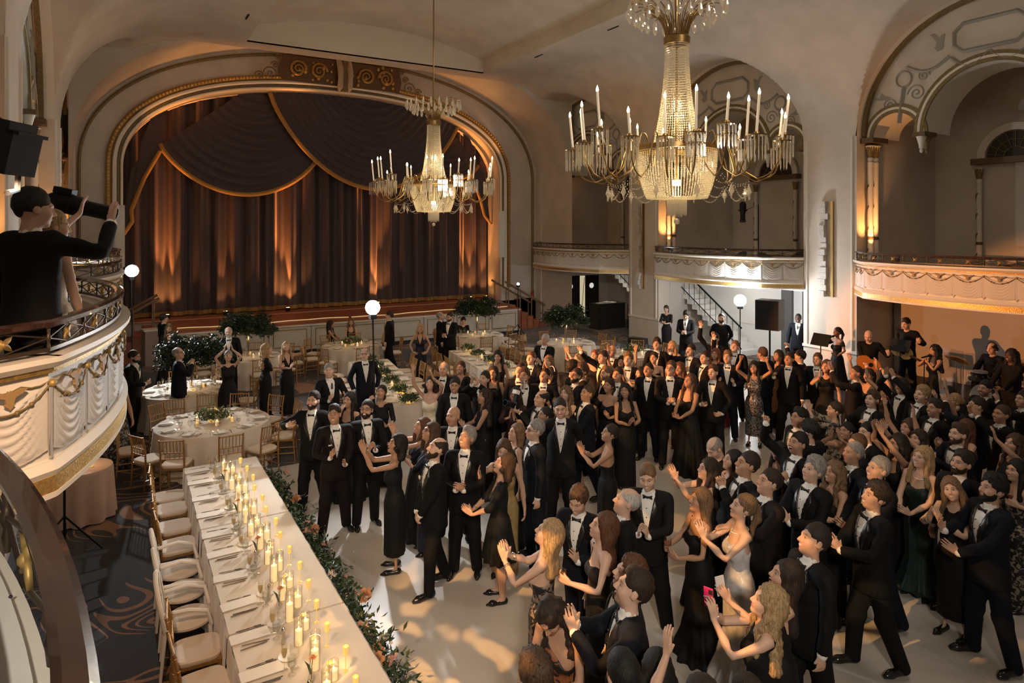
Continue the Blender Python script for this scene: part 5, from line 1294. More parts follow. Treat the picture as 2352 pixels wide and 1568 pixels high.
W(875, 888, 'dark haired woman in black blouse holding the tall light pole', dress='gown_sleeves', hair='pony', hc='dark', arms=(dict(t=(.24, .34, 1.62), pole=(1, -.1, -.6), fin=(-.4, .5, .8), palm=(-.6, -.3, 0), curl=60), 'clasp'), fa='cam', f=-10, skin='tan', mouth='closed', look=20)
M(838, 801, 'older man with spectacles and bow tie, hands in pockets', arms='pocket', hair='balding', hc='grey', fa='cam', f=-15, extras=('glasses',), look=12, mouth='closed', suit=1)
W(965, 745, 'blonde woman in navy dress standing near the stage', dress='gown_v', dm='navy', hc='blonde', arms='hip', fa='cam', look=0)
M(1013, 717, 'bald man in dark suit talking beside a bearded companion', arms='side', fa='R', hair='balding', hc='grey', look=0)
M(1033, 719, 'bearded man in long dark coat before the stage front', arms='clasp', fa='cam', f=30, hair='buzz', beard=True, look=0)
W(1064, 729, 'dark haired woman in black leaning over the far back table', dress='gown_sleeves', hair='pony', hc='black', arms='table', fa='cam', pose=dict(legs='sit', drop=.40, lean=10), look=-8, fix=True)
W(988, 868, 'woman in cream satin gown with gold collar waving both arms', dress='gown_straps', dm='cream', hair='bob', hc='dark', arms=('up', 'clap_over'), fa='cam', f=15, skin='light', extras=('necklace', 'braceletL'), look=22)
M(1018, 834, 'balding grey man in tuxedo behind the woman in cream', arms='side', hair='balding', hc='grey', fa='cam', f=15, look=8, mouth='closed')
M(1044, 868, 'young smiling man with parted dark hair in tuxedo, arms down', arms='side', hair='short', fa='cam', f=5, look=4)
W(1059, 832, 'dark ponytailed woman in black long sleeves beside the long table', dress='gown_long', hair='pony', hc='dark', arms='side', skin='olive', look=10)
M(1041, 937, 'bald sunburnt man in tuxedo with open jacket', arms='side', hair='bald', hc='grey', fa='cam', f=15, skin='tan', look=10, mouth='closed', h=1.83)
W(1110, 897, 'woman with long dark wavy hair applauding in orange light', dress='gown_round', hair='wavy', hc='dark', arms='clap', fa='L', f=15, skin='olive', mouth='closed', look=18)
M(1110, 856, 'man with both hands clapping high beside his face', arms='clap_up', hair='short', mouth='open', fa='cam', f=20)
W(1133, 844, 'woman with straight black hair in half shadow', hc='black', arms='side', fa='cam', f=10, skin='olive')
W(1145, 807, 'woman in black strapless gown covering her mouth', dress='gown_strapless', hc='black', arms=('cover', 'side'), fa='cam', f=10, skin='tan', look=4)
W(1182, 893, 'smiling brunette in sheer taupe top clapping hands', dress='gown_long', dm='plum', hc='dark', hair='long_back', arms='clap_high', fa='cam', f=10)
M(1205, 850, 'open mouthed man filming with a white phone', arms=('phone', 'side'), hair='curly', hc='brown', mouth='open', fa='cam', f=-5, held=[('phone_white', 'R', 'white phone held up by the open mouthed man')])
M(1193, 838, 'dark haired man half hidden behind the filming man', arms='side', fa='cam', f=0)
M(1219, 811, 'auburn haired man clapping by his cheek', arms='clap_high', hc='auburn', fa='cam', f=20, skin='fair')
M(1251, 769, 'silver haired man in tuxedo applauding at the back', arms='clap', hair='short', hc='white', fa='cam', f=20, mouth='open')
W(1259, 819, 'woman with curly strawberry blonde hair laughing', hair='wavy', hc='light', arms='side', fa='cam', f=10, mouth='open', dress='gown_sleeves', dm='blush')
M(1248, 849, 'young man grinning upward in tuxedo beside a headband', arms='hands_apart', hair='short', hc='black', fa='cam', f=5, skin='tan', look=26)
W(1266, 845, 'woman with long black hair and white headband', hc='black', arms='side', fa='L', f=20, extras=('headband',), dress='gown_long')
M(1239, 898, 'photographer in tuxedo aiming a large black camera with flash', arms=(dict(t=(.10, .34, 1.50), pole=(.9, -.1, -.8), fin=(-.4, .8, .4), palm=(-.5, 0, .8), curl=40),) * 2, hair='balding', hc='dark', fa='L', f=25, held=[('camera', 'R', 'black camera with long lens and flash unit held by the photographer')], look=10)
W(1248, 938, 'woman with slick black bun looking up', hair='bun', hc='black', arms='phone', fa='L', f=10, skin='olive', dress='gown_sleeves')
W(1299, 890, 'woman with wavy light brown hair and orange glow', hair='wavy', hc='light', arms='clap', fa='cam', f=25, dress='gown_strapless', dm='blush')
M(1288, 917, 'tall man with receding dark hair smiling down in tuxedo with waistcoat', arms='behind', hair='buzz', fa='cam', f=5, look=-6, h=1.88, suit=2)
M(1229, 967, 'grey haired man with half rim spectacles looking up', arms='side', hair='short', hc='grey', fa='L', f=20, extras=('glasses',), mouth='closed', look=12)
W(1184, 976, 'blonde woman smiling up behind the brunettes', dress='gown_v', hair='long_back', hc='light', arms='side', fa='L', f=25)
W(1160, 1012, 'brunette with closed eyes in brown gown, one hand raised', dress='gown_v', dm='gold', hc='brown', arms=(dict(t=(.30, .20, 1.38), pole=(1, -.2, -.6), fin=(.1, .2, 1), palm=(-1, 0, 0), curl=10), 'side'), fa='cam', f=15, mouth='closed', look=0)
W(1147, 1044, 'woman with chestnut bob in short black dress applauding', dress='dress_short', hair='bob', hc='brown', arms='clap_low', fa='L', f=10, extras=('braceletR',), h=1.68, mouth='open')
M(1068, 987, 'silver haired tanned man in tuxedo with clasped hands', arms='clasp', hair='quiff', hc='grey', fa='cam', f=10, skin='tan', h=1.80)
M(997, 1009, 'bald bearded groomsman with cream boutonniere, hands folded low', arms='front_low', hair='balding', hc='dark', beard=True, skin='fair', extras=('flower',), fa='L', f=30, h=1.80)
W(982, 974, 'woman with black spectacles and brown hair clapping high', dress='gown_sleeves', dm='navy', hair='long', hc='brown', arms='clap_high', fa='L', f=15, extras=('glasses',))
W(960, 962, 'woman with long auburn hair clapping behind the spectacled woman', dress='gown_round', hc='auburn', arms='clap_out', fa='L', f=15, skin='tan')
W(906, 1001, 'laughing woman with black bob in slit black gown clapping high', dress='gown_midi', hair='bob', hc='black', arms='clap_out', fa='L', f=10, skin='olive', mouth='open', h=1.69, extras=('earring',))
# --- back right
W(1531, 702, 'staff woman in black reading a phone beside the white pier', dress='gown_sleeves', hair='pony', hc='dark', arms='clasp', fa='cam', f=20, mouth='closed', look=-12, held=[('phone_dark', 'R', 'dark phone in the hands of the staff woman by the pier')])
M(1576, 714, 'man in dark suit and tie looking down at his phone', arms='clasp', top='suit', fa='cam', f=10, mouth='closed', look=-20, hair='curly')
M(1656, 721, 'stocky bearded guard in black standing before the white wall', arms='behind', top='black', hair='buzz', beard=True, fa='cam', mouth='closed', look=0, h=1.86)
M(1643, 768, 'man in tuxedo reaching one arm straight up beside the pier', arms=('up', 'cover'), fa='cam', f=20, skin='fair', mouth='open')
M(1687, 785, 'fair haired man waving an open hand over the crowd', arms=('up_wide', 'side'), hc='light', fa='cam', f=10, skin='fair')
M(1586, 792, 'man in tuxedo raising one finger before his face', arms=('point', 'side'), fa='cam', f=25)
M(1508, 780, 'dark haired young man at the back below the floor monitor', arms='side', hair='curly', fa='cam', f=10)
W(1544, 785, 'blonde woman filming with a pink phone', dress='gown_off', dm='orange', hc='blonde', arms='phone', fa='cam', f=15, held=[('phone_pink', 'R', 'pink phone raised by the blonde woman at the back')])
W(1503, 810, 'woman with slick hair pressing palms together', hair='bun', hc='dark', arms='clap_high', fa='cam', f=15)
M(1619, 809, 'dark haired man shouting with one hand raised', arms=('clap_high', 'side'), mouth='open', fa='L', f=15)
W(1642, 802, 'laughing woman with long ginger hair', hc='red', arms='side', mouth='open', fa='cam', f=10, dress='gown_round', dm='red')
M(1671, 808, 'man with fair floppy hair and rim of light, applauding', hair='quiff', hc='light', arms='hands_apart', fa='cam', f=5, mouth='closed', skin='fair')
M(1638, 841, 'man with swept light brown hair holding a tumbler at his waist', hair='quiff', hc='brown', arms=('glass', 'hip'), fa='cam', f=15, mouth='closed', held=[('rocks', 'R', 'tumbler held at the waist by the man with swept hair')])
W(1732, 831, 'woman in grey sequin dress with both fists in the air', dress='gown_midi', dm='sequin', hc='black', arms='fist_up', fa='cam', f=5, skin='tan')
M(1754, 800, 'man with cropped brown hair turned away from camera', hair='short', hc='brown', arms='side', fa='away', f=20, look=0)
W(1583, 861, 'woman with long brown hair and pearl earrings clasping hands', hc='brown', arms='clap_low', fa='L', f=35, skin='olive', mouth='closed', extras=('earring',), dress='gown_strapless', look=24)
M(1539, 832, 'tall man with spectacles clasping his hands in tuxedo', arms='clasp', fa='cam', f=0, extras=('glasses',), hair='short', hc='brown', h=1.86)
M(1442, 813, 'curly ginger haired man smiling in the crowd', hair='curly', hc='light', skin='fair', arms='side', fa='cam', f=10)
W(1428, 820, 'woman in gold sequins with both arms thrown up', dress='gown_strapless', dm='gold', hc='dark', arms='up', fa='cam', f=-5, skin='tan')
M(1405, 795, 'red faced bald man at the back of the crowd', hair='bald', skin='tan', arms='side', fa='cam', f=15)
M(1387, 808, 'young man in profile waving with one hand', arms=('up_fwd', 'side'), mouth='open', fa='L', f=15)
W(1366, 806, 'ginger woman in strapless dress behind the waving man', dress='gown_strapless', hair='bun', hc='red', arms='side', fa='cam', f=10)
W(1328, 814, 'blonde woman clapping high above her head', hc='blonde', arms='clap_over', fa='L', f=10)
M(1313, 832, 'dark tousled man under raised hands', hair='curly', arms='side', fa='R', f=30, look=0)
M(1333, 838, 'man with brown tousled hair facing left', hair='curly', hc='brown', arms='side', fa='L', f=10)
M(1318, 849, 'bearded man with black rimmed spectacles and open tuxedo', beard=True, extras=('glasses',), hair='short', arms='clap', fa='L', f=25, skin='olive')
M(1345, 888, 'smiling man with yellow boutonniere applauding', extras=('flower',), hair='short', hc='brown', arms='clap', fa='L', f=15)
M(1392, 845, 'man with short ginger beard in profile', hair='quiff', hc='light', beard='light', arms='clap', fa='L', f=0, skin='fair')
W(1398, 871, 'laughing woman in off shoulder black gown clapping', dress='gown_off', hair='pony', hc='dark', arms='hands_apart', fa='cam', f=20, skin='tan')
M(1418, 846, 'laughing dark haired man in the middle of the crowd', mouth='open', arms='clap', fa='cam', f=20, skin='tan')
W(1437, 884, 'laughing woman with long black hair clapping at chest', dress='gown_straps', hc='black', arms='clap', fa='cam', f=-15, mouth='open', skin='olive')
W(1470, 846, 'dark haired woman in navy gown clapping overhead', dress='gown_v', dm='navy', hc='black', arms='clap_up', fa='L', f=10, skin='fair')
M(1490, 836, 'man with short black hair partly behind the navy gown', arms='side', hair='buzz', hc='black', fa='cam', f=15, skin='olive')
W(1562, 834, 'auburn haired woman behind the tall spectacled man', hc='auburn', arms='side', fa='cam', f=15, skin='tan')
W(1395, 977, 'woman with short dark hair in one shoulder black gown clapping', dress='gown_one', hair='bun', hc='dark', arms='clap_high', fa='L', f=0, skin='tan', extras=('earring', 'braceletR'))
M(1655, 1003, 'bald man in black bending his head low', hair='balding', hc='grey', arms='side', top='black', fa='L', f=20, look=-30, skin='fair', h=1.78)
# --- band
for a in ():
    pass
M(1812, 812, 'grinning man in tuxedo with arms spread', arms=('fist_mid', 'side'), fa='cam', f=10, mouth='open', skin='tan')
W(1786, 806, 'laughing woman with a drink behind the crowd', hc='dark', arms=('glass_high', 'side'), fa='L', f=20, mouth='open')
M(1836, 806, 'man in black punching one fist toward the wall light', arms=('side', 'fist_up'), fa='away', f=60, look=0)
M(1877, 813, 'broad faced man in tuxedo beside the woman filming', arms='side', hair='short', hc='brown', fa='cam', f=5)
W(1898, 829, 'brunette in black filming with a white phone', dress='gown_round', hc='brown', arms=('phone', 'side'), fa='cam', f=10, held=[('phone_white', 'R', 'white phone held by the brunette before the singer')])
M(1961, 842, 'shaven headed man seen from behind lifting a pale phone', hair='buzz', arms=('side', 'phone_high'), fa='L', f=-20, held=[('phone_pink', 'L', 'pale phone lifted by the shaven headed man')])
W(1997, 849, 'laughing woman in strapless dress reaching up', dress='gown_strapless', hair='pony', hc='dark', arms='up', fa='L', f=20, mouth='open')
W(2030, 862, 'woman with dark hair raising both fists before the guitarist', hc='dark', arms='fist_up', fa='L', f=10)
M(2072, 872, 'man clapping high in white cuffs below the guitarist', arms='clap_over', fa='L', f=10)
M(2111, 890, 'sandy haired man singing with open mouth', hair='curly', hc='blonde', arms='side', fa='L', f=15, mouth='open', skin='fair')
M(2002, 901, 'brown haired man shouting with open mouth', hair='quiff', hc='brown', arms='fist_mid', fa='L', f=15, mouth='open', skin='fair')
M(2145, 921, 'man with thick dark hair and stubble in profile', hair='quiff', arms='side', fa='L', f=10, skin='tan', stubble=.5)
W(2180, 890, 'woman with dark hair clapping above her head near the drums', hc='black', arms='clap_up', fa='L', f=15, skin='fair')
W(2185, 905, 'woman with blonde bun seen from behind with raised hands', hair='bun', hc='blonde', arms='up', fa='L', f=-30)
M(2263, 876, 'smiling man with close stubble before the drummer', hair='short', hc='black', arms='side', fa='L', f=15, skin='tan', stubble=.6)
M(2239, 915, 'man from behind holding a clear cased phone up', hair='short', hc='dark', arms=('side', 'phone_high'), fa='L', f=-45, held=[('phone_clear', 'L', 'clear cased phone held up near the drum kit')])
M(2300, 932, 'short haired man in profile raising both palms', arms='clap_up', hair='buzz', hc='brown', fa='L', f=-5, skin='tan')
M(2352, 900, 'man at the right edge holding up a dark phone', arms=('side', 'phone_high'), fa='L', f=-5, held=[('phone_dark', 'L', 'dark phone held up at the right edge')])
M(2200, 977, 'brown bearded man clapping in tuxedo on the right', hair='quiff', hc='brown', beard=True, arms='clap_high', fa='L', f=0, skin='fair')
W(2212, 966, 'woman with straight red brown hair behind the bearded man', hc='auburn', arms='clap_high', fa='L', f=10)
W(2105, 991, 'smiling brunette with both bare arms stretched up', hair='long', hc='dark', arms='up_fwd', fa='L', f=15)
W(2065, 1001, 'woman with black hair clapping high, bare arms', hc='black', arms='clap_over', fa='L', f=0, skin='tan', dress='gown_straps')
W(2085, 965, 'brown haired woman behind the raised arms', hc='brown', arms='up', fa='L', f=10)
W(1944, 974, 'woman with dark side parted hair clapping above her head', hair='bun', hc='black', arms='clap_up', fa='cam', f=20, skin='tan', dress='gown_strapless', dm='floral')
W(1918, 925, 'woman in leopard print sleeves clapping overhead', hair='pony', hc='dark', arms='clap_up', fa='L', f=-25, dress='gown_long', dm='leopard')
M(1858, 971, 'man with thick dark curls seen from behind', hair='curly', hc='black', arms='fist_mid', fa='L', f=-60, look=0)
M(1832, 941, 'dark haired man looking left in tuxedo', hair='quiff', hc='black', arms='side', fa='L', f=10, skin='tan', mouth='closed')
M(1829, 997, 'laughing dark haired man pumping one fist, white pocket square', arms=('fist_up', 'fist_mid'), hair='short', hc='black', mouth='open', fa='L', f=25, extras=('square',), stubble=.5)
M(1961, 1018, 'older man with cropped grey hair and flushed face', hair='buzz', hc='grey', arms='side', skin='tan', fa='L', f=10, mouth='closed')
W(1789, 1020, 'small dark haired woman hidden behind the man pumping his fist', hc='black', arms='side', fa='L', f=30, skin='tan', h=1.56)
M(1993, 974, 'man with gelled dark hair between raised arms', arms='clap', fa='L', f=10, hc='black')
M(1964, 1001, 'brown haired man just behind the flushed older man', hc='brown', arms='side', fa='L', f=0)
# --- right foreground
M(1858, 1056, 'older man with curly silver hair clapping in tuxedo', hair='curly', hc='grey', arms='clap', fa='L', f=20, skin='fair', h=1.82, mouth='closed')
W(1912, 1064, 'woman with highlighted wavy hair and bare shoulder', hair='wavy', hc='light', arms='clap', fa='L', f=15, skin='tan', dress='gown_straps', extras=('earring',))
M(2008, 1053, 'man with steel grey hair smiling in tuxedo', hair='short', hc='grey', arms='clap_low', fa='L', f=15, skin='light')
M(2003, 1113, 'young man with dark curly hair clapping, full length', hair='curly', hc='dark', arms='clap', fa='L', f=8, skin='light', mouth='smile', h=1.81, pose=dict(legs='stepR'))
W(2114, 1029, 'blonde woman in dark green gown with hands together', dress='gown_flare', dm='green', hc='blonde', arms='clap_low', fa='L', f=28, skin='fair', h=1.70, extras=('necklace',))
M(2204, 1039, 'laughing bearded man in navy tuxedo', hair='quiff', hc='dark', beard='dark', arms='side', fa='L', f=15, mouth='open', suit=1)
W(2191, 1103, 'blonde in black slit dress applauding, strappy heels', dress='gown_midi', hc='light', arms='clap_high', fa='L', f=30, skin='fair', h=1.66, extras=('braceletR',), pose=dict(head=(10, 20, 12)))
M(2272, 1097, 'man with thick dark hair and beard clapping in navy suit', hair='curly', hc='black', beard='black', arms=('hands_apart', 'clap_low'), fa='L', f=5, suit=1, skin='light', h=1.83, mouth='closed')
M(1858, 1210, 'smiling young man in tuxedo, arms at his sides', hair='short', hc='dark', arms='side', fa='L', f=15, skin='light', h=1.82, mouth='smile')
M(1755, 1082, 'brown haired man in tuxedo with a hand on the silver gowned woman', hair='short', hc='dark', arms=('side', 'shoulder'), fa='L', f=12, skin='light', h=1.84, suit=3)
W(2336, 1060, 'woman at the right edge lifting a wine glass', dress='gown_straps', dm='floral', hc='black', arms=('side', 'glass_high'), fa='L', f=0, held=[('wine', 'L', 'red wine glass lifted at the right edge of the crowd')])
W(2322, 1000, 'brunette at the right edge stretching an arm high', dress='gown_round', hair='wavy', hc='brown', arms=('side', 'up_fwd'), fa='L', f=0)
W(1624, 1056, 'smiling woman with long dark hair clapping outstretched arms', dress='gown_strapless', hc='dark', arms='clap_out', fa='L', f=5, skin='light', extras=('earring', 'braceletR'))
W(1672, 1037, 'dark haired woman in profile behind the clapping woman', hair='long_back', hc='black', arms='side', fa='L', f=0, mouth='closed')
M(1705, 1041, 'man with greying hair clasping hands before his mouth', hair='short', hc='dark', arms='clasp_chin', fa='L', f=8, skin='tan')
W(1605, 1126, 'woman with honey brown hair holding a rose wine glass', dress='gown_mermaid', hair='long_back', hc='light', arms=('glass', 'glass'), fa='L', f=5, skin='tan', held=[('wine_rose', 'R', 'glass of rose wine held by the honey haired woman')], h=1.69)
W(1696, 1137, 'woman in silver satin gown with ponytail clapping at face height', dress='gown_mermaid', dm='silver', hair='pony', hc='light', arms='clap_high', fa='L', f=5, skin='fair', extras=('necklace', 'earring'), h=1.70)
W(1786, 1288, 'long haired brunette in black with one bare arm reaching forward', dress='gown_strapless', hc='dark', arms=('side', dict(t=(.10, .44, 1.50), pole=(.8, -.1, -.8), fin=(-.1, .6, .8), palm=(-.8, .3, 0), curl=26)), fa='L', f=0, skin='light', held=[('phone_white', 'L', 'white phone in the reaching hand of the long haired brunette')], extras=('earring',), mouth='open', h=1.70)
W(1746, 1344, 'blonde woman in sleeveless black top filming with a hot pink phone', dress='gown_round', hair='wavy', hc='blonde', arms='phone', fa='L', f=-12, skin='fair', held=[('phone_hot', 'R', 'hot pink phone held up by the blonde woman in front')], extras=('braceletR',), mouth='closed', h=1.70)
W(1248, 1195, 'blonde woman in black lace gown clapping with silver bangles', dress='gown_one', dm='lace', hair='long_back', hc='blonde', arms='clap_high', fa='L', f=-10, skin='fair', extras=('earring', 'braceletL', 'braceletR'), h=1.70)
M(1333, 1117, 'young man with curly brown hair looking down in tuxedo', hair='curly', hc='brown', arms='hands_apart', fa='cam', f=30, look=-14, skin='light')
W(1381, 1179, 'woman with long sleek auburn hair holding a cocktail', dress='gown_straps', hair='long_back', hc='auburn', arms=('side', 'glass_out'), fa='L', f=10, skin='fair', held=[('rocks', 'L', 'amber cocktail held by the sleek haired woman')])
M(1430, 1125, 'bald elderly man in tuxedo seen in profile', hair='balding', hc='white', arms='side', fa='L', f=0, skin='fair', mouth='closed')
M(1490, 1069, 'man in tuxedo looking down and applauding by himself', hair='short', hc='light', arms='clap', fa='cam', f=10, look=-8, skin='fair')
M(1433, 1283, 'man with short auburn curls in profile behind the clapping man', hair='curly', hc='auburn', arms='side', fa='L', f=0, skin='fair', mouth='open')
M(1447, 1314, 'moustached man shouting with hands clapped beside his face', hair='quiff', hc='dark', arms='clap_high', fa='L', f=-5, mouth='open', stubble=.6)
W(1292, 1346, 'dark haired woman in warm floral dress bowing over her clapping hands', dress='gown_one', dm='warmfloral', hair='wavy', hc='dark', arms='clap', fa='cam', f=30, look=-30, skin='tan', mouth='closed', pose=dict(lean=12), extras=('braceletL',))
M(1227, 1516, 'brown curly head at the bottom edge of the picture', hair='curly', hc='brown', arms='side', fa='L', f=-60, look=0)
M(1442, 1510, 'dark cropped head at the bottom edge beside long black hair', hair='short', hc='black', arms='side', fa='L', f=-70, look=0)
W(1513, 1507, 'glossy black hair at the bottom edge beside a raised hand', hc='black', arms=('side', 'side'), fa='L', f=-70, look=0, h=1.70)
W(1612, 1560, 'woman at the bottom edge raising a hand with dark nails', hc='dark', arms=('side', 'clap_over'), fa='L', f=-60, look=0, h=1.62)
W(1712, 1554, 'dark parted hair just showing at the bottom edge', hc='dark', arms='side', fa='L', f=-50, look=0, h=1.62)
M(1833, 722, 'man in black suit standing in shadow behind the big speaker', skin='dark', hair='buzz', hc='black', arms='side', fa='cam', f=10, look=0, top='suit')
W(268, 862, 'woman in black and white floral trousers below the bright balcony', dress='gown_round', dm='floral', hc='dark', arms='side', fa='away', look=0)

def solve_crowd():
    n = len(CROWD); zc = np.zeros(n); lo = np.zeros(n); hi = np.zeros(n)
    for i, c in enumerate(CROWD):
        hh = c['h'] + c['z0'] - c['pose'].get('drop', 0)
        zc[i] = FPX * (CAMH - hh) / (c['py'] - PY0); t = 0 if c['fix'] else .07
        lo[i] = FPX * (CAMH - hh - t) / (c['py'] - PY0); hi[i] = FPX * (CAMH - hh + t) / (c['py'] - PY0)
    u = (np.array([c['px'] for c in CROWD]) - PX0) / FPX
    dx, dy = SA + u * CA, CA - u * SA
    for it in range(400):
        X, Y = zc * dx, zc * dy; D = np.hypot(X[:, None] - X[None], Y[:, None] - Y[None]); np.fill_diagonal(D, 9)
        ii, jj = np.nonzero(np.triu(D < .44)); 
        if len(ii) == 0: break
        for i, j in zip(ii, jj):
            s = 1 if zc[i] >= zc[j] else -1; zc[i] += s * .03; zc[j] -= s * .03
        zc = np.clip(zc, lo, hi)
    X, Y = zc * dx, zc * dy; D = np.hypot(X[:, None] - X[None], Y[:, None] - Y[None]); np.fill_diagonal(D, 9)
    print('crowd', n, 'close pairs', int((D < .36).sum() // 2), 'min', D.min())
    for i, c in enumerate(CROWD):
        c['loc'] = (X[i], Y[i], c['z0']); c['zc'] = zc[i]
        c['hh'] = CAMH - (c['py'] - PY0) / FPX * zc[i] - c['z0'] + c['pose'].get('drop', 0)
SINK = {}
def build_crowd(lst):
    for i, c in enumerate(lst):
        X, Y, Z = c['loc']; tx, ty = TGT[0] - X, TGT[1] - Y; dflt = math.atan2(ty, tx)
        if c['fa'] == 'cam': b = math.atan2(-Y, -X)
        elif c['fa'] in ANG: b = math.radians(ANG[c['fa']])
        elif c['fa'] is not None: b = math.radians(c['fa'])
        else: b = dflt
        # positive f turns towards the picture's right side (towards the camera for someone facing left)
        b += math.radians(c['f'] if c['fa'] != 'cam' else -c['f'])
        po = dict(c['pose']); a = c['arms']; a = (a, a) if isinstance(a, (str, dict)) else a
        po['armR'], po['armL'] = a
        if 'head' not in po:
            dist = math.hypot(tx, ty); pit = math.degrees(math.atan2(TGT[2] - 1.6, dist)) * .75
            yaw = math.degrees((dflt - b + math.pi) % (2 * math.pi) - math.pi)
            if c['look'] is not None and c['look'] <= 8: yaw = 0
            if c['look'] is not None: pit = c['look']
            po['head'] = (max(-32, min(24, pit)), max(-38, min(38, yaw * .6)), random.uniform(-5, 5))
        po.setdefault('lean', random.uniform(-3, 4)); po.setdefault('twist', random.uniform(-6, 6))
        kw = dict(c['kw'])
        if c['fem']:
            kw.setdefault('skin', random.choice(['fair', 'light', 'light', 'tan']))
            po.setdefault('legs', 'close')
        else:
            kw.setdefault('skin', random.choice(['fair', 'light', 'light', 'tan'])); kw.setdefault('suit', random.choice([0, 0, 0, 1, 2])); po.setdefault('legs', random.choice(['stand', 'wide', 'stand', 'stepL', 'stepR']))
        o = person(c['label'], (X, Y, Z), b, c['hh'], c['fem'], po=po, near=c['zc'] < 10.5, **kw)
        T = TF if c['fem'] else TM; Xb = pose_bones(T.J, dict(po, gown=bool(kw.get('dress'))))
        for kind, S, lb in c['held']: held(o, kind, S, lb, Xb, c['hh'] / 1.8, T.J, b, (X, Y, Z))
solve_crowd(); build_crowd(CROWD)
# --- things in their hands
GLASS = thin_glass('clear_glass', (.97, .97, .96), .16)
AMBERL = mat('whiskey', (.42, .16, .03), .1, trans=.3); ROSEL = mat('rose_wine', (.55, .22, .12), .1, trans=.3); REDL = mat('red_wine', (.12, .01, .012), .1)
def basis(fw, nw):
    z = fw / np.linalg.norm(fw); x = nw - z * np.dot(nw, z); x /= np.linalg.norm(x); y = np.cross(z, x); return np.stack([x, y, z], 1)
WINEP = [(.033, 0), (.034, .003), (.006, .008), (.004, .02), (.004, .085), (.012, .095), (.034, .12), (.040, .15), (.036, .185), (.032, .20)]
FLUTEP = [(.03, 0), (.031, .003), (.005, .008), (.0038, .02), (.0038, .09), (.010, .10), (.022, .14), (.024, .18), (.020, .225)]
def build_held():
    for kind, label, w, fw, nw in HELD:
        if kind.startswith('phone'):
            cm = {'phone_white': (.75, .72, .70), 'phone_pink': (.70, .45, .42), 'phone_hot': (.75, .03, .16), 'phone_dark': (.02, .02, .022), 'phone_clear': (.30, .30, .32)}[kind]
            t = thing('phone', label, 'phone', tuple(w)); R = basis(fw, nw); up = np.array([0, 0, 1.0])
            z = up * .9 + fw * .3; z /= np.linalg.norm(z); R = basis(z, nw)
            m = mat(kind, cm, .35); mb = MB(); mb.box((0, 0, .03), (.009, .072, .148), M=R); b = mb.build('phone_body', m, t)
            MB().box(tuple(R @ np.array([.0055, .02, .078])), (.004, .030, .034), M=R).build('camera_bump', mat('phone_camera', (.03, .03, .035), .2), b)
            MB().box(tuple(R @ np.array([-.005, 0, .03])), (.001, .066, .14), M=R).build('screen', mat('phone_screen', (.01, .01, .012), .15, emit=(.5, .5, .55), estr=.4), b)
        elif kind == 'rocks':
            t = thing('tumbler', label, 'glass', (w[0], w[1], w[2] - .03))
            MB().lathe([(.0001, 0), (.033, 0), (.037, .085), (.034, .085), (.031, .01), (.0001, .01)], 14).build('glass_wall', GLASS, t)
            MB().lathe([(.0001, .011), (.030, .011), (.032, .05), (.0001, .05)], 14).build('drink', AMBERL, t)
        elif kind.startswith('wine'):
            t = thing('wine_glass', label, 'glass', (w[0], w[1], w[2] - .09))
            MB().lathe(WINEP, 14).build('glass_bowl', GLASS, t); MB().lathe([(.0001, .1), (.012, .1), (.033, .122), (.038, .145), (.0001, .145)], 14).build('drink', ROSEL if kind == 'wine_rose' else REDL, t)
        elif kind == 'camera':
            d = np.array([-.83, -.3, .35]); d /= np.linalg.norm(d); R = basis(d, np.array([0, 0, 1.0]) - d * d[2])
            t = thing('camera_with_flash', label, 'camera', tuple(w + np.array([0, 0, .03])))
            b = MB().box((0, 0, 0), (.10, .14, .07), M=R).build('camera_body', BLACKM, t)
            MB().lathe([(.036, .03), (.038, .1), (.042, .12), (.045, .2), (.047, .24), (.04, .24)], 14, M=R).build('lens', BLACKM, t)
            MB().box(tuple(R @ np.array([.12, 0, 0])), (.12, .06, .06), M=R).build('flash_unit', BLACKM, t)
            MB().box(tuple(R @ np.array([.20, 0, .03])), (.06, .075, .09), M=R).build('flash_head', SHIRT, t)
build_held()
# ---------------------------------------------------------------- chandeliers
def bead_material():
    m = bpy.data.materials.new('crystal_beads'); m.use_nodes = True; nt = m.node_tree
    for n in list(nt.nodes): nt.nodes.remove(n)
    o = nt.nodes.new('ShaderNodeOutputMaterial'); a = nt.nodes.new('ShaderNodeBsdfTranslucent'); g = nt.nodes.new('ShaderNodeBsdfGlossy'); d = nt.nodes.new('ShaderNodeBsdfDiffuse'); t = nt.nodes.new('ShaderNodeBsdfTransparent')
    a.inputs['Color'].default_value = (.95, .88, .72, 1); d.inputs['Color'].default_value = (.75, .70, .62, 1); g.inputs['Roughness'].default_value = .08
    m1 = nt.nodes.new('ShaderNodeMixShader'); m1.inputs[0].default_value = .35; m2 = nt.nodes.new('ShaderNodeMixShader'); m2.inputs[0].default_value = .3; m3 = nt.nodes.new('ShaderNodeMixShader'); m3.inputs[0].default_value = .15
    nt.links.new(a.outputs[0], m1.inputs[1]); nt.links.new(d.outputs[0], m1.inputs[2]); nt.links.new(m1.outputs[0], m2.inputs[1]); nt.links.new(g.outputs[0], m2.inputs[2])
    nt.links.new(m2.outputs[0], m3.inputs[1]); nt.links.new(t.outputs[0], m3.inputs[2]); nt.links.new(m3.outputs[0], o.inputs['Surface']); return m
BEAD = bead_material(); BRASS = mat('aged_brass', (.36, .235, .09), .32, .9)
def glow(name, c, s, sample=False):
    m = mat(name, c, .4, emit=c, estr=s); m.cycles.emission_sampling = 'AUTO' if sample else 'NONE'; return m
BULB = glow('candle_bulb', (1.0, .80, .48), 14.0); CANDW = mat('ivory_candle_tube', (.80, .74, .62), .5, emit=(1, .8, .5), estr=.12)
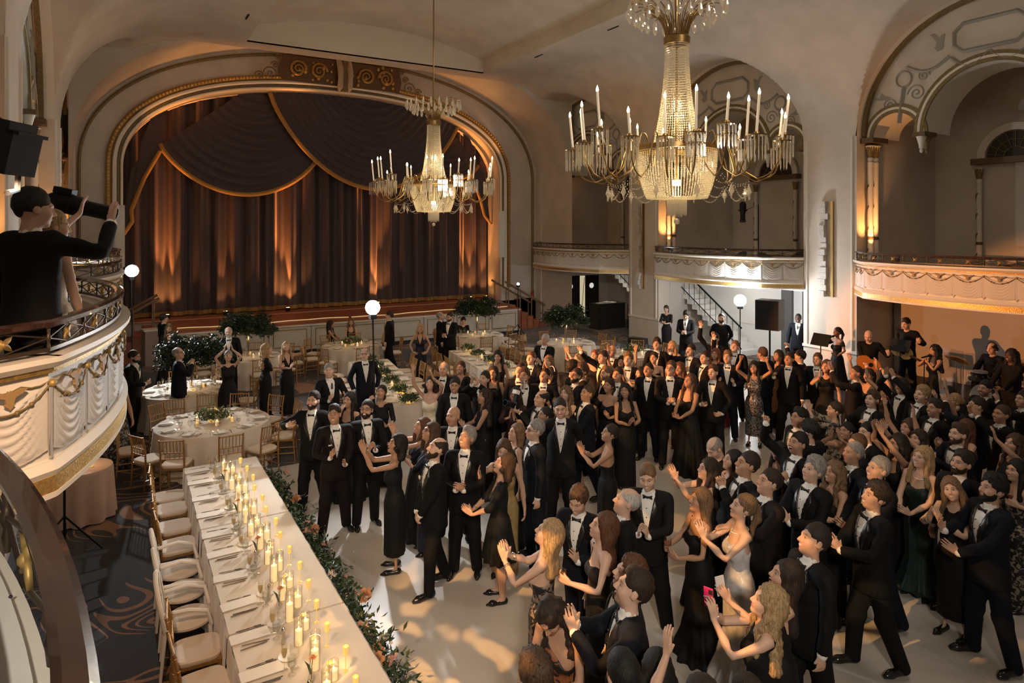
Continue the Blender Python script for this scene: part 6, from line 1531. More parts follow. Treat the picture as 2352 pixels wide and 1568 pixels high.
OCT_V = np.array([(1, 0, 0), (-1, 0, 0), (0, 1, 0), (0, -1, 0), (0, 0, 1), (0, 0, -1)], float); OCT_F = [(0, 2, 4), (2, 1, 4), (1, 3, 4), (3, 0, 4), (2, 0, 5), (1, 2, 5), (3, 1, 5), (0, 3, 5)]
def beads(mb, pts, r, sz=1.0):
    for p in pts: mb.add(OCT_V * np.array([r, r, r * sz]) + np.array(p), OCT_F)
def prism_ring(mb, r, z, n, L, w=.012):
    for i in range(n):
        a = 6.283 * i / n; x, y = r * math.cos(a), r * math.sin(a)
        mb.add([(x, y, z), (x + w, y, z - L * .12), (x - w, y, z - L * .12), (x, y + w, z - L * .12), (x, y - w, z - L * .12), (x + w * .8, y, z - L * .85), (x - w * .8, y, z - L * .85), (x, y + w * .8, z - L * .85), (x, y - w * .8, z - L * .85), (x, y, z - L)],
               [(0, 1, 3), (0, 3, 2), (0, 2, 4), (0, 4, 1), (1, 5, 7, 3), (3, 7, 6, 2), (2, 6, 8, 4), (4, 8, 5, 1), (9, 7, 5), (9, 6, 7), (9, 8, 6), (9, 5, 8)])
def chandelier():
    c = thing('chandelier', 'x', 'chandelier')
    stuff = lambda o: tag(o, kind='stuff')
    # tent and basket of bead strands
    mb = MB(); zt, zb = 7.30, 5.66
    for i in range(54):
        a = 6.283 * i / 54
        for k in range(42):
            t = k / 41; r = .185 + (.375 - .185) * (t ** 2.0); beads(mb, [(r * math.cos(a), r * math.sin(a), zt + (zb - zt) * t)], .0135, 1.35)
    stuff(mb.build('bead_tent', BEAD, c, smooth=False))
    mb = MB()
    for i in range(76):
        a = 6.283 * i / 76
        for k in range(26):
            t = k / 25; r = .62 * math.cos(t * .72) ** .6 if t < .98 else .5; r = .63 - .14 * t ** 2.2; beads(mb, [(r * math.cos(a), r * math.sin(a), 5.52 - .70 * t)], .0155, 1.15)
    for rr in np.linspace(.48, .06, 14):
        n = int(6.283 * rr / .034); beads(mb, [(rr * math.cos(6.283 * q / n), rr * math.sin(6.283 * q / n), 4.80 - .03 * (1 - rr / .5)) for q in range(n)], .0155)
    stuff(mb.build('bead_basket', BEAD, c, smooth=False))
    MB().lathe([(.60, 5.56), (.66, 5.56), (.66, 5.64), (.60, 5.64), (.60, 5.56)], 40).build('basket_ring', BRASS, c)
    MB().lathe([(.17, 7.29), (.21, 7.29), (.215, 7.40), (.18, 7.44), (.17, 7.29)], 24).build('neck_collar', BRASS, c)
    MB().lathe([(.02, 5.0), (.02, 11.0)], 8).build('stem', BRASS, c)
    MB().lathe([(.0001, 11.43), (.10, 11.30), (.30, 11.36), (.55, 11.40), (.60, 11.43)], 24).build('ceiling_rosette', OLIVE, c)
    mb = MB(); prism_ring(mb, .15, 4.80, 22, .30, .017); prism_ring(mb, .08, 4.80, 10, .33, .015); stuff(mb.build('tassel_prisms', BEAD, c, smooth=False))
    MB().ball((0, 0, 4.42), .05, 10, 7).build('finial_ball', BEAD, c)
    # crown of curved rods with drops
    for i in range(44):
        a = 6.283 * i / 44; R = .78 if i % 2 else .6; zz = 8.0 if i % 2 else 7.86
        pts = [((.17 + (R - .17) * (q / 10) ** 1.7) * math.cos(a), (.17 + (R - .17) * (q / 10) ** 1.7) * math.sin(a), 7.38 + (zz - 7.38) * math.sin(q / 10 * 1.75) / math.sin(1.57)) for q in range(11)]
        rod = MB().tube(pts, .008, 5).build('crown_rod', BRASS, c)
        e = pts[-1]; MB().lathe([(.001, 0), (.014, -.05), (.042, -.16), (.036, -.21), (.001, -.26)], 8, e).build('crown_drop', BEAD, rod)
    # arms
    for i in range(22):
        inner = i % 4 == 1; a = 6.283 * (i + .3) / 22; R = 1.20 if inner else 1.60 + .05 * (i % 3); zc = 5.60 + (.14 if i % 2 else .0) - (.12 if inner else 0)
        pr = [(.64, 5.58), (.72, 5.78), (.82, 5.80), (.90, 5.55), (1.0, 5.22), (R * .72 + .1, 5.06), (R * .9, 5.14), (R, zc - .2), (R, zc)]
        tt = np.linspace(0, 1, 22); P = np.array(pr); s = np.linspace(0, 1, len(P)); rr = np.interp(tt, s, P[:, 0]); zz = np.interp(tt, s, P[:, 1])
        arm = MB().tube([(r * math.cos(a), r * math.sin(a), z) for r, z in zip(rr, zz)], .011, 6).build('arm', BRASS, c)
        cx, cy = R * math.cos(a), R * math.sin(a)
        MB().lathe([(.03, zc), (.135, zc + .01), (.14, zc + .025), (.05, zc + .03), (.028, zc + .07), (.022, zc + .07)], 12, (cx, cy, 0)).build('bobeche', BRASS, arm)
        hc = .52 if i % 3 else .30
        lean = np.array([cx, cy, 0]) * .03
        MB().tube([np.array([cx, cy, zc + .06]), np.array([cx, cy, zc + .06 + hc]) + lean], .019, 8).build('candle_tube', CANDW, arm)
        MB().lathe([(.001, .0), (.016, .005), (.021, .03), (.012, .065), (.001, .095)], 8, tuple(np.array([cx, cy, zc + .06 + hc]) + lean)).build('bulb', BULB, arm)
        mb = MB(); prism_ring(mb, .125, zc + .01, 14, .0001 + .15, .012)
        for q in range(14): beads(mb, [(.125 * math.cos(6.283 * q / 14), .125 * math.sin(6.283 * q / 14), zc - k * .032) for k in range(4)], .013)
        prism_ring(mb, .122, zc - .12, 14, .22, .0105)
        mb.v = [v + np.array([cx, cy, 0]) for v in mb.v]; stuff(mb.build('prism_fringe', BEAD, arm, smooth=False))
    for i in range(12):
        a0, a1 = 6.283 * i / 12, 6.283 * (i + 1) / 12; mb = MB()
        for k in range(22):
            t = k / 21; a = a0 + (a1 - a0) * t; beads(mb, [(1.12 * math.cos(a), 1.12 * math.sin(a), 5.02 - .26 * math.sin(math.pi * t))], .014)
        for k in range(14):
            t = k / 13; r = .6 + .52 * t; beads(mb, [(r * math.cos(a0), r * math.sin(a0), 5.35 - .33 * t - .16 * math.sin(math.pi * t))], .012)
        stuff(mb.build('bead_festoon', BEAD, c, smooth=False))
        MB().lathe([(.001, 0), (.02, -.05), (.045, -.12), (.02, -.16), (.001, -.24)], 6, (1.12 * math.cos(a0), 1.12 * math.sin(a0), 4.98)).build('pendant_drop', BEAD, c)
    MB().lathe([(.001, 5.02), (.07, 5.0), (.07, 5.09), (.001, 5.09)], 10).build('inner_lamp', glow('inner_lamp', (1, .78, .42), 9.0), c)
    return c
ch = Proto(chandelier())
CH = [(7.8, 7.9), (7.8, 17.6)]
ch.place((CH[0][0], CH[0][1], 0), 0, 'large beaded crystal chandelier nearest the camera with candle arms')
ch.place((CH[1][0], CH[1][1], 0), .35, 'farther beaded crystal chandelier hanging before the stage curtain')
for x, y in CH:
    light('basket_lamp', 'POINT', (x, y, 5.18), 58, (1.0, .76, .40), size=.12)
    light('tent_lamp', 'POINT', (x, y, 6.1), 42, (1.0, .76, .42), size=.08)
    for k in range(4):
        a = .8 + k * 1.571; light('candle_ring_lamp', 'POINT', (x + 1.75 * math.cos(a), y + 1.75 * math.sin(a), 6.45), 17, WARM, size=.10)
# crystal slab wall lights on the piers
def slab_light(y, z0, z1, label, x=XR):
    s = thing('wall_light', label, 'wall light', (x - .02, y, 0))
    MB().span((-.03, -.24, z0), (0, -.16, z1)).build('brass_spine', BRASS, s)
    n = int((z1 - z0) / .16); rnd = random.Random(int(y * 10))
    for k in range(n):
        zz = z0 + (z1 - z0) * k / n; w = .17 + .1 * rnd.random(); o = -.12 + .1 * rnd.random() ; d = .06 + .10 * rnd.random()
        MB().span((-d, o, zz), (-.01, o + w, zz + (z1 - z0) / n * .97)).build('crystal_slab', mat('frosted_crystal', (.62, .57, .52), .25, var=.15, vscale=30, bump=.4, bscale=60), s)
    return s
slab_light(11.35, 2.42, 5.05, 'tall stepped crystal wall light on the nearer right pier')
slab_light(18.95, 2.05, 5.25, 'tall stepped crystal wall light on the farther right pier')
slab_light(22.4, 4.6, 5.6, 'small crystal wall light at the back of the farthest gallery', XR + 3.85)
# amber uplights on the gallery columns
for k, (y0, y1) in enumerate(BAYS[:3]):
    ye = y1 - .16; x = XR + .16
    u = thing('column_uplight', ['amber uplight at the column foot nearest the stage', 'amber uplight at the column foot left of the large chandelier', 'amber uplight at the column foot above the bald guitarist'][k], 'uplight', (x - .04, ye - .24, ZB + .82))
    MB().lathe([(.05, 0), (.06, .02), (.06, .10), (.05, .11)], 10).build('housing', BLACKM, u); MB().lathe([(.0001, .108), (.045, .108)], 10).build('lens', UPL, u); MB().bar((0, 0, -.82), (0, 0, 0), .012, 6).build('stalk', BLACKM, u)
    light('column_beam', 'SPOT', (x - .04, ye - .24, ZB + .95), 210, AMBER, (x + .2, ye + .02, ZB + 2.3), .02, 70, .9)
    light('column_beam', 'SPOT', (XL - .12, ye - .24, ZB + .95), 120, AMBER, (XL - .36, ye + .02, ZB + 2.3), .02, 70, .9)
# ---------------------------------------------------------------- tables, chairs, settings, flowers
GWOOD = mat('gold_chiavari_wood', (.40, .22, .075), .35, .45, var=.18, vscale=25); CUSH = mat('ivory_cushion', (.72, .60, .48), .85, sheen=.3)
CLOTH = mat('ivory_table_linen', (.64, .55, .45), .9, sheen=.25, bump=.25, bscale=30); CLOTHP = mat('blush_table_linen', (.62, .42, .33), .9, sheen=.25, bump=.2, bscale=30); NAPK = mat('white_napkin', (.78, .72, .64), .9); WHITEP = mat('white_paint', (.78, .72, .65), .45)
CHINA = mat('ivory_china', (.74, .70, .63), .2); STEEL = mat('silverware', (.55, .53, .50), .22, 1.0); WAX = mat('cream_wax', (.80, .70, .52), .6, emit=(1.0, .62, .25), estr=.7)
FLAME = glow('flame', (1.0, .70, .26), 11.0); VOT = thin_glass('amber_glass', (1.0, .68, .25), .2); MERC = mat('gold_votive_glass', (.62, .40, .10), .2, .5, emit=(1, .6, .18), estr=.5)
def chiavari():
    c = thing('gold_chair', 'x', 'chair')                                  # faces +y
    for x in (-1, 1):
        MB().tube([(x * .185, .19, 0), (x * .19, .185, .44)], [.011, .016], 8).build('front_leg', GWOOD, c)
        p = MB().tube([(x * .175, -.22, 0), (x * .18, -.19, .44), (x * .18, -.20, .70), (x * .185, -.245, .92)], [.011, .016, .015, .012], 8)
        for z in (.55, .66, .77, .88): p.lathe([(.012, -.008), (.019, 0), (.012, .008)], 8, (x * .181, -.197 - max(0, z - .7) * .2, z))
        p.build('back_post', GWOOD, c)
    MB().box((0, 0, .435), (.40, .40, .03)).build('seat_frame', GWOOD, c)
    s = MB(); P = np.zeros((5, 24, 3))
    for i, (z, k) in enumerate(((.45, .97), (.462, 1.0), (.485, 1.0), (.497, .95), (.50, .80))):
        for j in range(24):
            t = j * 6.283 / 24; P[i, j] = (.205 * k * math.copysign(abs(math.cos(t)) ** .5, math.cos(t)), .205 * k * math.copysign(abs(math.sin(t)) ** .5, math.sin(t)), z)
    s.grid(P, wrap_v=True, flip=True); s.add(P[-1], [tuple(range(24))]); s.build('cushion', CUSH, c)
    for z, y in ((.60, -.195), (.70, -.2), (.90, -.24)): MB().tube([(-.182, y, z), (.182, y, z)], .011, 7).build('back_rail', GWOOD, c)
    for k in range(6): x = -.13 + .052 * k; MB().tube([(x, -.2, .70), (x, -.24, .90)], .0065, 6).build('spindle', GWOOD, c)
    for k in range(4): x = -.11 + .073 * k; MB().tube([(x, -.195, .60), (x, -.2, .70)], .006, 6).build('spindle', GWOOD, c)
    for z in (.16, .27):
        MB().tube([(-.18, .19, z), (.18, .19, z)], .009, 6).build('stretcher', GWOOD, c)
        for x in (-1, 1): MB().tube([(x * .182, .19, z + .03), (x * .177, -.2, z + .03)], .009, 6).build('stretcher', GWOOD, c)
    return c
CHAIR = Proto(chiavari())
def white_chair():
    c = thing('white_chair', 'x', 'chair')
    for x in (-1, 1):
        MB().tube([(x * .20, .20, 0), (x * .19, .19, .45)], [.014, .02], 8).build('front_leg', WHITEP, c); MB().tube([(x * .19, -.24, 0), (x * .18, -.20, .46)], [.014, .02], 8).build('back_leg', WHITEP, c)
        MB().tube([(x * .18, -.2, .46), (x * .225, -.22, .62), (x * .225, -.25, .78), (x * .12, -.28, .93), (0, -.285, .965)], .022, 8).build('back_loop', WHITEP, c)
        MB().tube([(x * .16, -.2, .47), (x * .02, -.235, .72), (-x * .14, -.275, .92)], .017, 8).build('cross_slat', WHITEP, c)
        MB().tube([(x * .22, -.21, .66), (x * .25, .0, .67), (x * .24, .16, .62), (x * .2, .2, .46)], .02, 8).build('armrest', WHITEP, c)
    MB().lathe([(.0001, .44), (.21, .44), (.225, .455), (.225, .475), (.2, .495), (.0001, .50)], 24).build('seat', CUSH, c)
    return c
WCHAIR = Proto(white_chair())

# ---- shared small things
def proto_thing(name, cat, parts):
    t = thing(name, 'x', cat); objs = {}
    for nm, mb, m, par in parts: objs[nm] = mb.build(nm, m, objs.get(par, t) if par else t)
    return Proto(t)
def proto_mesh(name, cat, mb, m): o = mb.build(name, m); tag(o, 'x', cat); return Proto(o)
PLATE = proto_mesh('plate', 'plate', MB().lathe([(.0001, .002), (.075, .002), (.08, .006), (.125, .016), (.128, .020), (.078, .010), (.0001, .009)], 28), CHINA)
BPLATE = proto_mesh('bread_plate', 'plate', MB().lathe([(.0001, .002), (.05, .002), (.08, .011), (.082, .014), (.05, .007), (.0001, .006)], 24), CHINA)
def fork():
    mb = MB().box((0, -.05, .004), (.012, .11, .003)).box((0, .02, .005), (.006, .05, .003)).box((0, .055, .005), (.022, .02, .003))
    for x in (-.0085, 0, .0085): mb.box((x, .085, .005), (.0035, .045, .0025))
    return mb
FORK = proto_mesh('fork', 'fork', fork(), STEEL)
KNIFE = proto_mesh('knife', 'knife', MB().box((0, -.06, .005), (.012, .10, .006)).prism([(-.008, -.01), (.009, -.01), (.010, .08), (.004, .11), (-.008, .11)], .003, .0055), STEEL)
FLUTE = proto_thing('champagne_flute', 'glass', [('glass_bowl', MB().lathe(FLUTEP, 12), GLASS, None), ('champagne', MB().lathe([(.0001, .105), (.011, .106), (.021, .14), (.0225, .165), (.0001, .165)], 12), mat('champagne', (.62, .45, .16), .1, trans=.5), None)])
WINEG = proto_thing('stemmed_glass', 'glass', [('glass_bowl', MB().lathe(WINEP, 12), GLASS, None)])
WATER = proto_thing('water_goblet', 'glass', [('glass_bowl', MB().lathe([(.032, 0), (.033, .003), (.008, .01), (.006, .02), (.006, .05), (.02, .06), (.036, .09), (.038, .13), (.034, .155)], 12), GLASS, None), ('water', MB().lathe([(.0001, .064), (.02, .066), (.034, .09), (.036, .115), (.0001, .115)], 12), thin_glass('water', (.9, .92, .93), .1), None)])
SEATS = []
def free(x, y, r=.40):
    if any((c['loc'][0] - x) ** 2 + (c['loc'][1] - y) ** 2 < r * r for c in CROWD): return False
    if any((a - x) ** 2 + (b - y) ** 2 < q * q for a, b, q in SEATS): return False
    return True
def napkin_over():
    mb = MB(); P = np.array([[(x * .075 * (1 - .04 * j), y, z) for x in (-1, -.5, 0, .5, 1)] for j, (y, z) in enumerate(((.30, .012), (.0, .012), (-.02, .010), (-.03, -.03), (-.036, -.12), (-.04, -.20)))])
    mb.grid(P); Q = P.copy(); Q[..., 2] -= .006; Q[3:, :, 1] += .008; mb.grid(Q, flip=True); return mb
NAPO = proto_mesh('draped_napkin', 'napkin', napkin_over(), NAPK)
NAP = proto_mesh('folded_napkin', 'napkin', MB().box((0, 0, .006), (.10, .20, .012)), NAPK)
MENU = proto_mesh('menu_card', 'card', MB().box((0, 0, .002), (.11, .19, .002)), mat('ivory_card', (.78, .73, .65), .7))
def cyl_candle(h, hc, r=.042):
    t = thing('pillar_candle', 'x', 'candle')
    MB().lathe([(.0001, .001), (r, .001), (r, h), (r - .003, h), (r - .003, .004)], 18).build('glass_cylinder', GLASS, t)
    c = MB().lathe([(.0001, .005), (r * .72, .005), (r * .72, hc), (r * .55, hc - .004), (.0001, hc - .006)], 14).build('wax_candle', WAX, t)
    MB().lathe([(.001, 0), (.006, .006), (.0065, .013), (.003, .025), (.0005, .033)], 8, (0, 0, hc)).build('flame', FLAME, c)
    return t
PIL = [Proto(cyl_candle(*a)) for a in ((.23, .13), (.19, .10), (.26, .16), (.15, .08))]
def votive():
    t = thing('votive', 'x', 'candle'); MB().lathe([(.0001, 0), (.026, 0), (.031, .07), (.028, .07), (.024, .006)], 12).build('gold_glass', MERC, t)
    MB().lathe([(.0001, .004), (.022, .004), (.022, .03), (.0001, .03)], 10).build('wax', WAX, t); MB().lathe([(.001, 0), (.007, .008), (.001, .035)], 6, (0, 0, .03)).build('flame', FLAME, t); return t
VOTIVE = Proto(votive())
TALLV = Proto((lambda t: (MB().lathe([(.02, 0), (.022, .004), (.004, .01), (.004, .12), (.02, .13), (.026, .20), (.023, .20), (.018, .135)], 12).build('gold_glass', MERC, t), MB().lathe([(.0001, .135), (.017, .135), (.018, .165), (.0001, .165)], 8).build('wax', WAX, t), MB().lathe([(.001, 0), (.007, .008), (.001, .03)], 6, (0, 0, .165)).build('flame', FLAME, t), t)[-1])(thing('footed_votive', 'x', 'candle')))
GRIND = proto_mesh('salt_grinder', 'grinder', MB().lathe([(.0001, 0), (.02, 0), (.021, .01), (.013, .06), (.012, .10), (.017, .12), (.012, .135), (.0001, .15)], 12), STEEL)
ROSEM = [mat('blush_rose', (.62, .34, .26), .7), mat('cream_rose', (.72, .60, .45), .7), mat('peach_rose', (.62, .28, .12), .7), mat('mauve_rose', (.34, .17, .15), .7)]
LEAFM = mat('dark_leaf', (.018, .035, .014), .35, var=.35, vscale=12); LEAF2 = mat('garden_leaf', (.045, .075, .028), .5, var=.35, vscale=12)
def rose_mesh(r=.04):
    mb = MB()
    for ring, (n, rr, zz, tilt) in enumerate(((3, .25, .75, .2), (5, .6, .45, .55), (6, .95, .15, 1.0))):
        for k in range(n):
            a = 6.283 * (k + .5 * ring) / n; c, s = math.cos(a), math.sin(a); P = []
            for i in (0, .5, 1):
                row = []
                for j in (-1, -.4, .4, 1):
                    rad = r * (rr * .5 + rr * .55 * i * (.4 + tilt)); h = r * (-.1 + zz * 1.2 * i + .1 * (1 - abs(j)) * i); w = j * r * (.35 + .3 * rr) * (.5 + .5 * math.sin(math.pi * min(1, i + .35)))
                    row.append((c * rad - s * w, s * rad + c * w, h - .06 * r * j * j))
                P.append(row)
            mb.grid(np.array(P))
    return mb
ROSES = [rose_mesh(.045).mesh('rose', True, [m]) for m in ROSEM]
def leaf_cloud(name, n, size, shape, m, parent, seed=1, droop=0.0, loc=None):
    """many small leaves in one mesh"""
    r = np.random.default_rng(seed); V = []; F = []
    for i in range(n):
        p = shape(r); d = r.normal(size=3); d[2] = d[2] * .6 + droop; d /= np.linalg.norm(d); u = np.cross(d, r.normal(size=3)); u /= np.linalg.norm(u); nn = np.cross(d, u)
        L = size * (.7 + .6 * r.random()); w = L * .2; b = len(V)
        V += [p, p + d * L * .45 + u * w + nn * w * .3, p + d * L, p + d * L * .45 - u * w + nn * w * .3]; F.append((b, b + 1, b + 2)); F.append((b, b + 2, b + 3))
    me = bpy.data.meshes.new(name); me.from_pydata([tuple(v) for v in V], [], F); me.materials.append(m); return tag(obj(name, me, parent, loc), kind='stuff')

# ---- head table
ZT = .76; HX0, HX1, HY0, HY1 = .81, 1.83, 3.2, 10.9
seams = [10.9, 8.56, 6.21, 3.86, 1.5]
for k in range(3):
    a, b = seams[k + 1], seams[k]
    t = thing('head_table', ['ivory clothed head table section farthest from the camera', 'ivory clothed middle section of the head table', 'ivory clothed head table section nearest the camera'][k], 'table', (0, 0, 0))
    mb = MB(); n = 8; top = []
    xs = np.linspace(HX0, HX1, 8); ysr = np.linspace(a + .012, b - .012, 12)
    mb.span((HX0 + .01, a + .015, ZT - .03), (HX1 - .01, b - .015, ZT)); mb.build('table_top', CLOTH, t)
    def skirt(p, q, nrm):
        L = math.dist(p, q); m = int(L / .03); P = []
        for i in range(m + 1):
            s = i / m; x = p[0] + (q[0] - p[0]) * s; y = p[1] + (q[1] - p[1]) * s; w = math.sin(i * .62) * .018 + math.sin(i * .23 + 1) * .012
            P.append([(x + nrm[0] * (.002 + e * (.035 + w)), y + nrm[1] * (.002 + e * (.035 + w)), z) for z, e in ((ZT, -.2), (ZT - .02, .15), (.4, .6), (.03, 1.0))])
        return MB().grid(np.array(P))
    skirt((HX0, a), (HX0, b), (-1, 0)).build('cloth_drop', CLOTH, t); skirt((HX1, b), (HX1, a), (1, 0)).build('cloth_drop', CLOTH, t)
    if k == 0: skirt((HX1, b), (HX0, b), (0, 1)).build('cloth_drop', CLOTH, t)
    for x in (HX0 + .15, HX1 - .15):
        for y in (a + .2, b - .2): MB().bar((x, y, 0), (x, y, ZT - .03), .018, 6).build('table_leg', STEEL, t)
seat_px = [(405, 1136), (403, 1166), (408, 1207), (420, 1249), (432, 1300), (437, 1350), (442, 1412), (452, 1489), (505, 1560)]
kinds = ['g', 'g', 'g', 'g', 'w', 'w', 'w', 'g', 'g']
PY = []
for i, ((px, py), kd) in enumerate(zip(seat_px, kinds)):
    p = ground(px, py, .48); PY.append(p.y); X = .60 if kd == 'g' else .58
    if kd == 'g': CHAIR.place((X, p.y, 0), -math.pi / 2 + random.uniform(-.08, .08), 'gold chair with ivory cushion, %s from the far end of the head table' % ORD[i], 'gold chairs along the head table')
    else: WCHAIR.place((X, p.y, 0), -math.pi / 2 + random.uniform(-.06, .06), 'white cross back chair, %s from the far end of the head table' % ORD[i], 'white chairs along the head table')
PL = PY + [PY[-1] - .55]
for i, y in enumerate(PL):
    w = '%s place from the head table\'s far end' % ORD[i]; R = -math.pi / 2; j = lambda s=.01: random.uniform(-s, s)
    NAPO.place((HX0 + .02, y + .02 + j(), ZT), R + j(.08), 'white napkin draped over the edge at the ' + w, 'head table napkins')
    FORK.place((HX0 + .17, y + .135 + j(), ZT), R + j(.1), 'outer fork at the ' + w, 'head table forks'); FORK.place((HX0 + .19, y + .105 + j(), ZT), R + j(.1), 'inner fork at the ' + w, 'head table forks')
    KNIFE.place((HX0 + .17, y - .145 + j(), ZT), R + j(.1), 'outer knife at the ' + w, 'head table knives'); KNIFE.place((HX0 + .19, y - .115 + j(), ZT), R + j(.1), 'inner knife at the ' + w, 'head table knives')
    if i % 2: MENU.place((HX0 + .34, y + .02, ZT), R + j(.3), 'menu card at the ' + w, 'head table menu cards')
    BPLATE.place((HX0 + .40 + j(), y + .10 + j(), ZT), 0, 'bread plate at the ' + w, 'head table bread plates')
    FLUTE.place((HX0 + .33 + j(), y - .05 + j(), ZT), 0, 'champagne flute at the ' + w, 'head table champagne flutes'); WATER.place((HX0 + .36 + j(), y - .13 + j(), ZT), 0, 'water goblet at the ' + w, 'head table water goblets')
    WINEG.place((HX0 + .40 + j(), y - .06 + j(), ZT), 0, 'stemmed wine glass at the ' + w, 'head table wine glasses')
cy = 10.45; i = 0; iv = 0; ig = 0
while cy > 3.9:
    px = 1.37 + (.055 if i % 2 else -.045) + random.uniform(-.025, .025)
    PIL[i % 4].place((px, cy, ZT), 0, 'lit pillar candle in glass cylinder, %s along the head table' % ORD[i], 'pillar candles along the head table')
    if i % 2 == 0: VOTIVE.place((px + .10, cy - .08, ZT), 0, 'gold glass votive, %s along the head table' % ORD[iv], 'gold votives along the head table'); iv += 1
    else: TALLV.place((px + .11, cy + .05, ZT), 0, 'footed gold votive, %s along the head table' % ORD[iv], 'gold votives along the head table'); iv += 1
    if i % 4 == 0: GRIND.place((px - .11, cy + .08, ZT), 0, 'silver salt grinder, %s along the head table' % ORD[ig], 'salt grinders along the head table'); ig += 1
    if i % 6 == 2:
        t = thing('bud_vase', 'glass bud vase with tulip beside the %s pillar candle' % ORD[i], 'vase', (px - .06, cy - .13, ZT), group='bud vases along the head table')
        MB().lathe([(.0001, 0), (.02, 0), (.028, .03), (.014, .08), (.014, .12), (.011, .12)], 10).build('glass_vase', GLASS, t)
        s = MB().tube([(0, 0, .02), (.004, .0, .10), (.015, .01, .18)], .003, 5).build('stem', LEAF2, t); obj('rose', ROSES[i % 3], t, (.015, .01, .18)).scale = (.6,) * 3
        MB().grid(np.array([[(-.01, 0, .06), (.008, 0, .06)], [(-.03, .01, .13), (-.01, .012, .13)], [(-.05, .02, .17), (-.049, .02, .17)]])).build('leaf', LEAF2, t)
    if i % 6 == 1: light('candle_glow', 'POINT', (px, cy, ZT + .34), 2.4, (1, .66, .30), size=.05)
    cy -= .195; i += 1
tag(MB().box((1.25, 10.2, ZT + .006), (.15, .08, .01), rz=.5).build('clutch_purse', mat('teal_black', (.012, .03, .035), .4)), 'dark flat clutch lying at the far end of the head table', 'purse')
BPLATE.place((1.62, 10.55, ZT), 0, 'single white saucer on the bare far end of the head table')
# ---- floor garland beside the head table
def garland(y0, y1, label, seed):
    g = thing('flower_garland', label, 'garland', (2.02, (y0 + y1) / 2, 0)); L = y1 - y0; rr = random.Random(seed)
    sh = lambda r: np.array([r.normal(0, .12), (r.random() - .5) * L, abs(r.normal(0, .15)) + .01])
    leaf_cloud('garland_leaves', 4200, .085, sh, LEAF2, g, seed, .5); leaf_cloud('dark_leaves', 1500, .09, sh, LEAFM, g, seed + 5, .4)
    leaf_cloud('filler_blossom', 700, .03, lambda r: sh(r) * np.array([1, 1, 1.15]) + np.array([0, 0, .05]), mat('filler_blossom', (.45, .36, .30), .7), g, seed + 9, .2)
    for k in range(int(L * 13)):
        o = obj('rose', ROSES[rr.choice([0, 0, 1, 1, 2, 3])], g, (rr.gauss(.02, .12), rr.uniform(-L / 2, L / 2), .14 + rr.random() * .22)); o.rotation_euler = (rr.uniform(-.9, .9), rr.uniform(-.2, 1.0), rr.random() * 6); o.scale = (rr.uniform(.9, 1.6),) * 3
    return g
garland(9.1, 11.4, 'garland of roses and greenery on the floor, farthest stretch', 3); garland(6.7, 9.05, 'garland of roses and greenery on the floor, middle stretch', 4); garland(4.2, 6.65, 'garland of roses and greenery on the floor, nearest stretch', 5)

# ---- round and long tables
def linen(cx, cy, r, zt, m, parent, nf=14, flare=.10):
    n = 96; P = []
    for z, k in ((zt, 0.0), (zt, .98), (zt - .01, 1.0), (zt - .05, 1.012), (zt * .5, 1.03), (.02, 1.06)):
        row = []
        for i in range(n):
            a = 6.283 * i / n; w = 0 if z > zt - .03 else flare * (1 - z / zt) * .55 * math.sin(a * nf + .8 * math.sin(a * 3)); row.append((cx + max(.001, r * k * (1 + w)) * math.cos(a), cy + max(.001, r * k * (1 + w)) * math.sin(a), z))
        P.append(row)
    return MB().grid(np.array(P), wrap_v=True, flip=True).build('table_linen', m, parent)
def round_table(px, py, r, desc, nset, nch, chair_rot=0.0, detail=2, skip=(), cl=CLOTH, chair_r=.33, glasses=2):
    c = ground(px, py, ZT); X, Y = c.x, c.y
    t = thing('round_table', 'round %s, ivory linen to the floor' % desc if detail < 3 else desc, 'table', (X, Y, 0)); linen(0, 0, r, ZT, cl, t); SEATS.append((X, Y, r + .12))
    MB().lathe([(.3, 0), (.3, .03), (.05, .06), (.05, .7), (.2, .74)], 12).build('pedestal', STEEL, t)
    rot0 = math.atan2(-Y, -X)
    for k in range(nch):
        if k in skip: continue
        a = rot0 + chair_rot + 6.283 * k / nch + random.uniform(-.06, .06); rr = r + chair_r + random.uniform(-.05, .06)
        xa, ya_ = X + rr * math.cos(a), Y + rr * math.sin(a)
        if not free(xa, ya_): continue
        SEATS.append((xa, ya_, .44)); CHAIR.place((xa, ya_, 0), a + math.pi / 2 + random.uniform(-.2, .2), 'gold chair, %s clockwise round the %s' % (ORD[k], desc) if detail >= 2 else 'gold chair pulled up to the ' + desc, 'gold chairs around the ' + desc)
    for k in range(nset):
        a = rot0 + chair_rot + 6.283 * k / nset; ct, st = math.cos(a), math.sin(a)
        def at(rr, off): return (X + rr * ct - off * st, Y + rr * st + off * ct, ZT)
        lb = (lambda n: '%s, %s place clockwise on the %s' % (n, ORD[k], desc)) if detail >= 2 else (lambda n: n + ' on the ' + desc)
        gr = lambda n: n + ' on the ' + desc
        PLATE.place(at(r - .17, 0), 0, lb('ivory plate'), gr('plates')); NAP.place((*at(r - .17, 0)[:2], ZT + .018), a + math.pi / 2, lb('folded napkin'), gr('napkins'))
        if detail >= 2: FORK.place(at(r - .17, .16), a + math.pi / 2, lb('fork'), gr('forks')); KNIFE.place(at(r - .17, -.16), a + math.pi / 2, lb('knife'), gr('knives'))
        WINEG.place(at(r - .36, -.10), 0, lb('stemmed glass'), gr('stemmed glasses'))
        if glasses > 1: WATER.place(at(r - .38, .0), 0, lb('water goblet'), gr('water goblets'))
        if glasses > 2: FLUTE.place(at(r - .36, .10), 0, lb('champagne flute'), gr('champagne flutes'))
    return X, Y
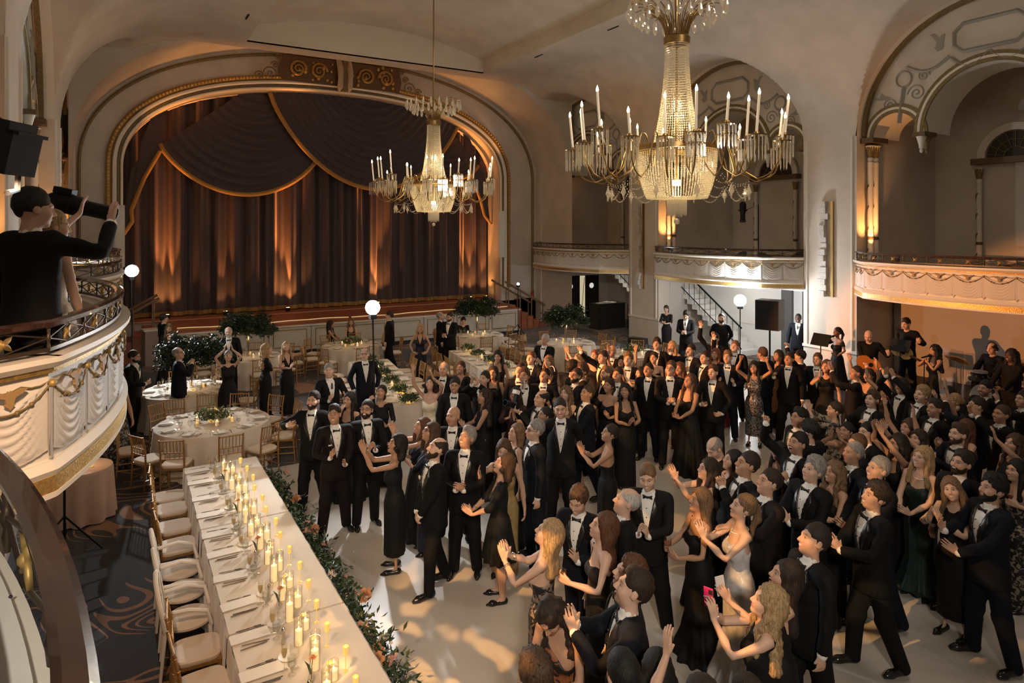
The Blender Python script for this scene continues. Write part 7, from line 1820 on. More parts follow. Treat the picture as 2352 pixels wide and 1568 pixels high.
def tall_plant(X, Y, zc, R, label, seed, zbase=ZT, nst=46, flat=.85):
    t = thing('leafy_arrangement', label, 'plant', (X, Y, zbase)); h = zc - zbase
    MB().lathe([(.0001, 0), (.06, 0), (.05, .03), (.045, h * .55), (.075, h * .72), (.07, h * .72), (.04, h * .55)], 14).build('glass_vase', GLASS, t)
    r = np.random.default_rng(seed); st = MB(); pts = []
    for k in range(nst):
        d = r.normal(size=3); d[2] = abs(d[2]) * .6 + .1; d /= np.linalg.norm(d); L = R * (.65 + .4 * r.random())
        P = [np.array([0, 0, h * .05]), np.array([0, 0, h * .62]) + d * .03]
        for q in (.33, .66, 1.0): P.append(np.array([0, 0, h * .72]) + d * L * q * np.array([1, 1, flat]) + np.array([0, 0, -.22 * R * q * q + .12 * q]))
        st.tube(P, .006, 4); pts.append(P[2:])
    tag(st.build('branches', mat('twig', (.06, .045, .025), .7), t), kind='stuff')
    pts = np.array(pts)
    def shape(rr):
        k = rr.integers(len(pts)); q = rr.random() * 2; i = min(1, int(q)); f = q - i; p = pts[k, i] * (1 - f) + pts[k, i + 1] * f
        return p + rr.normal(0, .055, 3)
    leaf_cloud('leaves', 7500, .10, shape, LEAFM, t, seed, -.1); return t
def centrepiece(X, Y, label, seed, z=ZT, s=1.0):
    t = thing('flower_centrepiece', label, 'flowers', (X, Y, z)); rr = random.Random(seed)
    MB().lathe([(.0001, 0), (.07, 0), (.10, .05), (.11, .09), (.10, .09), (.08, .02)], 16).build('bowl', MERC, t)
    sh = lambda r: np.array([r.normal(0, .11), r.normal(0, .11), .08 + abs(r.normal(0, .07))]) * s
    leaf_cloud('leaves', 900, .07, sh, LEAF2, t, seed, .3)
    for k in range(16):
        a = rr.random() * 6.28; q = rr.random() ** .6; o = obj('rose', ROSES[rr.choice([0, 1, 1, 3])], t, (.17 * q * math.cos(a) * s, .17 * q * math.sin(a) * s, (.24 - .12 * q) * s)); o.rotation_euler = (rr.uniform(-.7, .7), rr.uniform(-.7, .7), 0); o.scale = (1.1 * s,) * 3
    return t
X1, Y1 = round_table(490, 968, .97, 'flower topped table in the left foreground', 10, 12, .15, 2, glasses=2)
centrepiece(X1, Y1, 'rose and greenery centrepiece on the left foreground round table', 21)
for k, a in enumerate((.4, 1.5, 2.6, 3.7, 4.8, 5.8)):
    if k % 2 == 0: PIL[3].place((X1 + .3 * math.cos(a), Y1 + .3 * math.sin(a), ZT), 0, 'pillar candle beside the rose centrepiece, %s clockwise' % ORD[k // 2], 'pillar candles by the rose centrepiece')
    else: VOTIVE.place((X1 + .34 * math.cos(a), Y1 + .34 * math.sin(a), ZT), 0, 'gold votive beside the rose centrepiece, %s clockwise' % ORD[k // 2], 'votives by the rose centrepiece')
light('candle_glow', 'POINT', (X1, Y1, ZT + .45), 5, (1, .66, .32), size=.08)
X2, Y2 = round_table(430, 893, .92, 'glass laden table by the bald man', 9, 9, .5, 2, skip=(2,), glasses=3)
tall_plant(X2 + .1, Y2 + .1, 1.62, .85, 'dark leafy arrangement rising from the glass laden left table', 31)
for k in range(5): VOTIVE.place((X2 + .33 * math.cos(k * 1.25), Y2 + .33 * math.sin(k * 1.25), ZT), 0, 'gold votive on the glass laden left table, %s clockwise' % ORD[k], 'votives on the glass laden left table')
light('candle_glow', 'POINT', (X2 + .2, Y2 - .2, ZT + .4), 3, (1, .66, .32), size=.08)
def far_table(px, py, desc, plant=None, seed=0, nch=9, cp=True, r=.9, skip=()):
    X, Y = round_table(px, py, r, desc, 8, nch, .2, 1, skip=skip, glasses=2)
    if plant: tall_plant(X, Y, plant[0], plant[1], plant[2], seed)
    elif cp: centrepiece(X, Y, 'pale flower centrepiece on the ' + desc, seed)
    for k in range(5): (VOTIVE if k % 2 else PIL[3]).place((X + .3 * math.cos(k * 1.25), Y + .3 * math.sin(k * 1.25), ZT), 0, 'candle glowing on the ' + desc, 'candles on the ' + desc)
    light('candle_glow', 'POINT', (X, Y - .1, ZT + .5), 4, (1, .66, .32), size=.1); return X, Y
far_table(570, 818, 'table behind the white bearded man', (1.72, .82, 'dark leafy arrangement right of the white bearded man'), 33)
far_table(808, 792, 'back table below the pole flash', None, 35)
far_table(1095, 768, 'far table before the stage stair', (1.78, .85, 'dark leafy arrangement before the right stage stair'), 37)
far_table(1300, 786, 'far table by the double doors', (1.66, .80, 'dark leafy arrangement by the double doors'), 39)
far_table(1454, 812, 'far table by the farther pier', None, 41)
def long_table(p0, p1, w, desc, n, seed):
    a = np.array(p0); b = np.array(p1); L = np.linalg.norm(b - a); rz = math.atan2(b[1] - a[1], b[0] - a[0]); c = (a + b) / 2; ca, sa = math.cos(rz), math.sin(rz)
    def loc(u, v, z=ZT): return (c[0] + u * ca - v * sa, c[1] + u * sa + v * ca, z)
    t = thing('long_table', 'long banquet table, ' + desc, 'table', (c[0], c[1], 0), rz)
    MB().span((-L / 2, -w / 2, ZT - .03), (L / 2, w / 2, ZT)).build('table_top', CLOTH, t)
    for (x0, y0, x1, y1) in ((-L / 2, -w / 2, L / 2, -w / 2), (L / 2, w / 2, -L / 2, w / 2), (L / 2, -w / 2, L / 2, w / 2), (-L / 2, w / 2, -L / 2, -w / 2)):
        d = math.hypot(x1 - x0, y1 - y0); nx, ny = (y1 - y0) / d, -(x1 - x0) / d; m = int(d / .06); P = []
        for i in range(m + 1):
            s = i / m; q = .02 + .02 * math.sin(i * .9); P.append([(x0 + (x1 - x0) * s + nx * q * e, y0 + (y1 - y0) * s + ny * q * e, z) for z, e in ((ZT, 0), (ZT - .03, .3), (.03, 1.4))])
        MB().grid(np.array(P)).build('cloth_drop', CLOTH, t)
    k = 0
    for i in range(n):
        u = -L / 2 + L * (i + .5) / n
        for sd in (-1, 1):
            cl_ = loc(u + random.uniform(-.05, .05), sd * (w / 2 + .28 + random.uniform(0, .1)), 0)
            if free(cl_[0], cl_[1]): SEATS.append((cl_[0], cl_[1], .44)); CHAIR.place(cl_, rz + (math.pi if sd > 0 else 0) + random.uniform(-.15, .15), 'gold chair along the ' + desc, 'gold chairs along the ' + desc)
            PLATE.place(loc(u, sd * (w / 2 - .17)), 0, 'ivory plate on the ' + desc, 'plates on the ' + desc); NAP.place(loc(u, sd * (w / 2 - .17), ZT + .018), rz, 'folded napkin on the ' + desc, 'napkins on the ' + desc)
            WINEG.place(loc(u + .12, sd * (w / 2 - .32)), 0, 'stemmed glass on the ' + desc, 'stemmed glasses on the ' + desc); WATER.place(loc(u + .03, sd * (w / 2 - .34)), 0, 'water goblet on the ' + desc, 'goblets on the ' + desc)
    for i in range(n * 2):
        u = -L / 2 + L * (i + .5) / (n * 2)
        if i % 3 == 0: centrepiece(*loc(u, 0)[:2], 'small flower cluster, %s along the %s' % (ORD[i // 3], desc), seed + i, s=.62)
        else: (VOTIVE if i % 2 else PIL[3]).place(loc(u, random.uniform(-.08, .08)), 0, 'candle glowing on the ' + desc, 'candles on the ' + desc)
    for q in (-.3, .3): light('candle_glow', 'POINT', loc(q * L, 0, ZT + .45), 5, (1, .66, .30), size=.1)
long_table((5.75, 17.3), (5.05, 12.5), 1.05, 'banquet table left of the woman in cream', 8, 60)
long_table((8.75, 17.4), (8.15, 13.6), 1.05, 'banquet table behind the clapping crowd', 6, 80)
# cocktail table with blush linen
c = ground(188, 1072, ZT); t = thing('cocktail_table', 'small round table in blush linen under the bright balcony', 'table', (c.x, c.y, 0)); linen(0, 0, .40, ZT, CLOTHP, t, 11, .16); MB().bar((0, 0, 0), (0, 0, ZT - .02), .04, 8).build('pedestal', STEEL, t)
for k, (dx, dy) in enumerate(((.10, .12), (.12, -.06))): VOTIVE.place((c.x + dx, c.y + dy, ZT), 0, ['back votive on the blush cocktail table', 'front votive on the blush cocktail table'][k], 'votives on the cocktail table')
centrepiece(c.x - .14, c.y + .02, 'small peach flower bowl on the blush cocktail table', 90, s=.6)
light('candle_glow', 'POINT', (c.x + .1, c.y, ZT + .3), 2.5, (1, .62, .30), size=.05)
# handbag and shawl left on chairs
b = ground(390, 1022, .5)
hb = thing('handbag', 'small black handbag resting on a gold chair seat', 'handbag', (b.x, b.y, .50)); MB().lathe([(.0001, 0), (.09, 0), (.10, .04), (.07, .12), (.04, .14), (.0001, .145)], 14, sx=1.1, sy=.6).build('bag_body', BLK[0], hb); MB().tube([(-.05, 0, .13), (-.04, 0, .20), (0, 0, .23), (.04, 0, .20), (.05, 0, .13)], .008, 6).build('handle', LEATH, hb)
# ---------------------------------------------------------------- balcony couple, band, lamps, alcoves
def stand_person(label, px, py, zc, z0, face_deg, **kw):
    p = world_at(px, py, zc); fem = kw.pop('fem', False); held_ = kw.pop('held', ()); po = kw.pop('po'); h = p.z - z0 + po.get('drop', 0)
    person(label, (p.x, p.y, z0), math.radians(face_deg), h, fem, po=po, **kw)
    T = TF if fem else TM; X = pose_bones(T.J, dict(po, gown=bool(kw.get('dress'))))
    return p, h, X, T
PD = 90 - math.degrees(YAW)
stand_person('man in black tuxedo on the left balcony waving to the crowd', 72, 440, 4.5, ZB, 44, hair='short', hc='black', skin='light',
             po=dict(armR=dict(t=(.30, .34, 1.58), pole=(.9, -.1, -.9), fin=(.02, .15, 1), palm=(.2, 1, 0), curl=6), armL='side', head=(-4, -22, 0), legs='close'))
stand_person('bride with blonde hair in white gown beside the waving man', 118, 487, 5.1, ZB, 40, fem=True, hair='bun', hc='blonde', skin='fair', top=None, dress='bridal', dm='white', po=dict(armR='side', armL='up_fwd', head=(-4, -20, 0)))
# ---- lamps
LENSO = glow('warm_lens', (1, .42, .10), 6.0); FLASHM = glow('flash_face', (1, 1, 1), 60.0)
def moving_head(label, p, aim, s=1.0, base_z=None, arm=None):
    t = thing('stage_spotlight', label, 'spotlight', tuple(p)); a = np.array(aim, float); a /= np.linalg.norm(a); R = basis(a, np.array([0, 0, 1.0]))
    b = MB().lathe([(.0001, -.26 * s), (.07 * s, -.25 * s), (.10 * s, -.2 * s), (.10 * s, .05 * s), (.075 * s, .12 * s), (.075 * s, .30 * s), (.095 * s, .38 * s), (.085 * s, .38 * s), (.06 * s, .3 * s)], 16, M=R).build('lamp_barrel', BLACKM, t)
    MB().lathe([(.0001, .31 * s), (.062 * s, .31 * s)], 14, M=R).build('lens', LENSO, b)
    MB().box(tuple(R @ np.array([.12, 0, -.12]) * s), (.06 * s, .10 * s, .18 * s), M=R).build('ballast_box', BLACKM, b)
    for e in (-1, 1): MB().tube([R @ np.array([0, e * .12, 0]) * s, R @ np.array([-.10, e * .13, -.02]) * s, R @ np.array([-.2, 0, -.03]) * s], .014 * s, 6).build('yoke_arm', BLACKM, t)
    if base_z is not None: MB().bar(R @ np.array([-.2, 0, -.03]) * s, (R @ np.array([-.2, 0, -.03]) * s)[0:2].tolist() + [base_z - p[2]], .02, 8).build('pole', BLACKM, t)
    if arm: MB().tube([R @ np.array([-.2, 0, -.03]) * s] + [np.array(q) - np.array(p) for q in arm], .015, 6).build('bracket', BLACKM, t)
    return t
p = world_at(172, 472, 6.6); moving_head('black spotlight on the left balcony beyond the waving man', (p.x, p.y, p.z), (.86, -.42, -.22), 1.0, base_z=ZB)
p = world_at(8, 345, 2.6); t = thing('flood_lamp', 'boxy black flood lamp cut off at the left edge', 'lamp', (p.x, p.y, p.z)); R = np.array(Matrix.Rotation(-YAW, 3, 'Z') @ Matrix.Rotation(.22, 3, 'Y'))
MB().box((0, 0, 0), (.17, .16, .17), M=R).build('lamp_housing', BLACKM, t); MB().box(tuple(R @ np.array([-.02, 0, .10])), (.16, .15, .04), M=R).build('top_vent', BLACKM, t); MB().box(tuple(R @ np.array([.08, 0, .08])), (.05, .16, .015), M=R).build('visor', BLACKM, t)
for k in range(4): MB().box(tuple(R @ np.array([-.085, 0, -.06 + .04 * k])), (.012, .15, .02), M=R).build('cooling_fin', BLACKM, t)
MB().lathe([(.0001, 0), (.06, 0)], 14, tuple(R @ np.array([0, 0, -.086])), M=R).build('lens', LENSO, t); MB().tube([R @ np.array([.0, .09, -.02]), R @ np.array([.02, .09, -.15]), R @ np.array([.05, .0, -.16])], .012, 6).build('yoke', BLACKM, t)
MB().tube([R @ np.array([-.05, .05, .10]), np.array([-1.0 - p.x, 3.4 - p.y, .5]), np.array([-1.3 - p.x, 3.5 - p.y, .6])], .015, 6).build('bracket', BLACKM, t)
light('flood_beam', 'SPOT', (p.x + .03, p.y, p.z - .13), 420, (1, .62, .36), (1.0, 6.8, .6), .05, 80, .8)
p = world_at(1706, 482, 20.4); q = world_at(1742, 470, 20.4)
moving_head('black spotlight on a pole in the gallery behind the large chandelier', (p.x, p.y, p.z), (-.25, -.2, -.9), 1.0, arm=[(q.x, q.y, q.z), (q.x, q.y, ZB)])
def flash(label, p, power, foot=None, r=.07, aim=(0, 0, CAMH), pole_to=None):
    t = thing('flash_lamp', label, 'lamp', tuple(p)); d = np.array(aim, float) - np.array(p); d /= np.linalg.norm(d); R = basis(d, np.array([0, 0, 1.0]))
    MB().box((0, 0, -r - .03), (.10, .12, .08)).build('lamp_head', BLACKM, t)
    MB().ball((0, 0, 0), r, 16, 10).build('lamp_globe', FLASHM, t)  # oversized glowing ball stands in for the glare round the lamp
    e = pole_to if pole_to is not None else (p[0], p[1], .03)
    MB().tube([np.array([0, 0, -.08]), np.array(e) - np.array(p)], .014, 8).build('pole', BLACKM, t)
    if pole_to is None:
        for k in range(3): a = k * 2.1 + .4; MB().bar((0, 0, .55 - p[2]), (.45 * math.cos(a), .45 * math.sin(a), .02 - p[2]), .012, 6).build('tripod_leg', BLACKM, t)
    light('flash_beam', 'SPOT', tuple(np.array(p) + d * (r + .03)), power, WHITE, aim, .05, 150, .5)
    return t
w1 = world_at(303, 622, 16.5); flash('bright white flash lamp beside the left balconies', (w1.x, w1.y, w1.z), 900, r=.15, aim=(1.5, 5.5, 2.6))
w2 = world_at(856, 706, 11.0); g2 = world_at(862, 990, 10.9); flash('bright white flash lamp on the pole held by the woman in black', (w2.x, w2.y, w2.z), 330, r=.12, aim=(1.0, 5.0, 2.2), pole_to=(g2.x, g2.y, max(.9, g2.z)))
w3 = world_at(1700, 690, 19.0); flash('bright white flash lamp under the middle right balcony', (w3.x, w3.y, w3.z), 70, r=.17, aim=(3, 2, 2.5))
light('flash_spill', 'POINT', (w3.x + .25, w3.y + .25, w3.z), 260, WHITE, size=.1)
w4 = world_at(1190, 652, 26.0); flash('small white lamp on a tripod right of the stage', (w4.x, w4.y, w4.z), 120, r=.05)
g = ground(148, 1262); tp = thing('light_stand', 'black tripod stand beside the blush cocktail table', 'stand', (g.x, g.y, 0)); MB().bar((0, 0, .05), (0, 0, 1.1), .016, 8).build('pole', BLACKM, tp)
for k in range(3): a = -.5 + k * 2.1; MB().bar((0, 0, .45), (.5 * math.cos(a), .5 * math.sin(a), .015), .013, 6).build('tripod_leg', BLACKM, tp)
# gobo projector washing the dance floor with amber dapples
gb = light('gobo_projector', 'SPOT', (-.9, 3.6, 5.6), 2300, (1.0, .50, .16), (5.2, 5.6, 0), .012, 46, .3); gb.data.use_nodes = True
nt = gb.data.node_tree; em = nt.nodes['Emission']; tc = nt.nodes.new('ShaderNodeTexCoord'); vo = nt.nodes.new('ShaderNodeTexVoronoi'); vo.inputs['Scale'].default_value = 11.0
vo.feature = 'F1'; rp = nt.nodes.new('ShaderNodeValToRGB'); rp.color_ramp.elements[0].position = .33; rp.color_ramp.elements[0].color = (1, 1, 1, 1); rp.color_ramp.elements[1].position = .46; rp.color_ramp.elements[1].color = (0, 0, 0, 1)
mp = nt.nodes.new('ShaderNodeMapping'); mp.inputs['Scale'].default_value = (1.0, 2.1, 1.0); mp.inputs['Rotation'].default_value = (0, 0, .6); nz = nt.nodes.new('ShaderNodeTexNoise'); nz.inputs['Scale'].default_value = 9.0; ad = nt.nodes.new('ShaderNodeVectorMath'); ad.operation = 'MULTIPLY_ADD'; ad.inputs[1].default_value = (.12, .12, .12)
nt.links.new(tc.outputs['Normal'], nz.inputs['Vector']); nt.links.new(nz.outputs['Color'], ad.inputs[0]); nt.links.new(tc.outputs['Normal'], ad.inputs[2]); nt.links.new(ad.outputs[0], mp.inputs['Vector']); nt.links.new(mp.outputs[0], vo.inputs['Vector']); nt.links.new(vo.outputs['Distance'], rp.inputs['Fac']); nt.links.new(rp.outputs['Color'], em.inputs['Strength'])
# ---- band under the right balcony
RIS = mat('black_riser', (.02, .018, .017), .6)
rs = thing('band_riser', 'low black riser under the right balcony for the band', 'platform'); MB().span((14.9, 4.6, 0), (18.45, 10.4, .15)).build('front_deck', RIS, rs); MB().span((16.3, 4.6, .15), (18.45, 10.4, .35)).build('back_deck', RIS, rs)
def band(label, px, py, h, z0, fa, drop=0, **kw):
    zc = FPX * (CAMH - (h + z0 - drop)) / (py - PY0); return stand_person(label, px, py, zc, z0, fa, near=False, **kw)
def mic(label, at, d):
    t = thing('microphone', label, 'microphone', tuple(at)); R = basis(np.array(d, float), np.array([0, 0, 1.0])); MB().lathe([(.0001, -.09), (.016, -.09), (.02, .06), (.03, .075), (.034, .1), (.022, .13), (.0001, .14)], 10, M=R).build('mic_body', BLACKM, t); return t
def hand_world(pt, X, T, h, fa, S='R'):
    q, fn, n = hand_pt(X, S, T.J, .08, .03); R = np.array(Matrix.Rotation(math.radians(fa) - math.pi / 2, 3, 'Z')); return R @ (q * h / 1.8) + np.array(pt)
LF = 180 - math.degrees(YAW)
p, h, X, T = band('singer in black dress with ponytail singing into a microphone by the pier', 1923, 753, 1.70, 0.0, LF + 10, fem=True, hair='pony', hc='black', skin='brown', top=None, dress='gown_off', po=dict(armR='mic', armL=dict(t=(.28, .22, 1.08), pole=(.9, -.3, -.7), fin=(-.2, .8, .4), palm=(-.3, -.5, .8), curl=18), head=(4, 0, 0)), mouth='open')
mic('microphone in the hand of the singer by the pier', hand_world((p.x, p.y, 0), X, T, h, LF + 10) + np.array([-.02, 0, .04]), (.75, -.45, .35))
p, h, X, T = band('bald guitarist in black shirt looking down beside the pier', 1996, 759, 1.78, .15, LF + 60, hair='bald', skin='fair', top='black', po=dict(armR='guitar_strum', armL='guitar_neck', head=(-22, -12, 0)), mouth='closed')
def guitar(label, pt, fa, m, slim=False):
    a = math.radians(fa) - math.pi / 2; t = thing('guitar', label, 'guitar', (pt[0] + .27 * math.cos(math.radians(fa)), pt[1] + .27 * math.sin(math.radians(fa)), pt[2] + 1.06), a); d = .05 if slim else .10
    out = [(.26 * math.cos(q) + (.0 if math.cos(q) < 0 else .0), (.17 - .05 * math.exp(-((math.cos(q) - .05) / .25) ** 2)) * math.sin(q)) for q in np.linspace(0, 6.283, 33)[:-1]]
    M = Matrix.Rotation(-.35, 4, 'Y') @ Matrix(((-1, 0, 0, 0), (0, 0, 1, 0), (0, 1, 0, 0), (0, 0, 0, 1)))
    b = MB().prism(out, -d / 2, d / 2, M).build('guitar_body', m, t, smooth=False); MB().prism([(.22, -.025), (.78, -.02), (.78, .02), (.22, .025)], d / 2 - .01, d / 2 + .015, M).build('neck', BROWN, t, smooth=False)
    MB().prism([(.78, -.035), (.93, -.03), (.93, .03), (.78, .035)], d / 2 - .015, d / 2 + .01, M).build('headstock', BROWN, t, smooth=False); MB().prism([(.05 + .05 * math.cos(q), .05 * math.sin(q)) for q in np.linspace(0, 6.2, 14)], d / 2, d / 2 + .003, M).build('sound_hole', BLACKM, b); return t
guitar('amber acoustic guitar of the bald guitarist', (p.x, p.y, .15), LF + 60, mat('amber_guitar', (.40, .14, .03), .25))
p, h, X, T = band('dark haired guitarist in black shirt at the rear of the band', 2083, 732, 1.80, .35, LF + 35, hair='quiff', hc='dark', skin='light', top='black', po=dict(armR='guitar_strum', armL='guitar_neck', head=(-12, -8, 0)), mouth='closed')
guitar('pale electric guitar of the dark haired guitarist', (p.x, p.y, .35), LF + 35, mat('cream_guitar', (.55, .38, .16), .25), True)
p, h, X, T = band('female singer with black hair gripping a microphone stand', 2146, 794, 1.66, .15, LF + 5, fem=True, hair='wavy', hc='black', skin='tan', top=None, dress='gown_straps', po=dict(armR='mic', armL='mic', head=(6, 0, 0)), mouth='open')
hw = hand_world((p.x, p.y, .15), X, T, h, LF + 5); mic('microphone on the stand gripped by the female singer', hw + np.array([0, 0, .05]), (.8, -.4, .2))
ms = thing('microphone_stand', 'black stand below the female singer\'s microphone', 'stand', (hw[0] - .05, hw[1] + .03, .15)); MB().bar((0, 0, .02), (.03, -.02, hw[2] - .17), .011, 8).build('pole', BLACKM, ms); MB().lathe([(.0001, 0), (.15, 0), (.15, .015), (.0001, .03)], 16).build('base', BLACKM, ms)
p, h, X, T = band('drummer in black with headphones seated behind the kit', 2280, 789, 1.78, .35, LF + 20, drop=.42, hair='balding', hc='dark', skin='light', top='black', po=dict(armR='drum', armL='drum', head=(-6, 0, 0), legs='sit', drop=.42), extras=('headphones',), mouth='closed')
st = thing('drum_stool', 'round black stool under the drummer', 'stool', (p.x, p.y, .35)); MB().lathe([(.0001, .40), (.17, .40), (.18, .44), (.16, .47), (.0001, .47)], 16).build('seat', RIS, st); MB().bar((0, 0, 0), (0, 0, .4), .03, 8).build('post', STEEL, st)
D0 = (p.x - .75, p.y - .25, .35); dk = thing('drum_kit', 'black drum kit with brass cymbals below the drummer', 'drum kit', D0); DRM = mat('black_drum_shell', (.015, .014, .014), .15, coat=.5); HEADM = mat('drum_head', (.60, .57, .52), .5)
def drum(x, y, z, r, h, tilt=None):
    M = tilt or Matrix.Identity(3); MB().lathe([(r, -h / 2), (r, h / 2)], 20, (x, y, z), M=M).build('drum_shell', DRM, dk); MB().lathe([(.0001, h / 2), (r * 1.02, h / 2), (r * 1.02, h / 2 - .03), (r, h / 2 - .03)], 20, (x, y, z), M=M).build('drum_head', HEADM, dk)
    for k in range(8): a = k * .785; v = np.array(M) @ np.array([r * 1.03 * math.cos(a), r * 1.03 * math.sin(a), 0]); MB().ball((x + v[0], y + v[1], z + v[2]), .018, 6, 4).build('lug', STEEL, dk)
drum(0, 0, .3, .28, .4, Matrix.Rotation(-1.45, 3, 'Y')); drum(.10, .22, .72, .15, .2); drum(.12, -.2, .72, .16, .22); drum(.45, .42, .6, .18, .13); drum(.5, -.5, .45, .22, .35)
for k, (x, y, z, r) in enumerate(((-.1, .6, 1.05, .22), (.0, -.65, 1.12, .25), (.45, .72, .9, .17))):
    MB().lathe([(.0001, .03), (.04, .025), (r, 0), (r, -.003), (.04, .02)], 20, (x, y, z), M=Matrix.Rotation(.2, 3, 'X')).build('cymbal', mat('cymbal_brass', (.55, .36, .10), .25, 1.0), dk); MB().bar((x, y, 0), (x, y, z), .01, 6).build('cymbal_stand', STEEL, dk)
ps = thing('drum_shield', 'clear acrylic screen panels before the drum kit', 'screen', (D0[0] - .55, D0[1] - .1, .15))
for k in range(3): a = .35 * (k - 1); MB().box((.12 * abs(k - 1), (k - 1) * .62, .75), (.012, .60, 1.5), rz=-a).build('acrylic_panel', thin_glass('acrylic', (.93, .94, .95), .1), ps)
p, h, X, T = band('musician with long dreadlocks at the right edge of the band', 2323, 804, 1.74, .15, LF + 10, hair='wavy', hc='black', skin='dark', top='black', po=dict(armR='table', armL='table', head=(2, 0, 0)), mouth='smile')
for k, (px, py) in enumerate(((1885, 782), (2068, 795))):
    q = world_at(px, py, 15.6); t = thing('music_stand', ['black music stand left of the singer by the pier', 'black music stand between the guitarists'][k], 'stand', (q.x, q.y, 0 if k == 0 else .15)); z = q.z - (0 if k == 0 else .15)
    MB().bar((0, 0, .1), (0, 0, z), .012, 8).build('pole', BLACKM, t); MB().box((0, 0, z + .02), (.02, .45, .3), M=Matrix.Rotation(.5, 3, 'Y')).build('desk', BLACKM, t)
    for j in range(3): MB().bar((0, 0, .3), (.28 * math.cos(j * 2.1), .28 * math.sin(j * 2.1), .0), .01, 6).build('leg', BLACKM, t)
# ---- loudspeakers
q = world_at(1768, 722, 18.0); t = thing('loudspeaker', 'large black loudspeaker on a pole under the middle right balcony', 'speaker', (q.x, q.y, 0), math.radians(200)); MB().box((0, 0, q.z), (.5, .62, .80)).build('cabinet', mat('black_cabinet', (.013, .013, .014), .5), t); MB().box((.252, 0, q.z), (.01, .58, .76)).build('grille', BLACKM, t); MB().bar((0, 0, 0), (0, 0, q.z - .4), .025, 8).build('pole', BLACKM, t)
for k in range(3): MB().bar((0, 0, .7), (.5 * math.cos(k * 2.1), .5 * math.sin(k * 2.1), .02), .014, 6).build('tripod_leg', BLACKM, t)
q = world_at(1466, 790, 20.5); t = thing('floor_monitor', 'black wedge monitor leaning at the farther pier', 'speaker', (q.x, q.y, 0), .3); MB().prism([(-.22, 0), (.22, 0), (.10, q.z + .2), (-.15, q.z + .2)], -.28, .28, Matrix(((1, 0, 0, 0), (0, 0, 1, 0), (0, 1, 0, 0), (0, 0, 0, 1)))).build('cabinet', BLACKM, t); MB().box((-.19, 0, q.z * .5), (.01, .48, q.z), M=Matrix.Rotation(.1, 3, 'Y')).build('grille', mat('pale_grille', (.30, .31, .33), .6), t)
# ---- alcoves under the right balconies
d = struct(obj('door_1', None)); WHW = mat('white_alcove_wall', (.70, .69, .66), .7)
yw = 25.72
for k, (x0, x1) in enumerate(((18.0, 19.0), (19.35, 20.15))):
    MB().span((x0, yw - .05, 0), (x1, yw, 2.05)).build('door_leaf', mat('black_door', (.012, .012, .012), .4), d); MB().lathe([(.0001, 0), (.13, 0), (.13, .01), (.0001, .01)], 20, ((x0 + x1) / 2 - .05, yw - .055, 1.55), M=Matrix.Rotation(math.pi / 2, 3, 'X')).build('porthole', glow('lit_porthole', (.95, .92, .80), .55, True), d)
MB().span((19.02, yw - .02, 0), (19.33, yw + .02, 2.03)).build('lit_gap', glow('lit_corridor', (.85, .74, .48), .5, True), d); MB().span((17.9, yw - .03, 2.05), (20.3, yw + .02, 2.15)).build('door_head', PLASTER2, d)
MB().bar((19.10, yw - .04, .1), (19.28, yw - .04, 1.95), .012, 6).build('push_rod', BLACKM, d)
def text(s, loc, size, m, name, rot, parent=None):
    cu = bpy.data.curves.new(name, 'FONT'); cu.body = s; cu.size = size; cu.extrude = .004; cu.align_x = 'CENTER'; cu.align_y = 'CENTER'; o = bpy.data.objects.new(name, cu); col.objects.link(o); o.location = loc; o.rotation_euler = rot
    dg = bpy.context.evaluated_depsgraph_get(); me = bpy.data.meshes.new_from_object(o.evaluated_get(dg)); bpy.data.objects.remove(o); me.materials.append(m); q = obj(name, me, parent); q.location = loc; q.rotation_euler = rot; return q
ex = thing('exit_sign', 'red lit exit sign above the black double doors', 'sign', (19.1, yw - .08, 2.32)); MB().box((0, 0, 0), (.42, .05, .22)).build('sign_box', mat('dark_sign', (.03, .01, .01), .5), ex); text('EXIT', (0, -.03, 0), .2, glow('exit_red', (1, .04, .03), 3.0), 'lettering', (math.pi / 2, 0, 0), ex)
dsk = thing('reception_desk', 'dark desk with papers before the double doors', 'desk', (18.2, 22.6, 0)); MB().box((0, 0, .53), (1.5, .6, 1.06)).build('desk_body', mat('dark_desk', (.035, .032, .030), .5), dsk); MB().box((0, 0, 1.07), (1.56, .66, .03)).build('desk_top', RIS, dsk)
for k, (dx, h) in enumerate(((-.45, .03), (-.1, .06), (.25, .03))): tag(MB().box((18.2 + dx, 22.55, 1.085 + h / 2), (.3, .22, h), rz=.2 * k).build('paper_stack', NAPK), '%s stack of white papers on the dark desk' % ['left', 'middle', 'right'][k], 'papers')
def stairs(x0, x1, y0, n, dy, label, rail=True):
    s = thing('staircase', label, 'stairs')
    for k in range(n): MB().span((x0, y0 + dy * k, k * .17), (x1, y0 + dy * k + dy * 1.02, (k + 1) * .17)).build('step', WHW, s)
    P = [(x0 - .02, y0 + dy * k, k * .17 + .95) for k in (0, n)]; MB().tube(P, .03, 6).build('handrail', BLACKM, s); MB().tube([(a, b, c - .7) for a, b, c in P], .018, 6).build('lower_rail', BLACKM, s)
    for k in range(0, n, 1): MB().bar((x0 - .02, y0 + dy * (k + .5), k * .17 + .17), (x0 - .02, y0 + dy * (k + .5), (k + .5) * .17 + .95), .010, 5).build('baluster', BLACKM, s)
    return s
stairs(19.3, 20.6, 19.9, 14, .27, 'white staircase with black rail behind the farther pier'); stairs(18.0, 18.9, 15.2, 12, .25, 'black railed stair behind the staff woman')
gr = thing('iron_railing', 'black iron railing left of the farther pier', 'railing', (17.6, 19.75, 0))
for z in (.25, .55, .85, 1.05): MB().bar((0, 0, z), (1.2, 2.2, z), .016, 6).build('rail', BLACKM, gr)
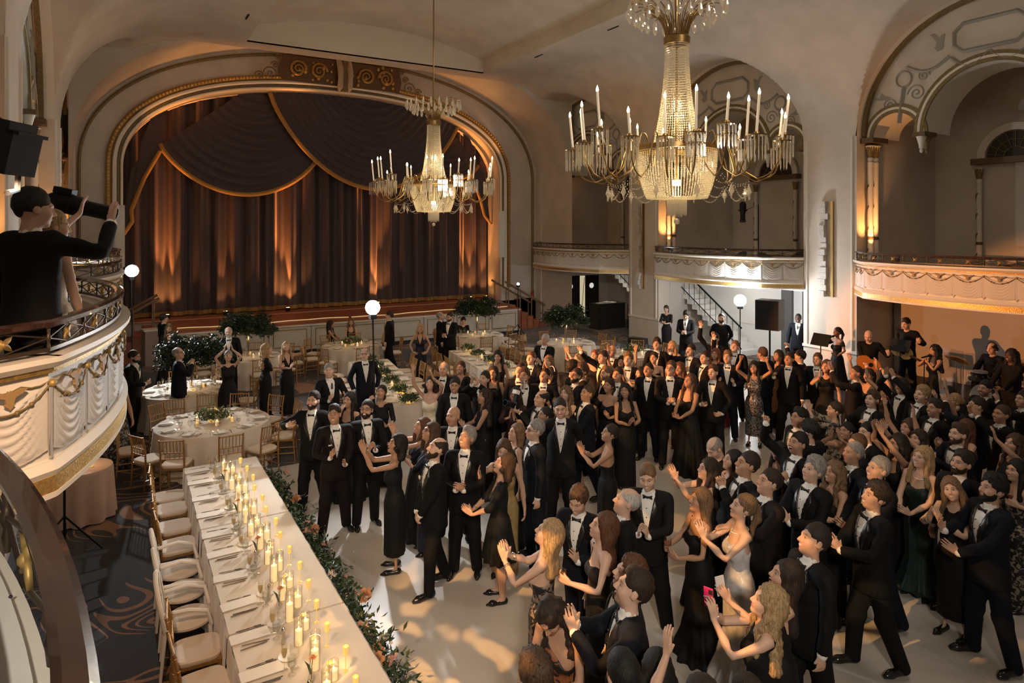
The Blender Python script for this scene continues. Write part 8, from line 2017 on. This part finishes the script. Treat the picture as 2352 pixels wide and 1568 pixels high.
for k in range(5): MB().bar((.3 * k, .55 * k, 0), (.3 * k, .55 * k, 1.06), .016, 6).build('post', BLACKM, gr)
aw = struct(obj('wall_alcove', None)); MB().span((19.0, 12.9, 0), (19.1, 17.95, 2.5)).build('white_partition', WHW, aw); MB().span((18.95, 12.9, .98), (19.0, 17.95, 1.06)).build('dado_rail', CREAM, aw); MB().span((18.9, 13.95, 0), (19.0, 14.35, 2.5)).build('dark_pilaster', mat('grey_pilaster', (.10, .10, .10), .6), aw)
P = curtain_mesh(1.0, 2.45, 6, .06); tag(MB().grid(np.stack([18.3 + P[..., 1], 12.1 + P[..., 0], P[..., 2]], -1)).build('dark_curtain', mat('dark_drape', (.035, .028, .025), .9)), 'dark drape behind the large loudspeaker', 'curtain')
MB().span((18.5, 4.6, 0), (18.6, 10.4, 2.5)).build('band_backdrop', mat('grey_backdrop_wall', (.42, .38, .34), .7), aw)
for x, y, lb in ((18.6, 22.3, 'round ceiling light in the alcove with the double doors'), (17.9, 15.6, 'round ceiling light in the alcove behind the staff')):  # discs and point lights added to brighten the dark alcoves
    cl = thing('ceiling_light', lb, 'ceiling light', (x, y, 2.44)); MB().lathe([(.0001, 0), (.16, 0), (.17, .05)], 18).build('diffuser', glow('soft_diffuser', (1, .93, .82), 1.2), cl); light('alcove_fill_light', 'POINT', (x, y, 2.30), 16, (1, .93, .82), size=.12)
P = curtain_mesh(1.4, 2.45, 8, .06); tag(MB().grid(np.stack([18.3 + P[..., 1], 5.0 + P[..., 0], P[..., 2]], -1)).build('tan_curtain', mat('tan_drape', (.36, .26, .18), .9)), 'tan drape behind the drummer under the right balcony', 'curtain')
g = ground(350, 838); pd = thing('podium', 'tall pinkish podium below the left stage stair', 'podium', (g.x, g.y, 0), .2); MB().box((0, 0, .55), (.5, .4, 1.1)).build('podium_body', mat('pink_beige_panel', (.30, .21, .17), .6), pd); MB().box((0, 0, 1.12), (.58, .48, .05)).build('podium_top', CREAM, pd)
fe = thing('fire_extinguisher', 'red fire extinguisher on the wall right of the stage', 'extinguisher', (16.6, YS - .12, .95)); MB().lathe([(.0001, 0), (.07, .01), (.075, .05), (.075, .36), (.03, .42), (.02, .46)], 12).build('cylinder', mat('red_enamel', (.30, .02, .015), .35), fe); MB().tube([(0, 0, .44), (.06, 0, .47), (.09, 0, .3)], .012, 6).build('hose', BLACKM, fe)
# ---- dark chairs and tables in the right galleries
def tub_chair():
    t = thing('tub_chair', 'x', 'chair'); m = mat('slate_upholstery', (.035, .038, .045), .7); P = []
    for i in range(13):
        a = math.pi * (.0 + i / 12); k = math.sin(a); P.append([(.27 * math.cos(a), -.24 * math.sin(a), .42), (.30 * math.cos(a), -.27 * math.sin(a), .5 + .38 * k ** .6), (.27 * math.cos(a), -.24 * math.sin(a), .5 + .38 * k ** .6), (.23 * math.cos(a), -.2 * math.sin(a), .45)])
    MB().grid(np.array(P)).build('backrest', m, t); MB().lathe([(.0001, .38), (.25, .38), (.27, .42), (.25, .47), (.0001, .48)], 18).build('seat', m, t)
    for a in (.8, 2.3, 3.9, 5.5): MB().bar((.2 * math.cos(a), .2 * math.sin(a), .4), (.24 * math.cos(a), .24 * math.sin(a), 0), .014, 6).build('leg', BLACKM, t)
    return t
TUB = Proto(tub_chair())
for k, (px, Yb, rz, lb) in enumerate(((1690, 14.2, 1.3, 'slate tub chair beside the gallery spotlight pole'), (1765, 13.1, -1.8, 'slate tub chair right of the gallery spotlight pole'), (1832, 12.9, 1.7, 'slate tub chair at the right end of the middle gallery'), (2040, 9.7, .6, 'slate tub chair by the lit columns above the band'), (2228, 7.7, 1.2, 'slate tub chair in the middle of the right gallery'), (2318, 6.5, -1.6, 'slate tub chair near the right edge of the gallery'))):
    u = (px - PX0) / FPX; x = Yb * (SA + u * CA) / (CA - u * SA); TUB.place((max(16.6, min(x, 18.5)), Yb, ZB), rz, lb)
for k, (px, Yb, lb) in enumerate(((1720, 13.9, 'dark round table in the middle right gallery'), (2275, 7.1, 'dark round table in the right gallery above the band'))):
    u = (px - PX0) / FPX; x = max(17.8, min(Yb * (SA + u * CA) / (CA - u * SA), 18.6)); t = thing('gallery_table', lb, 'table', (x, Yb, ZB)); MB().lathe([(.0001, .72), (.42, .72), (.42, .75), (.0001, .75)], 24).build('table_top', mat('dark_table', (.03, .026, .024), .25), t); MB().lathe([(.22, 0), (.22, .02), (.03, .05), (.03, .72)], 12).build('pedestal', BLACKM, t)
    MB().lathe([(.0001, 0), (.03, 0), (.02, .05), (.03, .11)], 10).build('salt_cellar', GLASS, None, loc=(x, Yb, ZB + .75)) and None
for o in [o for o in bpy.data.objects if o.name.startswith('salt_cellar')]: tag(o, 'small glass on the dark gallery table at %s' % ('the right edge' if o.location.y < 9 else 'the middle'), 'glass')
